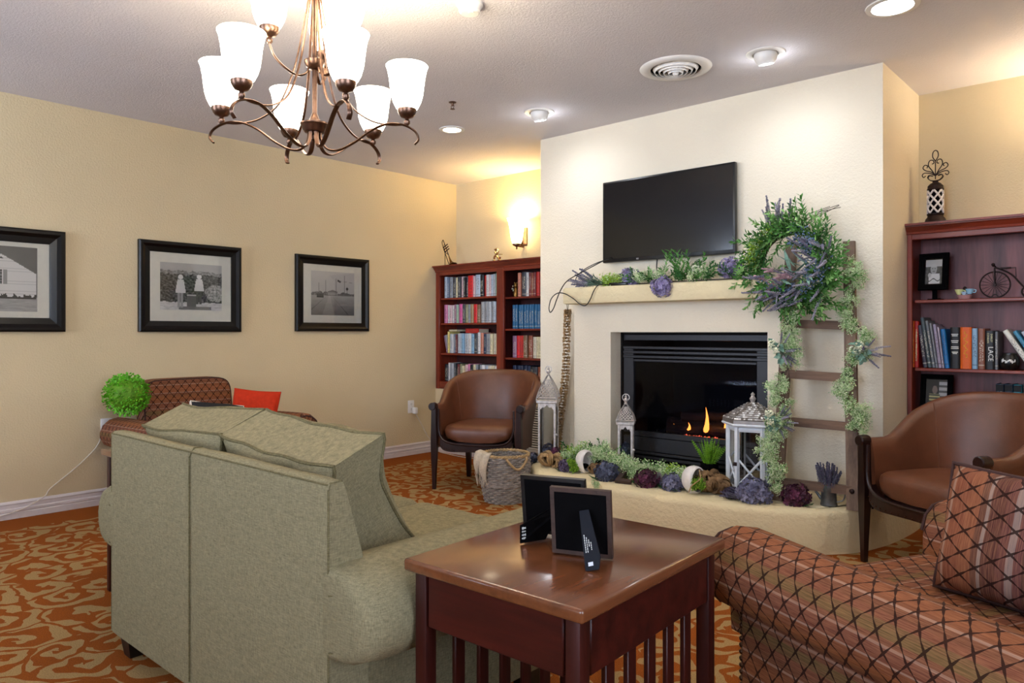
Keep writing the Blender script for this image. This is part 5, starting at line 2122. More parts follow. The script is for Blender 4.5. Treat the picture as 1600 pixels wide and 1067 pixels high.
NS = 30
bb = B()
for k in range(NS):
    a = 2 * PI * k / NS
    bb.tube([((brad(HB * i / 8) - 0.002) * math.cos(a), (brad(HB * i / 8) - 0.002) * math.sin(a), HB * i / 8) for i in range(9)], 0.003, 5)
part('stakes', bb, M['wicker'], t)
bb = B()
NR = 24
for j in range(NR):
    z = 0.006 + (HB - 0.02) * j / (NR - 1)
    pts = []
    for i in range(NS * 3):
        a = 2 * PI * i / (NS * 3)
        w_ = 0.0075 * math.cos(PI * (i / 3.0 + j))
        r_ = brad(z) + w_
        pts.append((r_ * math.cos(a), r_ * math.sin(a), z))
    bb.tube(pts, 0.0062, 5, closed=True)
part('weave', bb, M['wicker'], t)['kind'] = 'stuff'
bb = B()
for z in (0.118, 0.128, 0.138):
    pts = []
    for i in range(72):
        a = 2 * PI * i / 72
        r_ = brad(z) + 0.010 + 0.003 * math.cos(18 * a + z * 900)
        pts.append((r_ * math.cos(a), r_ * math.sin(a), z + 0.003 * math.sin(18 * a)))
    bb.tube(pts, 0.005, 6, closed=True)
part('braided_band', bb, M['wicker'], t)
bb = B()
for q in range(3):
    pts = []
    for i in range(80):
        a = 2 * PI * i / 80
        ph = 14 * a + q * 2.09
        r_ = brad(HB) + 0.006 * math.cos(ph)
        pts.append((r_ * math.cos(a), r_ * math.sin(a), HB - 0.004 + 0.006 * math.sin(ph)))
    bb.tube(pts, 0.006, 6, closed=True)
part('rim', bb, M['wicker_tan'], t)
for a0 in (R(-20), R(160)):
    bb = B()
    hp = curve([(0.165, -0.075, HB - 0.01), (0.178, -0.06, HB - 0.035), (0.182, -0.02, HB - 0.075), (0.182, 0.02, HB - 0.075), (0.178, 0.06, HB - 0.035), (0.165, 0.075, HB - 0.01)], 24)
    bb.tube([(p.x * math.cos(a0) - p.y * math.sin(a0), p.x * math.sin(a0) + p.y * math.cos(a0), p.z) for p in hp], 0.0085, 8)
    part('handle', bb, M['wicker_tan'], t)
bb = B()
bb.lathe([(0.0005, 0.004), (0.126, 0.004), (0.126, 0.010), (0.0005, 0.010)], 30)
part('basket_floor', bb, M['wicker'], t)

t = thing('knitted_throw', 'cream knitted throw with fringe hanging over the rim of the wicker basket', 'blanket', (1.875, -1.345, 0))
bb = B()
random.seed(8)
rs_ = []
A0, A1 = R(216), R(276)
for j in range(19):
    s = j / 18
    ring = []
    for i in range(17):
        u = i / 16
        wd = 1.0 - 0.45 * max(0, s - 0.35)
        a = A0 + (A1 - A0) * (0.5 + (u - 0.5) * wd) + 0.05 * s
        fold = 0.010 * math.sin(u * 17 + s * 2) + 0.006 * math.sin(u * 31)
        if s < 0.28:
            k = s / 0.28
            r_, z = brad(HB) - 0.065 * (1 - k), HB - 0.05 + 0.072 * math.sin(k * PI / 2)
        else:
            k = (s - 0.28) / 0.72
            dr = (0.15 + 0.06 * math.sin(u * 9)) * (1 - 0.35 * abs(u - 0.55))
            z = HB + 0.022 - dr * k
            r_ = brad(max(z, 0.05)) + 0.022 + 0.012 * math.sin(k * 3)
        r_ += fold
        ring.append((r_ * math.cos(a), r_ * math.sin(a), z))
    rs_.append(ring)
thick = [[(p[0] * 0.965, p[1] * 0.965, p[2] - 0.004) for p in r] for r in rs_]
bb.loft([r + t2[::-1] for r, t2 in zip(rs_, thick)], True, True)
part('cloth', bb, M['throw'], t, angle=70)
bb = B()
for i in range(33):
    u = i / 32
    p = Vector(rs_[-1][min(16, int(u * 16))])
    q = Vector(rs_[-1][min(16, int(u * 16) + 1)])
    p = p.lerp(q, (u * 16) % 1)
    d = Vector((p.x, p.y, 0)).normalized()
    bb.tube([p, p + d * 0.004 + Vector((rnd(-.006, .006), rnd(-.006, .006), -0.02)), p + d * 0.003 + Vector((rnd(-.010, .010), rnd(-.010, .010), -rnd(0.035, 0.05)))], 0.0018, 4)
part('fringe', bb, M['throw'], t)

# ================================================================== FIREPLACE AND TELEVISION
fp = thing('gas_fireplace', 'black louvred gas fireplace insert with small flames behind glass', 'fireplace', (0, 0, 0))
FYp = -0.752
b = B()
for c, s in (((OX0 + 0.006, -0.37, 0.67), (0.012, 0.70, 0.9)), ((OX1 - 0.006, -0.37, 0.67), (0.012, 0.70, 0.9)), ((2.915, -0.02, 0.67), (1.08, 0.012, 0.9)),
             ((2.915, -0.37, 1.114), (1.08, 0.70, 0.012)), ((2.915, -0.37, 0.226), (1.08, 0.70, 0.012))):
    b.box(c, s)
part('firebox', b, M['fire_dark'], fp, smooth=False)


def fbar(nm, x0, x1, z0, z1, y=FYp, dpt=0.03, m='fire_metal', r=0.003):
    bb = B()
    bb.rbox(((x0 + x1) / 2, y + dpt / 2, (z0 + z1) / 2), (x1 - x0, dpt, z1 - z0), r, 1)
    return part(nm, bb, M[m], fp)


FX0, FX1 = 2.42, 3.43
fbar('side_rail', FX0, FX0 + 0.078, 0.45, 1.025)
fbar('side_rail', FX1 - 0.078, FX1, 0.45, 1.025)
fbar('header', FX0 - 0.02, FX1 + 0.01, 1.065, 1.105, FYp + 0.03)
for i in range(3):
    fbar('louvre', FX0 + 0.0, FX1 - 0.0, 0.948 + 0.030 * i, 0.948 + 0.030 * i + 0.019, FYp - 0.008, 0.024)
fbar('glass_stop', FX0 + 0.078, FX1 - 0.078, 0.925, 0.942)
fbar('bottom_rail', FX0 + 0.078, FX1 - 0.078, 0.43, 0.465, FYp - 0.006)
fbar('lower_panel', FX0, FX1, 0.335, 0.428)
fbar('lower_trim', FX0, FX1, 0.315, 0.332, FYp - 0.010)
fbar('lower_louvre', FX0, FX1, 0.285, 0.305, FYp - 0.004)
fbar('base_trim', FX0, FX1, 0.24, 0.262, FYp - 0.012)
b = B()
b.box((2.925, FYp + 0.016, 0.695), (FX1 - FX0 - 0.156, 0.004, 0.46))
part('glass', b, M['fire_glass'], fp, smooth=False)
b = B()
b.box((2.925, -0.44, 0.415), (0.86, 0.55, 0.05))
part('burner_tray', b, M['fire_dark'], fp, smooth=False)
random.seed(21)
for p0, p1, rr in (((2.60, -0.46, 0.49), (3.20, -0.42, 0.50), 0.045), ((2.66, -0.58, 0.475), (3.02, -0.52, 0.48), 0.036), ((2.92, -0.56, 0.48), (3.28, -0.60, 0.475), 0.034), ((2.72, -0.50, 0.55), (3.08, -0.44, 0.58), 0.030)):
    bb = B()
    k = 9
    pts = [Vector(p0).lerp(Vector(p1), i / k) + Vector((0, rnd(-.008, .008), rnd(-.008, .008))) for i in range(k + 1)]
    bb.tube(pts, [rr * rnd(0.8, 1.1) for _ in pts], 9)
    part('log', bb, M['log'], fp)
for (x, y, h, w) in ((2.955, -0.62, 0.165, 0.020), (2.82, -0.60, 0.055, 0.014), (3.06, -0.58, 0.11, 0.012), (3.165, -0.60, 0.12, 0.016), (2.70, -0.58, 0.035, 0.010)):
    bb = B()
    pr = [(0.0005, 0), (w * 0.7, 0.006), (w, h * 0.14), (w * 0.72, h * 0.35), (w * 0.42, h * 0.62), (w * 0.2, h * 0.84), (0.0005, h)]
    mt = Matrix.Translation((x, y, 0.475)) @ Matrix.Diagonal((1, 0.6, 1, 1))
    bb.lathe(pr, 12, mat=mt)
    bb.v = [(vx + 0.012 * math.sin((vz - 0.475) / h * 3), vy, vz) for vx, vy, vz in bb.v]
    part('flame', bb, M['flame'], fp)
bb = B()
for i in range(46):
    bb.octa((rnd(2.82, 3.08), rnd(-0.70, -0.64), 0.444 + rnd(0, 0.012)), rnd(0.004, 0.009))
part('embers', bb, M['ember'], fp, smooth=False)['kind'] = 'stuff'
bb = B()
for i in range(260):
    bb.octa((rnd(2.52, 3.33), rnd(-0.70, -0.5), 0.442 + rnd(0, 0.006)), rnd(0.005, 0.010))
part('ember_bed', bb, M['log'], fp, smooth=False)['kind'] = 'stuff'
lamp('fire_glow', 'POINT', (3.05, -0.60, 0.56), 0.6, (1, 0.35, 0.08), radius=0.05)

tv = thing('television', 'black flat television mounted on the chimney above the mantel', 'tv', (2.765, -0.79, 1.865), R(0))
b = B()
b.rbox((0, 0, 0), (0.955, 0.036, 0.548), 0.006, 2)
part('bezel', b, M['tv_body'], tv)
b = B()
b.box((0, -0.0185, 0.006), (0.931, 0.002, 0.512))
part('screen', b, M['screen'], tv, smooth=False)
b = B()
b.rbox((0, 0.032, -0.02), (0.40, 0.035, 0.30), 0.01)
part('wall_bracket', b, M['matte_black'], tv)
lettering('LG', 0.014, tv, (-0.20, -0.0186, -0.261), (R(90), 0, 0), INK['navyink'])
b = B()
b.tube(curve([(2.36, -0.775, 1.64), (2.34, -0.90, 1.59), (2.263, -1.0, 1.523), (2.16, -1.03, 1.468), (2.102, -1.03, 1.41), (2.064, -1.03, 1.342), (2.036, -1.03, 1.282), (2.008, -1.03, 1.256), (1.997, -1.03, 1.291),
              (2.019, -1.03, 1.352), (2.069, -1.025, 1.386), (2.13, -1.022, 1.379), (2.195, -1.02, 1.347), (2.253, -1.02, 1.307), (2.30, -1.02, 1.297), (2.336, -1.02, 1.334), (2.367, -1.02, 1.392), (2.40, -1.01, 1.428), (2.45, -0.97, 1.431)], 110), 0.0035, 6)
tag(part('television_cable', b, M['cord_black']), 'black cable looping from the television down over the left end of the mantel', 'cable')
b = B()
b.tube(curve([(2.38, -0.775, 1.615), (2.32, -0.88, 1.595), (2.195, -0.92, 1.535), (2.15, -0.93, 1.47), (2.20, -0.90, 1.428)], 30), 0.003, 6)
tag(part('television_cable', b, M['cord_black']), 'short black cable dropping from the television corner behind the lavender', 'cable')
b = B()
b.tube(curve([(2.70, -0.785, 1.60), (2.705, -0.80, 1.53), (2.73, -0.82, 1.45), (2.75, -0.85, 1.428)], 20), 0.0045, 6)
tag(part('power_cable', b, M['cord_black']), 'black cord hanging under the middle of the television', 'cord')
t = thing('streaming_box', 'small black box lying on the mantel with a cable plugged into it', 'box', (2.52, -0.955, 1.42))
b = B()
b.rbox((0, 0, 0.011), (0.14, 0.05, 0.022), 0.005)
part('case', b, M['black'], t)
b = B()
b.lathe([(0.0005, 0), (0.007, 0.001), (0.007, 0.014)], 10, mat=Matrix.Translation((-0.07, 0, 0.011)) @ Matrix.Rotation(R(-90), 4, 'Y'))
part('plug', b, M['silver'], t)

# ================================================================== FOLIAGE KIT


def leaf(bb, base, d, up, L, W, curl=0.15, m=0):
    d = Vector(d).normalized()
    up = Vector(up)
    s = d.cross(up)
    if s.length < 1e-4:
        s = d.orthogonal()
    s.normalize()
    n = s.cross(d)
    base = Vector(base)
    vs = [base]
    for t_, w_ in ((0.3, 0.85), (0.62, 0.9), (1.0, 0.0)):
        c = base + d * (L * t_) - n * (curl * L * t_ * t_)
        if w_:
            vs += [c - s * (W / 2 * w_) + n * (W * 0.12), c, c + s * (W / 2 * w_) + n * (W * 0.12)]
        else:
            vs.append(c)
    fs = [(0, 2, 1), (0, 3, 2), (1, 2, 5, 4), (2, 3, 6, 5), (4, 5, 7), (5, 6, 7)]
    bb.add(vs, fs, None, m)


def spray_mesh(seed, L, n, LL, LW, mat, spread=0.9, stem='#4c6a34'):
    random.seed(seed)
    bb = B()
    bend = Vector((rnd(-.25, .25), rnd(-.25, .25), 0))
    pts = [Vector((0, 0, L * i / 6)) + bend * L * (i / 6) ** 2 for i in range(7)]
    bb.tube(pts, [0.0022 - 0.0002 * i for i in range(7)], 4)
    for i in range(n):
        t_ = 0.12 + 0.88 * i / (n - 1)
        p = Vector((0, 0, L * t_)) + bend * L * t_ * t_
        a = i * 2.4 + rnd(-.3, .3)
        k = spread * (1.05 - 0.5 * t_)
        d = Vector((math.cos(a) * k, math.sin(a) * k, 0.75))
        leaf(bb, p, d, (0, 0, 1), LL * rnd(.75, 1.1) * (1 - 0.3 * t_), LW * rnd(.8, 1.15), 0.12)
    return bb.mesh('leaf_spray', mat, False)


def lav_mesh(seed, L, mat):
    random.seed(seed)
    bb = B()
    bend = Vector((rnd(-.15, .15), rnd(-.15, .15), 0))

    def at(t_):
        return Vector((0, 0, L * t_)) + bend * L * t_ * t_
    bb.tube([at(i / 5) for i in range(6)], 0.0016, 4)
    for i in range(15):
        t_ = 0.48 + 0.52 * i / 14
        r_ = 0.0066 * (1.1 - 0.75 * (t_ - 0.48) / 0.52)
        for q in range(3):
            a = i * 1.1 + q * 2.1
            c = at(t_) + Vector((math.cos(a) * r_, math.sin(a) * r_, 0))
            bb.octa(c, 0.0046 * rnd(.7, 1.25), 1)
    for i in range(4):
        a = rnd(0, 6.28)
        leaf(bb, at(0.08 + 0.08 * i), (math.cos(a), math.sin(a), 1.6), (0, 0, 1), 0.05, 0.006, 0.1)
    return bb.mesh('lavender_stem', [GREEN['lav_stem'], mat], False)


def sprig_mesh(seed, L, n, mats, dot=0.35, size=0.011):
    """fine bushy sprig: many small leaflets, some pale dots"""
    random.seed(seed)
    bb = B()
    for k in range(5):
        d = Vector((rnd(-.55, .55), rnd(-.55, .55), 1)).normalized()
        bb.tube([(0, 0, 0), d * L * 0.5, d * L * 0.95 + Vector((rnd(-.01, .01), rnd(-.01, .01), 0))], 0.0012, 4)
        for i in range(n // 5):
            t_ = rnd(0.2, 1.05)
            p = d * L * t_ + Vector((rnd(-1, 1), rnd(-1, 1), rnd(-1, 1))) * 0.016
            if rnd(0, 1) < dot:
                bb.octa(p, size * 0.42, 1)
            else:
                leaf(bb, p, (rnd(-1, 1), rnd(-1, 1), rnd(-.3, 1)), (rnd(-1, 1), rnd(-1, 1), 1), size * rnd(.8, 1.4), size * 0.6, 0.1)
    return bb.mesh('sprig', mats, False)


def euca_leaf_mesh(L, W):
    bb = B()
    leaf(bb, (0, 0, 0), (0, 0, 1), (0, -1, 0), L, W, 0.12)
    return bb.mesh('eucalyptus_leaf', GREEN['euca'], True, 60)


def hyd_mesh(seed, r, mat, n=88, squash=0.82, half=True):
    random.seed(seed)
    bb = B()
    bb.ball((0, 0, r * 0.7 * squash), r * 0.70, 8, sq=(1, 1, squash))
    ga = PI * (3 - math.sqrt(5))
    for i in range(n):
        z = 1 - (1.72 if half else 2) * (i + 0.5) / n
        a = i * ga
        k = math.sqrt(max(0, 1 - z * z))
        d = Vector((k * math.cos(a), k * math.sin(a), z * squash))
        rr_ = r * rnd(0.80, 1.10)
        c = Vector((d.x * rr_, d.y * rr_, d.z * rr_ + r * 0.72 * squash))
        d = (d.normalized() + Vector((rnd(-.35, .35), rnd(-.35, .35), rnd(-.35, .35)))).normalized()
        e1 = d.orthogonal().normalized()
        e2 = d.cross(e1)
        ph = rnd(0, 1.57)
        fl = r * 0.25 * rnd(.85, 1.15)
        mt_i = 1 if rnd(0, 1) < 0.4 else 0
        for q in range(4):
            b1 = ph + q * PI / 2
            u_ = e1 * math.cos(b1) + e2 * math.sin(b1)
            v_ = e1 * -math.sin(b1) + e2 * math.cos(b1)
            bb.add([c, c + u_ * fl * .6 + v_ * fl * .45 + d * fl * .25, c + u_ * fl * 1.05 + d * fl * rnd(.05, .4), c + u_ * fl * .6 - v_ * fl * .45 + d * fl * .25], [(0, 3, 2, 1)], None, mt_i)
    return bb.mesh('petals', [mat, TONE[mat.name]], False)


LEAF_SPRAYS = [spray_mesh(30 + i, 0.15, 17, 0.052, 0.014, [GREEN['leaf'], GREEN['leaf_dark'], GREEN['leaf_pale']][i % 3]) for i in range(6)]
BIG_SPRAYS = [spray_mesh(50 + i, 0.19, 17, 0.062, 0.016, [GREEN['leaf'], GREEN['leaf_pale']][i % 2]) for i in range(3)]
LAVS = [lav_mesh(60 + i, 0.19, GREEN['lav'] if i % 2 else GREEN['lav_pale']) for i in range(4)]
PINKS = [lav_mesh(70 + i, 0.16, GREEN['pink']) for i in range(2)]
DRIED = [lav_mesh(75 + i, 0.20, GREEN['dried']) for i in range(3)]
SPRIGS = [sprig_mesh(80 + i, 0.075, 110, [GREEN['mint'] if i % 2 else GREEN['leaf_pale'], GREEN['breath']], 0.4) for i in range(4)]
LIMES = [sprig_mesh(90 + i, 0.07, 110, [GREEN['lime'], GREEN['mint']], 0.2) for i in range(2)]
BREATH = [sprig_mesh(95 + i, 0.075, 120, [GREEN['leaf_pale'], GREEN['breath']], 0.55, 0.009) for i in range(3)]
MOSSES = [sprig_mesh(100 + i, 0.045, 120, [GREEN['moss'], GREEN['lime']], 0.3, 0.010) for i in range(2)]
EUCA = euca_leaf_mesh(0.062, 0.034)
BERRY = []
for i in range(2):
    random.seed(110 + i)
    bb = B()
    for k in range(26):
        d = Vector((rnd(-.7, .7), rnd(-.7, .7), rnd(.4, 1.1)))
        p = d * 0.05
        bb.tube([(0, 0, 0), p], 0.0008, 4)
        bb.octa(p, 0.0055, 1)
    BERRY.append(bb.mesh('berry_cluster', [GREEN['leaf_dark'], GREEN['berry']], False))


TONE = {}
for nm, hx in dict(hyd_purple='#5d4f6c', hyd_slate='#555b72', hyd_wine='#5a2440', hyd_lilac='#9a90b4', hyd_grey='#7d7c96', hyd_ink='#3a2c46').items():
    TONE[GREEN[nm].name] = plain('plant pale ' + nm.replace('_', ' '), hx, 0.6, vary=0.3, scale=35, spec=0.3)


def hydrangea(loc, r, mat, label, seed, squash=0.82, leaves=2, group=None, d=None):
    t = thing('hydrangea_bloom', label, 'flower', loc, 0, group)
    me = hyd_mesh(seed, r, mat, 88, squash)
    put('petals', me, t, (0, 0, 0), d or (0, 0, 1), 0)
    random.seed(seed)
    for i in range(leaves):
        a = rnd(0, 6.28)
        bb = B()
        leaf(bb, (0, 0, 0), (0, 0, 1), (0, -1, 0), r * 1.0, r * 0.6, 0.2)
        put('leaf', bb.mesh('leaf', GREEN['leaf_dark'], True, 60), t, (r * 0.6 * math.cos(a), r * 0.6 * math.sin(a), r * 0.12), (math.cos(a), math.sin(a), 0.1))
    return t


# ------------------------------------------------------------------ on the mantel
MZ = 1.42
t = thing('lavender_bunch', 'bunch of pale lavender with long grey leaves at the left end of the mantel', 'flowers', (2.34, -0.93, MZ))
random.seed(31)
for i in range(16):
    d = (-1 + rnd(-.25, .25), rnd(-.35, .1), rnd(0.02, .75))
    put('lavender_stem', random.choice(LAVS), t, (rnd(-.02, .03), rnd(-.03, .02), 0.012), d, rnd(0, 6), rnd(.85, 1.12))
for i in range(14):
    bb = B()
    leaf(bb, (0, 0, 0), (0, 0, 1), (0, -1, 0), 0.14, 0.014, 0.08)
    put('leaf', bb.mesh('leaf', GREEN['lav_stem'], True, 60), t, (0.05 + rnd(-.03, .03), rnd(-.03, .01), 0.012), (-1 + rnd(-.2, .2), rnd(-.3, .1), rnd(0.05, .7)), rnd(-.6, .6))
hydrangea((2.565, -0.90, MZ), 0.068, GREEN['hyd_lilac'], 'lilac hydrangea bloom on the mantel above the black streaming box', 41, 0.95)
hydrangea((2.865, -0.985, MZ - 0.045), 0.062, GREEN['hyd_lilac'], 'lilac hydrangea bloom drooping over the front edge of the mantel', 42, 0.9, 2, None, (0.1, -0.75, 0.5))
hydrangea((3.27, -0.93, MZ + 0.02), 0.064, GREEN['hyd_lilac'], 'lilac hydrangea bloom at the mantel end beside the wreath', 43, 1.0)
t = thing('mantel_greenery', 'leafy green garland with white flower clusters along the mantel', 'garland', (2.85, -0.91, MZ))
random.seed(33)
bb = B()
bb.tube(curve([(-0.45, 0, 0.01), (-0.2, 0.02, 0.012), (0.1, -0.01, 0.012), (0.45, 0.01, 0.012), (0.62, 0, 0.012)], 30), 0.004, 6)
part('vine', bb, GREEN['twig'], t)
for i in range(58):
    x = rnd(-0.28, 0.62)
    if 0.30 < x < 0.36 and rnd(0, 1) < .5:
        continue
    d = (rnd(-.7, .7), rnd(-.9, .3), rnd(.15, .8))
    put('leaf_spray', random.choice(LEAF_SPRAYS), t, (x, rnd(-.07, .04), 0.014), d, rnd(0, 6), rnd(.55, .85))
for i in range(9):
    put('leaf_spray', random.choice(BIG_SPRAYS), t, (0.08 + rnd(-.07, .12), rnd(-.05, .03), 0.02), (rnd(-.6, .6), rnd(-.6, .3), rnd(.7, 1)), rnd(0, 6), rnd(.75, 1.0))
for i in range(18):
    put('sprig', random.choice(LIMES), t, (-0.42 + rnd(-.07, .09), rnd(-.05, .04), 0.012), (rnd(-.6, .6), rnd(-.8, .3), rnd(.2, 1)), rnd(0, 6), rnd(.7, 1.0))
for i in range(14):
    put('sprig', random.choice(BREATH), t, (random.choice((-0.20, -0.05, 0.23)) + rnd(-.06, .06), rnd(-.08, .0), 0.02), (rnd(-.5, .5), rnd(-1, .1), rnd(.1, 1)), rnd(0, 6), rnd(.7, 1.0))
bb = B()
random.seed(36)
for (cx_, cz_) in ((-0.20, 0.055), (-0.19, 0.085), (-0.175, 0.05), (-0.07, 0.075), (0.235, 0.055), (0.25, 0.075), (0.22, 0.08)):
    for k in range(26):
        d = Vector((rnd(-1, 1), rnd(-1, 1), rnd(-1, 1))).normalized() * 0.018
        bb.octa((cx_ + d.x, -0.065 + d.y, cz_ + d.z), 0.006)
part('white_blossoms', bb, GREEN['white_flower'], t, smooth=False)['kind'] = 'stuff'

# ------------------------------------------------------------------ burlap garland hanging at the left of the surround
t = thing('burlap_garland', 'ruffled tan burlap garland hanging down the wall left of the fireplace', 'garland', (1.96, -0.80, 0.32))
pth = curve([(0.065, -0.06, 0.955), (0.062, -0.055, 0.93), (0.05, -0.05, 0.80), (0.03, -0.03, 0.62), (0.0, -0.01, 0.44), (-0.03, -0.005, 0.28), (-0.06, 0.0, 0.12), (-0.08, 0.0, 0.0), (-0.085, 0, -0.05)], 70)
random.seed(37)
bb = B()
for i, p in enumerate(pth[3:]):
    for q in range(3):
        a0 = rnd(0, 6.28)
        vs = [tuple(p + Vector((0, 0, 0.004)))]
        m_ = 10
        for j in range(m_):
            a = a0 + 4.4 * j / (m_ - 1)
            r_ = (0.028 + 0.012 * i / len(pth)) * rnd(.75, 1.15)
            vs.append((p.x + r_ * math.cos(a), p.y + r_ * math.sin(a) * 0.75, p.z + 0.012 * math.sin(j * 2.6 + i) + rnd(-.004, .004)))
        bb.add(vs, [(0, j, j + 1) for j in range(1, m_)])
part('ruffle', bb, M['burlap_tan'], t, smooth=False)
bb = B()
bb.tube([(0.075, -0.06, 1.0), (0.068, -0.06, 0.95)], 0.0022, 5)
bb.tube([(0.06, -0.06, 1.0), (0.064, -0.06, 0.95)], 0.0022, 5)
part('hanging_loop', bb, M['cord_black'], t)

# ------------------------------------------------------------------ ladder, wreath and its garlands
lad = thing('wooden_ladder', 'weathered wooden decor ladder leaning on the chimney beside the fireplace', 'ladder', (3.78, -1.06, 0.22))


def lp(p):
    return (p[0] - 3.78, p[1] + 1.06, p[2] - 0.22)


LB, LT = Vector(lp((3.61, -1.08, 0.222))), Vector(lp((3.575, -0.79, 1.63)))
RB, RT = Vector(lp((3.985, -1.045, 0.222))), Vector(lp((3.885, -0.79, 1.61)))
for a_, c_ in ((LB, LT), (RB, RT)):
    d = (c_ - a_).normalized()
    bb = B()
    bb.loft([[(p.x + sx_ * 0.029, p.y + sy_ * 0.014, p.z) for sx_, sy_ in ((-1, -1), (1, -1), (1, 1), (-1, 1))] for p in (a_, a_.lerp(c_, .5), c_)], True, True)
    part('rail', bb, M['rail_wood'], lad, smooth=False)
for f_ in (0.068, 0.295, 0.475, 0.672):
    a_, c_ = LB.lerp(LT, f_), RB.lerp(RT, f_ * 1.0)
    bb = B()
    bb.loft([[(p.x, p.y + sy_ * 0.010, p.z + sz_ * 0.023) for sy_, sz_ in ((-1, -1), (1, -1), (1, 1), (-1, 1))] for p in (a_, c_)], True, True)
    rg = part('rung', bb, M['rung_wood'], lad, smooth=False)
    for p in (a_, c_):
        bb = B()
        bb.ball((p.x, p.y - 0.019, p.z), 0.013, 8, sq=(1, 0.5, 1))
        part('bolt_head', bb, M['iron'], rg)

wr = thing('lavender_wreath', 'large leafy wreath with lavender and blue berries hanging on the ladder top', 'wreath', (3.63, -0.90, 1.49))
random.seed(44)
bb = B()
WRD = 0.185
bb.tube([(WRD * math.cos(2 * PI * i / 36) + rnd(-.004, .004), 0, WRD * math.sin(2 * PI * i / 36) + rnd(-.004, .004)) for i in range(36)], 0.016, 8, closed=True)
part('twig_ring', bb, GREEN['twig'], wr)
for i in range(250):
    a = rnd(0, 2 * PI)
    ca, sa = math.cos(a), math.sin(a)
    out = rnd(-.45, 1.1)
    swirl = rnd(.2, 1.1)
    d = (ca * out - sa * swirl * .8, rnd(-.75, -.05), sa * out + ca * swirl * .8)
    low = sa < -0.1
    me = random.choice(BIG_SPRAYS if rnd(0, 1) < .5 else LEAF_SPRAYS)
    put('leaf_spray', me, wr, (WRD * ca + rnd(-.03, .03), rnd(-.04, -.01), WRD * sa + rnd(-.03, .03)), d, rnd(0, 6), rnd(.6, .92))
for i in range(8):
    a = R(95 + 22 * rnd(-1, 1))
    put('lavender_stem', LAVS[i % 4], wr, (0.155 * math.cos(a) - 0.05, -0.05, 0.17), (rnd(-.55, .3), rnd(-.5, -.1), 1), rnd(0, 6), rnd(.8, 1.15))
for i in range(54):
    a = R(rnd(-150, 45))
    ca, sa = math.cos(a), math.sin(a)
    d = (rnd(-1, .5) * .8 + (-.5 if sa < 0 else 0), rnd(-.8, -.15), rnd(-.7, .6))
    put('lavender_stem', random.choice(LAVS), wr, (WRD * ca * rnd(.5, 1.1) + 0.04, rnd(-.08, -.05), WRD * sa * rnd(.45, 1.05)), d, rnd(0, 6), rnd(.7, 1.0))
for i in range(9):
    put('pink_blossom', PINKS[i % 2], wr, (0.06 + rnd(-.09, .09), rnd(-.10, -.07), -0.06 + rnd(-.05, .05)), (-1, rnd(-.5, -.1), rnd(-.35, .25)), rnd(0, 6), rnd(.7, 1.0))
for i in range(26):
    a = R(rnd(-160, 60)) if i % 3 else R(rnd(30, 80))
    put('berry_cluster', random.choice(BERRY), wr, (WRD * math.cos(a) * rnd(.6, 1.1), rnd(-.09, -.05), WRD * math.sin(a) * rnd(.6, 1.1)), (rnd(-.6, .6), -1, rnd(-.6, .6)), rnd(0, 6), rnd(.8, 1.1))
for i in range(16):
    a = R(rnd(110, 200))
    put('sprig', random.choice(LIMES), wr, (WRD * math.cos(a), rnd(-.06, -.03), WRD * math.sin(a)), (math.cos(a), rnd(-.9, -.2), math.sin(a)), rnd(0, 6), rnd(.8, 1.1))
for i in range(10):
    bb = B()
    leaf(bb, (0, 0, 0), (0, 0, 1), (0, -1, 0), 0.15, 0.022, 0.1)
    put('long_leaf', bb.mesh('long_leaf', GREEN['euca'], True, 60), wr, (rnd(-.08, .14), -0.07, rnd(-.16, .04)), (rnd(-1, .6), rnd(-.5, -.2), rnd(-.5, .7)), rnd(-1, 1))
bb = B()
for i in range(5):
    p = Vector((0.02 + rnd(-.04, .06), -0.03, 0.19))
    bb.tube([p, p + Vector((0.09, -.02, rnd(.05, .08))), p + Vector((0.20, -.02, rnd(.06, .12)))], 0.0018, 4)
part('twigs', bb, GREEN['twig'], wr)


def ladder_garland(label, base, pts, posies, n, seed):
    t_ = thing('flower_garland', label, 'garland', base)
    o_ = Vector(base)
    P_ = curve([Vector(p) - o_ for p in pts], 60)
    bb_ = B()
    bb_.tube(P_, 0.004, 5)
    part('vine', bb_, GREEN['twig'], t_)
    random.seed(seed)
    for i in range(n):
        p = P_[int(rnd(0, len(P_) - 1))]
        me = random.choice(SPRIGS if rnd(0, 1) < .6 else BREATH)
        put('sprig', me, t_, (p.x + rnd(-.018, .018), p.y + rnd(-.015, .005), p.z + rnd(-.015, .015)), (rnd(-1, 1), rnd(-1, .15), rnd(-.9, .6)), rnd(0, 6), rnd(.55, .85))
    for (c, k) in posies:
        c = Vector(c) - o_
        for i in range(16):
            put('eucalyptus_leaf', EUCA, t_, (c.x + rnd(-.03, .03), c.y - 0.03 + rnd(-.01, .01), c.z + rnd(-.04, .04)), (rnd(-1, 1), rnd(-.9, -.2), rnd(-.8, .8)), rnd(0, 6), rnd(.7, 1.0))
        for i in range(8):
            put('lavender_stem', random.choice(LAVS), t_, (c.x, c.y - 0.02, c.z), (k * rnd(.1, 1), rnd(-.6, .0), rnd(-.8, .9)), rnd(0, 6), rnd(.5, .75))
        bb_ = B()
        for q in range(3):
            cc = c + Vector((rnd(-.04, .0), -0.05, rnd(-.01, .05)))
            for j in range(26):
                d = Vector((rnd(-1, 1), rnd(-1, 1), rnd(-1, 1))).normalized() * 0.018
                bb_.octa(cc + d, 0.006)
        part('white_blossoms', bb_, GREEN['white_flower'], t_, smooth=False)['kind'] = 'stuff'
    return t_


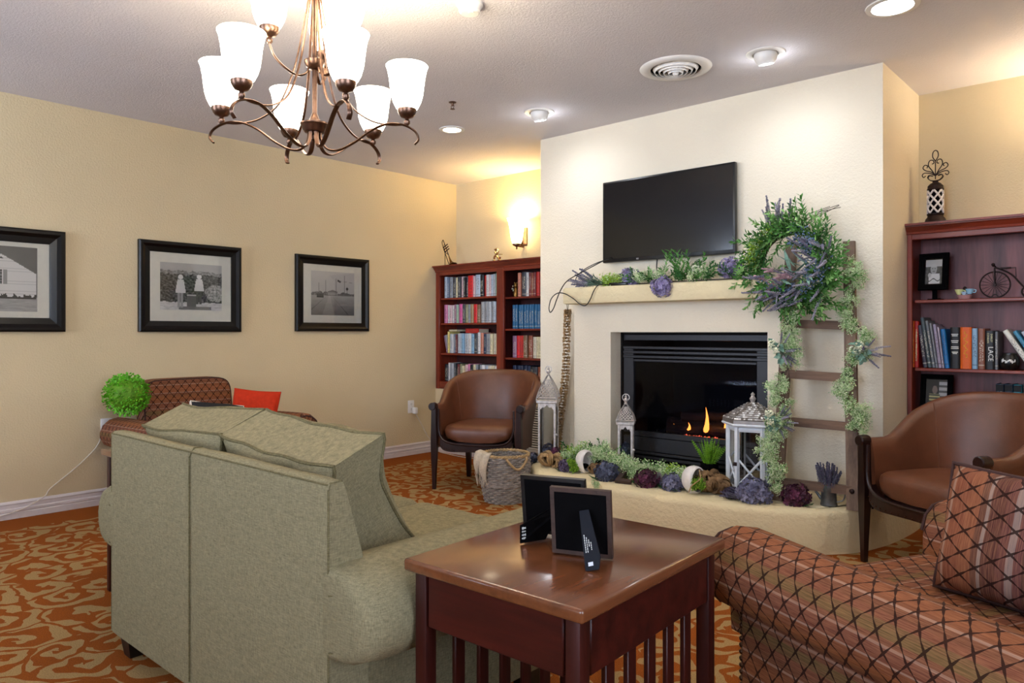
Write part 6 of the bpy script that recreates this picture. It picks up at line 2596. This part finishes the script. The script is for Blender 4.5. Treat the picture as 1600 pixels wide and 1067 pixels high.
ladder_garland('green and white flower garland wound down the left rail of the ladder', (3.63, -1.06, 0.30),
               [(3.60, -0.90, 1.26), (3.634, -0.95, 1.18), (3.648, -0.97, 1.08), (3.665, -1.0, 0.98), (3.613, -1.02, 0.876), (3.579, -1.04, 0.788), (3.648, -1.07, 0.707), (3.613, -1.08, 0.618), (3.574, -1.10, 0.528), (3.60, -1.12, 0.46), (3.66, -1.14, 0.40), (3.63, -1.15, 0.31)],
               [((3.60, -1.0, 1.02), 1), ((3.615, -1.08, 0.64), 1)], 130, 51)
ladder_garland('green and white flower garland wound down the right rail of the ladder', (3.95, -0.95, 0.66),
               [(3.93, -0.86, 1.46), (3.95, -0.87, 1.38), (3.90, -0.88, 1.24), (3.95, -0.90, 1.17), (4.00, -0.91, 1.09), (3.95, -0.93, 0.96), (3.91, -0.96, 0.86), (3.95, -0.99, 0.76), (4.02, -1.0, 0.69), (3.99, -1.02, 0.62)],
               [((4.00, -0.93, 1.02), 1)], 105, 52)

# ================================================================== ON THE HEARTH


def moroccan_lantern(label, loc, w, hb, hr, rz):
    t_ = thing('metal_lantern', label, 'lantern', loc, rz)
    h2 = w / 2
    bb_ = B()
    bb_.rbox((0, 0, 0.008), (w * 1.08, w * 1.08, 0.016), 0.003)
    part('base', bb_, M['silver'], t_)
    for sx_ in (-1, 1):
        for sy_ in (-1, 1):
            bb_ = B()
            bb_.rbox((sx_ * (h2 - 0.008), sy_ * (h2 - 0.008), hb / 2), (0.015, 0.015, hb), 0.002, 1)
            part('post', bb_, M['silver'], t_)
    for k in range(4):
        a_ = k * PI / 2
        mt_ = Matrix.Rotation(a_, 4, 'Z')
        bb_ = B()
        bb_.box((0, -h2 + 0.008, hb / 2), (w - 0.03, 0.0015, hb - 0.02), mat=mt_)
        part('pane', bb_, M['glass'], t_, smooth=False)
        # scalloped arch plate at the top of the opening
        arch = [(-h2 + 0.014, hb), (-h2 + 0.014, hb - 0.045), (-h2 * 0.62, hb - 0.038), (-h2 * 0.5, hb - 0.026), (-h2 * 0.28, hb - 0.030), (0, hb - 0.010), (h2 * 0.28, hb - 0.030), (h2 * 0.5, hb - 0.026), (h2 * 0.62, hb - 0.038), (h2 - 0.014, hb - 0.045), (h2 - 0.014, hb)]
        bb_ = B()
        bb_.prism([(x, z) for x, z in arch], 0, 0.002, mat=mt_ @ Matrix.Translation((0, -h2 + 0.006, 0)) @ Matrix.Rotation(R(90), 4, 'X'))
        part('arch_plate', bb_, M['silver'], t_, smooth=False)
    bb_ = B()
    bb_.rbox((0, 0, hb + 0.008), (w * 1.16, w * 1.16, 0.016), 0.004)
    part('eave', bb_, M['silver'], t_)
    z0 = hb + 0.016

    def half(f):
        return h2 * 1.05 * (1 - f ** 1.7) * (1 - 0.12 * f) + 0.006
    for k in range(4):
        mt_ = Matrix.Rotation(k * PI / 2, 4, 'Z')

        def S_(u, f):
            hw = half(f)
            return mt_ @ Vector((u * hw, -hw, z0 + hr * f))
        bb_ = B()
        for s in (-1, 1):
            bb_.tube([S_(s, i / 10) for i in range(11)], 0.0038, 5)
        bb_.tube([S_(-1, 0.02), S_(1, 0.02)], 0.004, 5)
        bb_.tube([S_(-1, 0.12), S_(1, 0.12)], 0.0024, 5)
        nn_ = 5
        for i in range(-nn_, nn_):
            for s in (-1, 1):
                pts = []
                for j in range(9):
                    f = 0.12 + 0.72 * j / 8
                    u = (i + 0.5) / nn_ * 2 + s * (f - 0.12) * 2.6
                    if abs(u) <= 1:
                        pts.append(S_(u, f))
                if len(pts) > 1:
                    bb_.tube(pts, 0.0024, 5)
        part('filigree', bb_, M['silver'], t_)
    bb_ = B()
    bb_.lathe([(0.008, 0), (0.012, 0.006), (0.007, 0.014), (0.014, 0.024), (0.015, 0.032), (0.006, 0.042), (0.008, 0.050), (0.0005, 0.066)], 14, c=(0, 0, z0 + hr * 0.97))
    part('finial', bb_, M['silver'], t_)
    bb_ = B()
    bb_.tube([(0.022 * math.cos(2 * PI * i / 20), 0, z0 + hr * 0.97 + 0.045 + 0.022 * math.sin(2 * PI * i / 20)) for i in range(20)], 0.003, 6, closed=True)
    part('ring', bb_, M['silver'], t_)
    bb_ = B()
    bb_.ball((h2 + 0.004, -h2 + 0.006, hb * 0.48), 0.009, 8)
    part('latch', bb_, M['silver'], t_)
    return t_


moroccan_lantern('tall silver lantern with a filigree roof at the left end of the hearth', (1.955, -0.985, 0.221), 0.125, 0.41, 0.175, R(28))
moroccan_lantern('shorter silver lantern with a filigree roof before the fireplace glass', (2.555, -0.93, 0.221), 0.098, 0.305, 0.115, R(28))
hydrangea((1.955, -0.985, 0.24), 0.052, GREEN['hyd_slate'], 'dark slate hydrangea inside the tall silver lantern', 61, 1.2, 0)
hydrangea((2.555, -0.93, 0.33), 0.038, GREEN['hyd_slate'], 'small slate hydrangea at the top inside the shorter silver lantern', 62, 1.1, 0)
bb = B()
bb.rbox((0, 0, 0.045), (0.066, 0.066, 0.09), 0.008)
tag(part('pillar_candle', bb, M['candle'], None, (2.555, -0.93, 0.238), (0, 0, R(28))), 'square tan candle under the hydrangea in the shorter lantern', 'candle')

# hexagonal white lantern with the mosaic roof
t = thing('hexagonal_lantern', 'white wooden six sided lantern with a silver mosaic roof beside the ladder', 'lantern', (3.42, -0.96, 0.221), R(8))
HR = 0.135
hexv = [(HR * math.cos(R(60 * k + 8)), HR * math.sin(R(60 * k + 8))) for k in range(6)]
bb = B()
bb.prism([(x * 1.06, y * 1.06) for x, y in hexv], 0.0, 0.02)
part('base', bb, M['white_wood'], t, smooth=False)
HH = 0.375
for k in range(6):
    x, y = hexv[k]
    bb = B()
    bb.rbox((0, 0, 0), (0.024, 0.020, HH), 0.002, 1, mat=Matrix.Translation((x, y, HH / 2)) @ Matrix.Rotation(R(60 * k + 8), 4, 'Z'))
    part('post', bb, M['white_wood'], t)
    x2, y2 = hexv[(k + 1) % 6]
    for zz, hgt in ((HH - 0.014, 0.028), (0.034, 0.022)):
        bb = B()
        bb.tube([(x, y, zz), (x2, y2, zz)], 0.01, 4, flat=(0.014, hgt))
        part('rail', bb, M['white_wood'], t, smooth=False)
    for za, zb in ((0.045, 0.20), (0.20, 0.045)):
        bb = B()
        bb.tube([(x * .98, y * .98, za), (x2 * .98, y2 * .98, zb)], 0.006, 4, flat=(0.012, 0.012))
        part('brace', bb, M['white_wood'], t, smooth=False)
    bb = B()
    a_, c_ = Vector((x, y, 0)) * .93, Vector((x2, y2, 0)) * .93
    bb.add([(a_.x, a_.y, 0.04), (c_.x, c_.y, 0.04), (c_.x, c_.y, HH - 0.02), (a_.x, a_.y, HH - 0.02)], [(0, 1, 2, 3)])
    part('pane', bb, M['glass'], t, smooth=False)
bb = B()
bb.rbox((hexv[4][0] * 1.12, hexv[4][1] * 1.12, 0.17), (0.02, 0.012, 0.02), 0.003)
part('latch', bb, M['iron'], t)
hx = [(1.28 * x, 1.28 * y) for x, y in hexv]
bb = B()
bb.loft([[(x * k, y * k, z) for x, y in hx] for k, z in ((0.90, HH), (0.98, HH + 0.006), (1.0, HH + 0.012), (0.97, HH + 0.018))], True, True)
part('eave', bb, M['white_wood'], t, smooth=False)
TILE = [plain('mosaic tile ' + n_, h_, 0.35, 0.15, vary=0.2) for n_, h_ in (('grey', '#a39d98'), ('dark', '#776d65'), ('pale', '#e2dfdc'))]
random.seed(66)
zr0, zr1 = HH + 0.018, HH + 0.125
bb = B()
bb.loft([[(x * k, y * k, z) for x, y in hx] for k, z in ((0.97, zr0), (0.955, zr0 + 0.018), (0.56, zr0 + 0.07), (0.12, zr1))], True, True)
part('roof', bb, TILE[1], t, smooth=False)
bb = B()
for k in range(6):
    A_, C_ = Vector(hx[k]), Vector(hx[(k + 1) % 6])
    nrow = 9
    for j in range(nrow):
        f = (j + 0.5) / nrow
        kk = 0.955 + (0.14 - 0.955) * f
        zz = zr0 + 0.018 + (zr1 - zr0 - 0.018) * (f ** 0.95)
        ncol = max(2, int(15 * kk))
        for i in range(ncol):
            u = (i + 0.5) / ncol
            p2 = A_.lerp(C_, u) * kk
            mdir = ((A_ + C_) / 2).normalized()
            p = Vector((p2.x, p2.y, zz)) + Vector((mdir.x, mdir.y, 1.1)).normalized() * 0.006
            tx = (C_ - A_).normalized()
            up_ = Vector((-mdir.x, -mdir.y, 0.75)).normalized()
            s_ = 0.0062
            e1 = Vector((tx.x, tx.y, 0)) * s_ * rnd(.7, 1.1)
            e2 = up_ * s_ * rnd(.7, 1.1)
            w_ = Vector((mdir.x, mdir.y, 1.1)).normalized() * rnd(-.002, .002)
            bb.add([p - e1 - e2, p + e1 - e2 + w_, p + e1 + e2, p - e1 + e2 - w_], [(0, 1, 2, 3)], None, random.choice((0, 0, 1, 2, 2)))
part('mosaic_tiles', bb, TILE, t, smooth=False)['kind'] = 'stuff'
bb = B()
bb.lathe([(0.03, 0), (0.02, 0.008), (0.010, 0.014), (0.014, 0.024), (0.018, 0.034), (0.010, 0.046), (0.008, 0.052), (0.012, 0.058), (0.0005, 0.072)], 16, c=(0, 0, zr1 - 0.01))
part('finial', bb, M['silver'], t)
bb = B()
bb.lathe([(0.0005, 0), (0.036, 0.0), (0.038, 0.003), (0.038, 0.098), (0.034, 0.100), (0.0005, 0.094)], 24)
bb.tube([(0, 0, 0.094), (0, 0, 0.106)], 0.0015, 5)
tag(part('pillar_candle', bb, M['candle'], None, (3.44, -0.99, 0.242)), 'round tan pillar candle inside the white six sided lantern', 'candle')

GH = None
hydrangea((1.872, -1.055, 0.216), 0.042, GREEN['hyd_slate'], 'dark slate hydrangea at the hearth end behind the basket handle', 70, 0.9, 1)
hydrangea((2.27, -1.17, 0.218), 0.058, GREEN['hyd_purple'], 'dark purple hydrangea left of the white ceramic planter with dark opening', 71)
hydrangea((2.62, -1.235, 0.218), 0.074, GREEN['hyd_slate'], 'slate blue hydrangea between the burlap knot and the wooden letter', 72)
hydrangea((2.90, -1.235, 0.218), 0.070, GREEN['hyd_wine'], 'burgundy hydrangea in the middle of the hearth front', 73)
hydrangea((3.055, -1.215, 0.218), 0.062, GREEN['hyd_grey'], 'smoky grey hydrangea touching the rounder white planter', 74)
hydrangea((3.53, -1.195, 0.218), 0.088, GREEN['hyd_grey'], 'large greyish lilac hydrangea at the foot of the ladder', 75)
hydrangea((3.715, -1.10, 0.218), 0.072, GREEN['hyd_wine'], 'very dark burgundy hydrangea right of the left ladder rail', 76)
hydrangea((3.405, -1.195, 0.218), 0.042, GREEN['hyd_ink'], 'small near black hydrangea in front of the white six sided lantern', 77)
hydrangea((4.02, -0.87, 0.218), 0.060, GREEN['hyd_ink'], 'dark hydrangea behind the leg of the leather chair at the hearth end', 78)
hydrangea((2.06, -1.035, 0.25), 0.05, GREEN['hyd_wine'], 'plum hydrangea resting on the tan burlap bow by the tall lantern', 79, 1.0, 0)


def burlap_knot(label, loc, r, n, mat, seed, wide=0.05, squash=0.8):
    """gathered bow: several fat ribbon loops round a centre"""
    t_ = thing('burlap_bow', label, 'bow', loc)
    random.seed(seed)
    for i in range(n):
        a_ = 2 * PI * i / n + rnd(-.2, .2)
        el = rnd(0.15, 1.0)
        d = Vector((math.cos(a_) * math.cos(el), math.sin(a_) * math.cos(el) * 0.8, math.sin(el) * squash))
        L_ = r * rnd(.8, 1.1)
        s = d.cross(Vector((0, 0, 1))).normalized()
        nn_ = s.cross(d)
        c0 = Vector((0, 0, r * 0.25))
        bb_ = B()
        rings_ = []
        m_ = 12
        for j in range(m_ + 1):
            th = PI * 2 * j / m_
            c = c0 + d * (L_ * (0.5 - 0.5 * math.cos(th))) + nn_ * (L_ * 0.30 * math.sin(th))
            ww = wide * (0.35 + 0.65 * math.sin(th / 2))
            rings_.append([c + s * (ww * (k / 6 - 0.5)) + nn_ * (0.010 * math.sin(k * 2.2 + i + j * 0.4)) + d * (0.006 * math.sin(k * 1.7 + j)) for k in range(7)])
        thick_ = [[p + (p - c0).normalized() * 0.0025 for p in rg_] for rg_ in rings_]
        bb_.loft([rg_ + tk_[::-1] for rg_, tk_ in zip(rings_, thick_)], True, True)
        for vi, vv in enumerate(bb_.v):
            if vv[2] < 0.0:
                bb_.v[vi] = (vv[0], vv[1], 0.0005)
        part('ribbon_loop', bb_, mat, t_, angle=70)
    return t_


burlap_knot('tan burlap ribbon bow with many loops at the foot of the tall lantern', (2.10, -1.13, 0.221), 0.10, 13, M['burlap_tan'], 81, 0.03)
burlap_knot('small brown burlap knot right of the white planter with dark opening', (2.47, -1.12, 0.221), 0.075, 8, M['burlap'], 82, 0.05)
burlap_knot('big crumpled brown burlap bow left of the white six sided lantern', (3.262, -1.15, 0.224), 0.108, 13, M['burlap'], 83, 0.08, 1.0)
burlap_knot('second brown burlap heap behind the big bow, under the fern', (3.16, -0.98, 0.221), 0.095, 8, M['burlap'], 84, 0.07, 0.9)


def planter(label, loc, rz, H_, W_, D_):
    """egg-shaped white ceramic shell with an oval opening on its right face"""
    t_ = thing('ceramic_planter', label, 'planter', loc, rz)
    bb_ = B()
    rings_ = []
    n_ = 24
    for j in range(15):
        f = j / 14
        th = R(72) + (PI - R(72)) * f     # from the open rim (towards +x) to the closed back (-x)
        x = 0.5 * W_ * (math.cos(th) * 1.25 + 0.35)
        k = math.sin(th) ** 0.75 if th < PI - 1e-3 else 0.01
        rings_.append([(x, 0.5 * D_ * k * math.cos(2 * PI * i / n_), H_ / 2 + 0.5 * H_ * k * math.sin(2 * PI * i / n_)) for i in range(n_)])
    inner = []
    for rg_ in rings_[:-2]:
        inner.append([(p[0] + 0.004, p[1] * 0.84, H_ / 2 + (p[2] - H_ / 2) * 0.88) for p in rg_])
    bb_.loft(inner[::-1] + rings_, True, True)
    part('shell', bb_, M['ceramic'], t_, angle=60)
    bb_ = B()
    bb_.lathe([(0.0005, 0), (W_ * 0.2, 0), (W_ * 0.16, H_ * 0.06), (0.0005, H_ * 0.06)], 16)
    part('foot', bb_, M['ceramic'], t_)
    bb_ = B()
    bb_.ball((0.012, 0, H_ * 0.30), W_ * 0.30, 10, sq=(0.7, 1.0, 0.55))
    part('soil', bb_, M['matte_black'], t_)
    return t_


p1 = planter('white ceramic planter with a dark opening, left part of the hearth', (2.37, -1.14, 0.219), R(-6), 0.15, 0.10, 0.12)
p2 = planter('rounder white ceramic planter holding green succulents and a twine tie', (3.175, -1.21, 0.219), R(-12), 0.155, 0.115, 0.13)
random.seed(91)
for i in range(18):
    put('succulent_sprig', random.choice(MOSSES), p2, (0.045 + rnd(-.02, .03), rnd(-.05, .02), 0.04 + rnd(0, .03)), (rnd(0, 1), rnd(-1, .4), rnd(.1, 1)), rnd(0, 6), rnd(.6, .9))
bb = B()
bb.tube(curve([(0.07, -0.02, 0.14), (0.10, -0.05, 0.10), (0.065, -0.075, 0.06), (0.05, -0.085, 0.02)], 16), 0.003, 6)
part('twine', bb, M['burlap_tan'], p2)

t = thing('moss_clump', 'bright green moss clump between the purple hydrangea and white planter', 'moss', (2.325, -1.19, 0.219))
for i in range(22):
    put('moss_sprig', random.choice(MOSSES), t, (rnd(-.025, .025), rnd(-.02, .02), 0.012 + rnd(0, .05)), (rnd(-.7, .7), rnd(-1, .3), rnd(.0, 1)), rnd(0, 6), rnd(.6, .85))

# green garland lying along the hearth
t = thing('hearth_garland', 'pale green and white leafy garland lying along the back of the hearth', 'garland', (2.6, -1.03, 0.22))
random.seed(92)
gp = curve([(-0.48, -0.02, 0.05), (-0.33, -0.0, 0.09), (-0.18, 0.0, 0.11), (-0.05, 0.0, 0.08), (0.10, -0.06, 0.06), (0.25, -0.07, 0.06), (0.40, -0.08, 0.05), (0.52, -0.08, 0.05)], 60)
bb = B()
bb.tube(gp, 0.005, 6)
part('vine', bb, GREEN['twig'], t)
for i in range(170):
    p = gp[int(rnd(0, len(gp) - 1))]
    lime = p.x < -0.30 or p.x > 0.36
    me = random.choice(LIMES if (lime and rnd(0, 1) < .55) else (SPRIGS if rnd(0, 1) < .75 else BREATH))
    put('sprig', me, t, (p.x + rnd(-.03, .03), p.y + rnd(-.05, .03), p.z + rnd(-.035, .02)), (rnd(-1, 1), rnd(-1, .3), rnd(-.1, 1)), rnd(0, 6), rnd(.7, 1.05))
for i in range(12):
    p = gp[int(rnd(0, 22))]
    put('leaf_spray', random.choice(LEAF_SPRAYS), t, (p.x, p.y + 0.02, p.z), (rnd(-1, 1), rnd(-.3, .3), rnd(.2, .9)), rnd(0, 6), rnd(.6, .8))

# dark green rosette succulent, fern
t = thing('green_succulent', 'dark green broad leaved succulent at the left jamb of the fireplace', 'plant', (2.32, -0.895, 0.22))
random.seed(93)
bb = B()
bb.lathe([(0.0005, 0), (0.04, 0), (0.05, 0.09), (0.044, 0.09), (0.0005, 0.08)], 16)
part('pot', bb, M['matte_black'], t)
for i in range(15):
    a = i * 2.4
    el = 0.25 + 0.07 * i
    bb = B()
    leaf(bb, (0, 0, 0), (0, 0, 1), (0, -1, 0), 0.085 - 0.002 * i, 0.055, 0.15)
    put('leaf', bb.mesh('leaf', M['slate_leaf'], True, 80), t, (0.01 * math.cos(a), 0.01 * math.sin(a), 0.09), (math.cos(a), math.sin(a), el))
t = thing('fern', 'small bright green fern standing in front of the fireplace', 'plant', (3.125, -0.90, 0.22))
bb = B()
bb.lathe([(0.0005, 0), (0.045, 0), (0.055, 0.12), (0.048, 0.12), (0.0005, 0.11)], 18)
part('pot', bb, M['matte_black'], t)
random.seed(94)
for i in range(30):
    a = i * 2.4
    lean = rnd(0.1, 0.85)
    bb = B()
    L_ = rnd(0.12, 0.165)
    for j in range(13):
        f = j / 12
        c = Vector((0, -0.10 * lean * L_ * 0 + 0.0, L_ * f))
        wd = 0.020 * (1 - f) ** 0.6 + 0.002
        for s in (-1, 1):
            leaf(bb, c, (s, 0, 0.7), (0, -1, 0), wd, 0.007, 0.1)
    bb.tube([(0, 0, 0), (0, 0, L_)], 0.0012, 4)
    put('frond', bb.mesh('frond', GREEN['fern'], False), t, (0.012 * math.cos(a), 0.012 * math.sin(a), 0.11), (math.cos(a) * lean, math.sin(a) * lean, 1), a + PI / 2)

# wooden letter, stones, petal cloth, watering can
t = thing('wooden_letter', 'dark wooden letter L lying on the hearth front by the burgundy hydrangea', 'letter', (2.735, -1.215, 0.221), R(12))
bb = B()
bb.prism([(-0.04, -0.06), (0.06, -0.06), (0.06, -0.03), (-0.01, -0.03), (-0.01, 0.08), (-0.04, 0.08)], 0, 0.018, mat=Matrix.Rotation(R(18), 4, 'X') @ Matrix.Translation((0, 0, 0.02)))
part('letter_shape', bb, M['old_frame'], t, smooth=False)
random.seed(95)
STN = []
for i in range(4):
    bb = B()
    bb.ball((0, 0, 0), 0.03, 8, sq=(1, 0.8, 0.55))
    bb.v = [tuple(Vector(v_) * (1 + 0.25 * noise.noise(Vector(v_) * 40 + Vector((i * 7, 0, 0))))) for v_ in bb.v]
    STN.append(bb.mesh('river_stone', GREEN['stone'], True, 60))
spots = [(2.665, -0.885, .9), (2.735, -0.895, .8), (2.80, -0.90, 1.0), (2.865, -0.905, .9), (2.93, -0.91, 1.05), (3.0, -0.915, .9), (3.055, -0.915, .8), (2.70, -1.10, 1.0), (2.80, -1.12, .9), (2.785, -1.19, .8), (2.665, -1.175, .85)]
WHERE = ['directly right of the shorter lantern base', 'second right of the shorter lantern along the glass', 'third along the fireplace glass', 'fourth along the fireplace glass', 'fifth along the fireplace glass', 'sixth along the fireplace glass, before the fern',
         'beside the fern pot', 'behind the wooden letter', 'behind the burgundy hydrangea', 'between the letter and the burgundy hydrangea', 'between the slate hydrangea and the letter']
for i, (x, y, s) in enumerate(spots):
    o = link('river_stone', STN[i % 4], None, (x, y, 0.221 + 0.0155 * s), (0, 0, rnd(0, 6)), s)
    tag(o, 'brown stone on the hearth, ' + WHERE[i], 'stone', 'brown stones on the hearth')
t = thing('cloth_petal', 'grey fabric leaf standing between burgundy and smoky hydrangeas', 'leaf', (2.975, -1.20, 0.22))
for k in range(3):
    bb = B()
    leaf(bb, (0, 0, 0), (0, 0, 1), (0, -1, 0), 0.10, 0.06, 0.1)
    put('petal', bb.mesh('petal', GREEN['petal_grey'], True, 80), t, (0.012 * (k - 1), 0, 0.0), (0.4 * (k - 1), -0.35, 1))
t = thing('fallen_sprig', 'tiny green sprig hanging over the hearth edge below the slate hydrangea', 'sprig', (2.665, -1.355, 0.20))
for i in range(4):
    put('sprig', SPRIGS[i], t, (rnd(-.01, .01), -0.03, 0.03), (rnd(-.7, .7), -1, rnd(-.9, .2)), rnd(0, 6), 0.55)

t = thing('watering_can', 'small zinc watering can at the right end of the hearth', 'watering can', (3.855, -1.015, 0.221))
bb = B()
bb.lathe([(0.0005, 0.0), (0.040, 0.0), (0.042, 0.004), (0.042, 0.008), (0.040, 0.010), (0.037, 0.075), (0.039, 0.078), (0.037, 0.105), (0.034, 0.105), (0.034, 0.02), (0.0005, 0.012)], 28)
part('body', bb, M['zinc'], t)
bb = B()
bb.tube([(-0.036, -0.006, 0.03), (-0.062, -0.010, 0.065), (-0.072, -0.012, 0.085)], [0.009, 0.006, 0.0045], 10)
bb.lathe([(0.0045, 0), (0.009, 0.006), (0.0005, 0.007)], 12, mat=Matrix.Translation((-0.072, -0.012, 0.085)) @ Vector((-0.45, -0.07, 0.9)).to_track_quat('Z', 'Y').to_matrix().to_4x4())
part('spout', bb, M['zinc'], t)
bb = B()
bb.tube(curve([(0.036, 0.0, 0.085), (0.066, 0.004, 0.088), (0.078, 0.006, 0.065), (0.068, 0.005, 0.035), (0.038, 0.0, 0.022)], 24), 0.0035, 8)
part('handle', bb, M['zinc'], t)
t = thing('dried_lavender', 'bunch of dried grey lavender standing in the zinc watering can', 'flowers', (3.855, -1.015, 0.25))
random.seed(96)
for i in range(44):
    a = rnd(0, 6.28)
    k = rnd(0.05, 0.42)
    put('lavender_stem', DRIED[i % 3], t, (0.02 * math.cos(a) * rnd(0, 1), 0.02 * math.sin(a) * rnd(0, 1), 0.0), (k * math.cos(a), k * math.sin(a), 1), rnd(0, 6), rnd(.75, .98))
t = thing('lavender_sprig', 'loose lavender stems lying left of the large greyish lilac hydrangea', 'flowers', (3.47, -1.235, 0.224))
for i in range(8):
    put('lavender_stem', DRIED[i % 3], t, (0.08 + rnd(-.02, .02), rnd(-.03, .03), 0.012), (-1, rnd(-.35, .25), rnd(.0, .25)), rnd(0, 6), rnd(.6, .9))
t = thing('lime_sprig', 'small pale green sprig on the wall right of the ladder foot', 'sprig', (3.955, -0.80, 0.50))
for i in range(7):
    put('sprig', LIMES[i % 2], t, (rnd(-.02, .02), 0.0, rnd(-.02, .02)), (rnd(-1, 1), -1, rnd(-.4, .8)), rnd(0, 6), 0.6)
bb = B()
bb.tube([(0, 0.03, 0), (0.03, 0.0, -0.12), (0.02, -0.02, -0.27)], 0.002, 5)
part('stem', bb, GREEN['twig'], t)
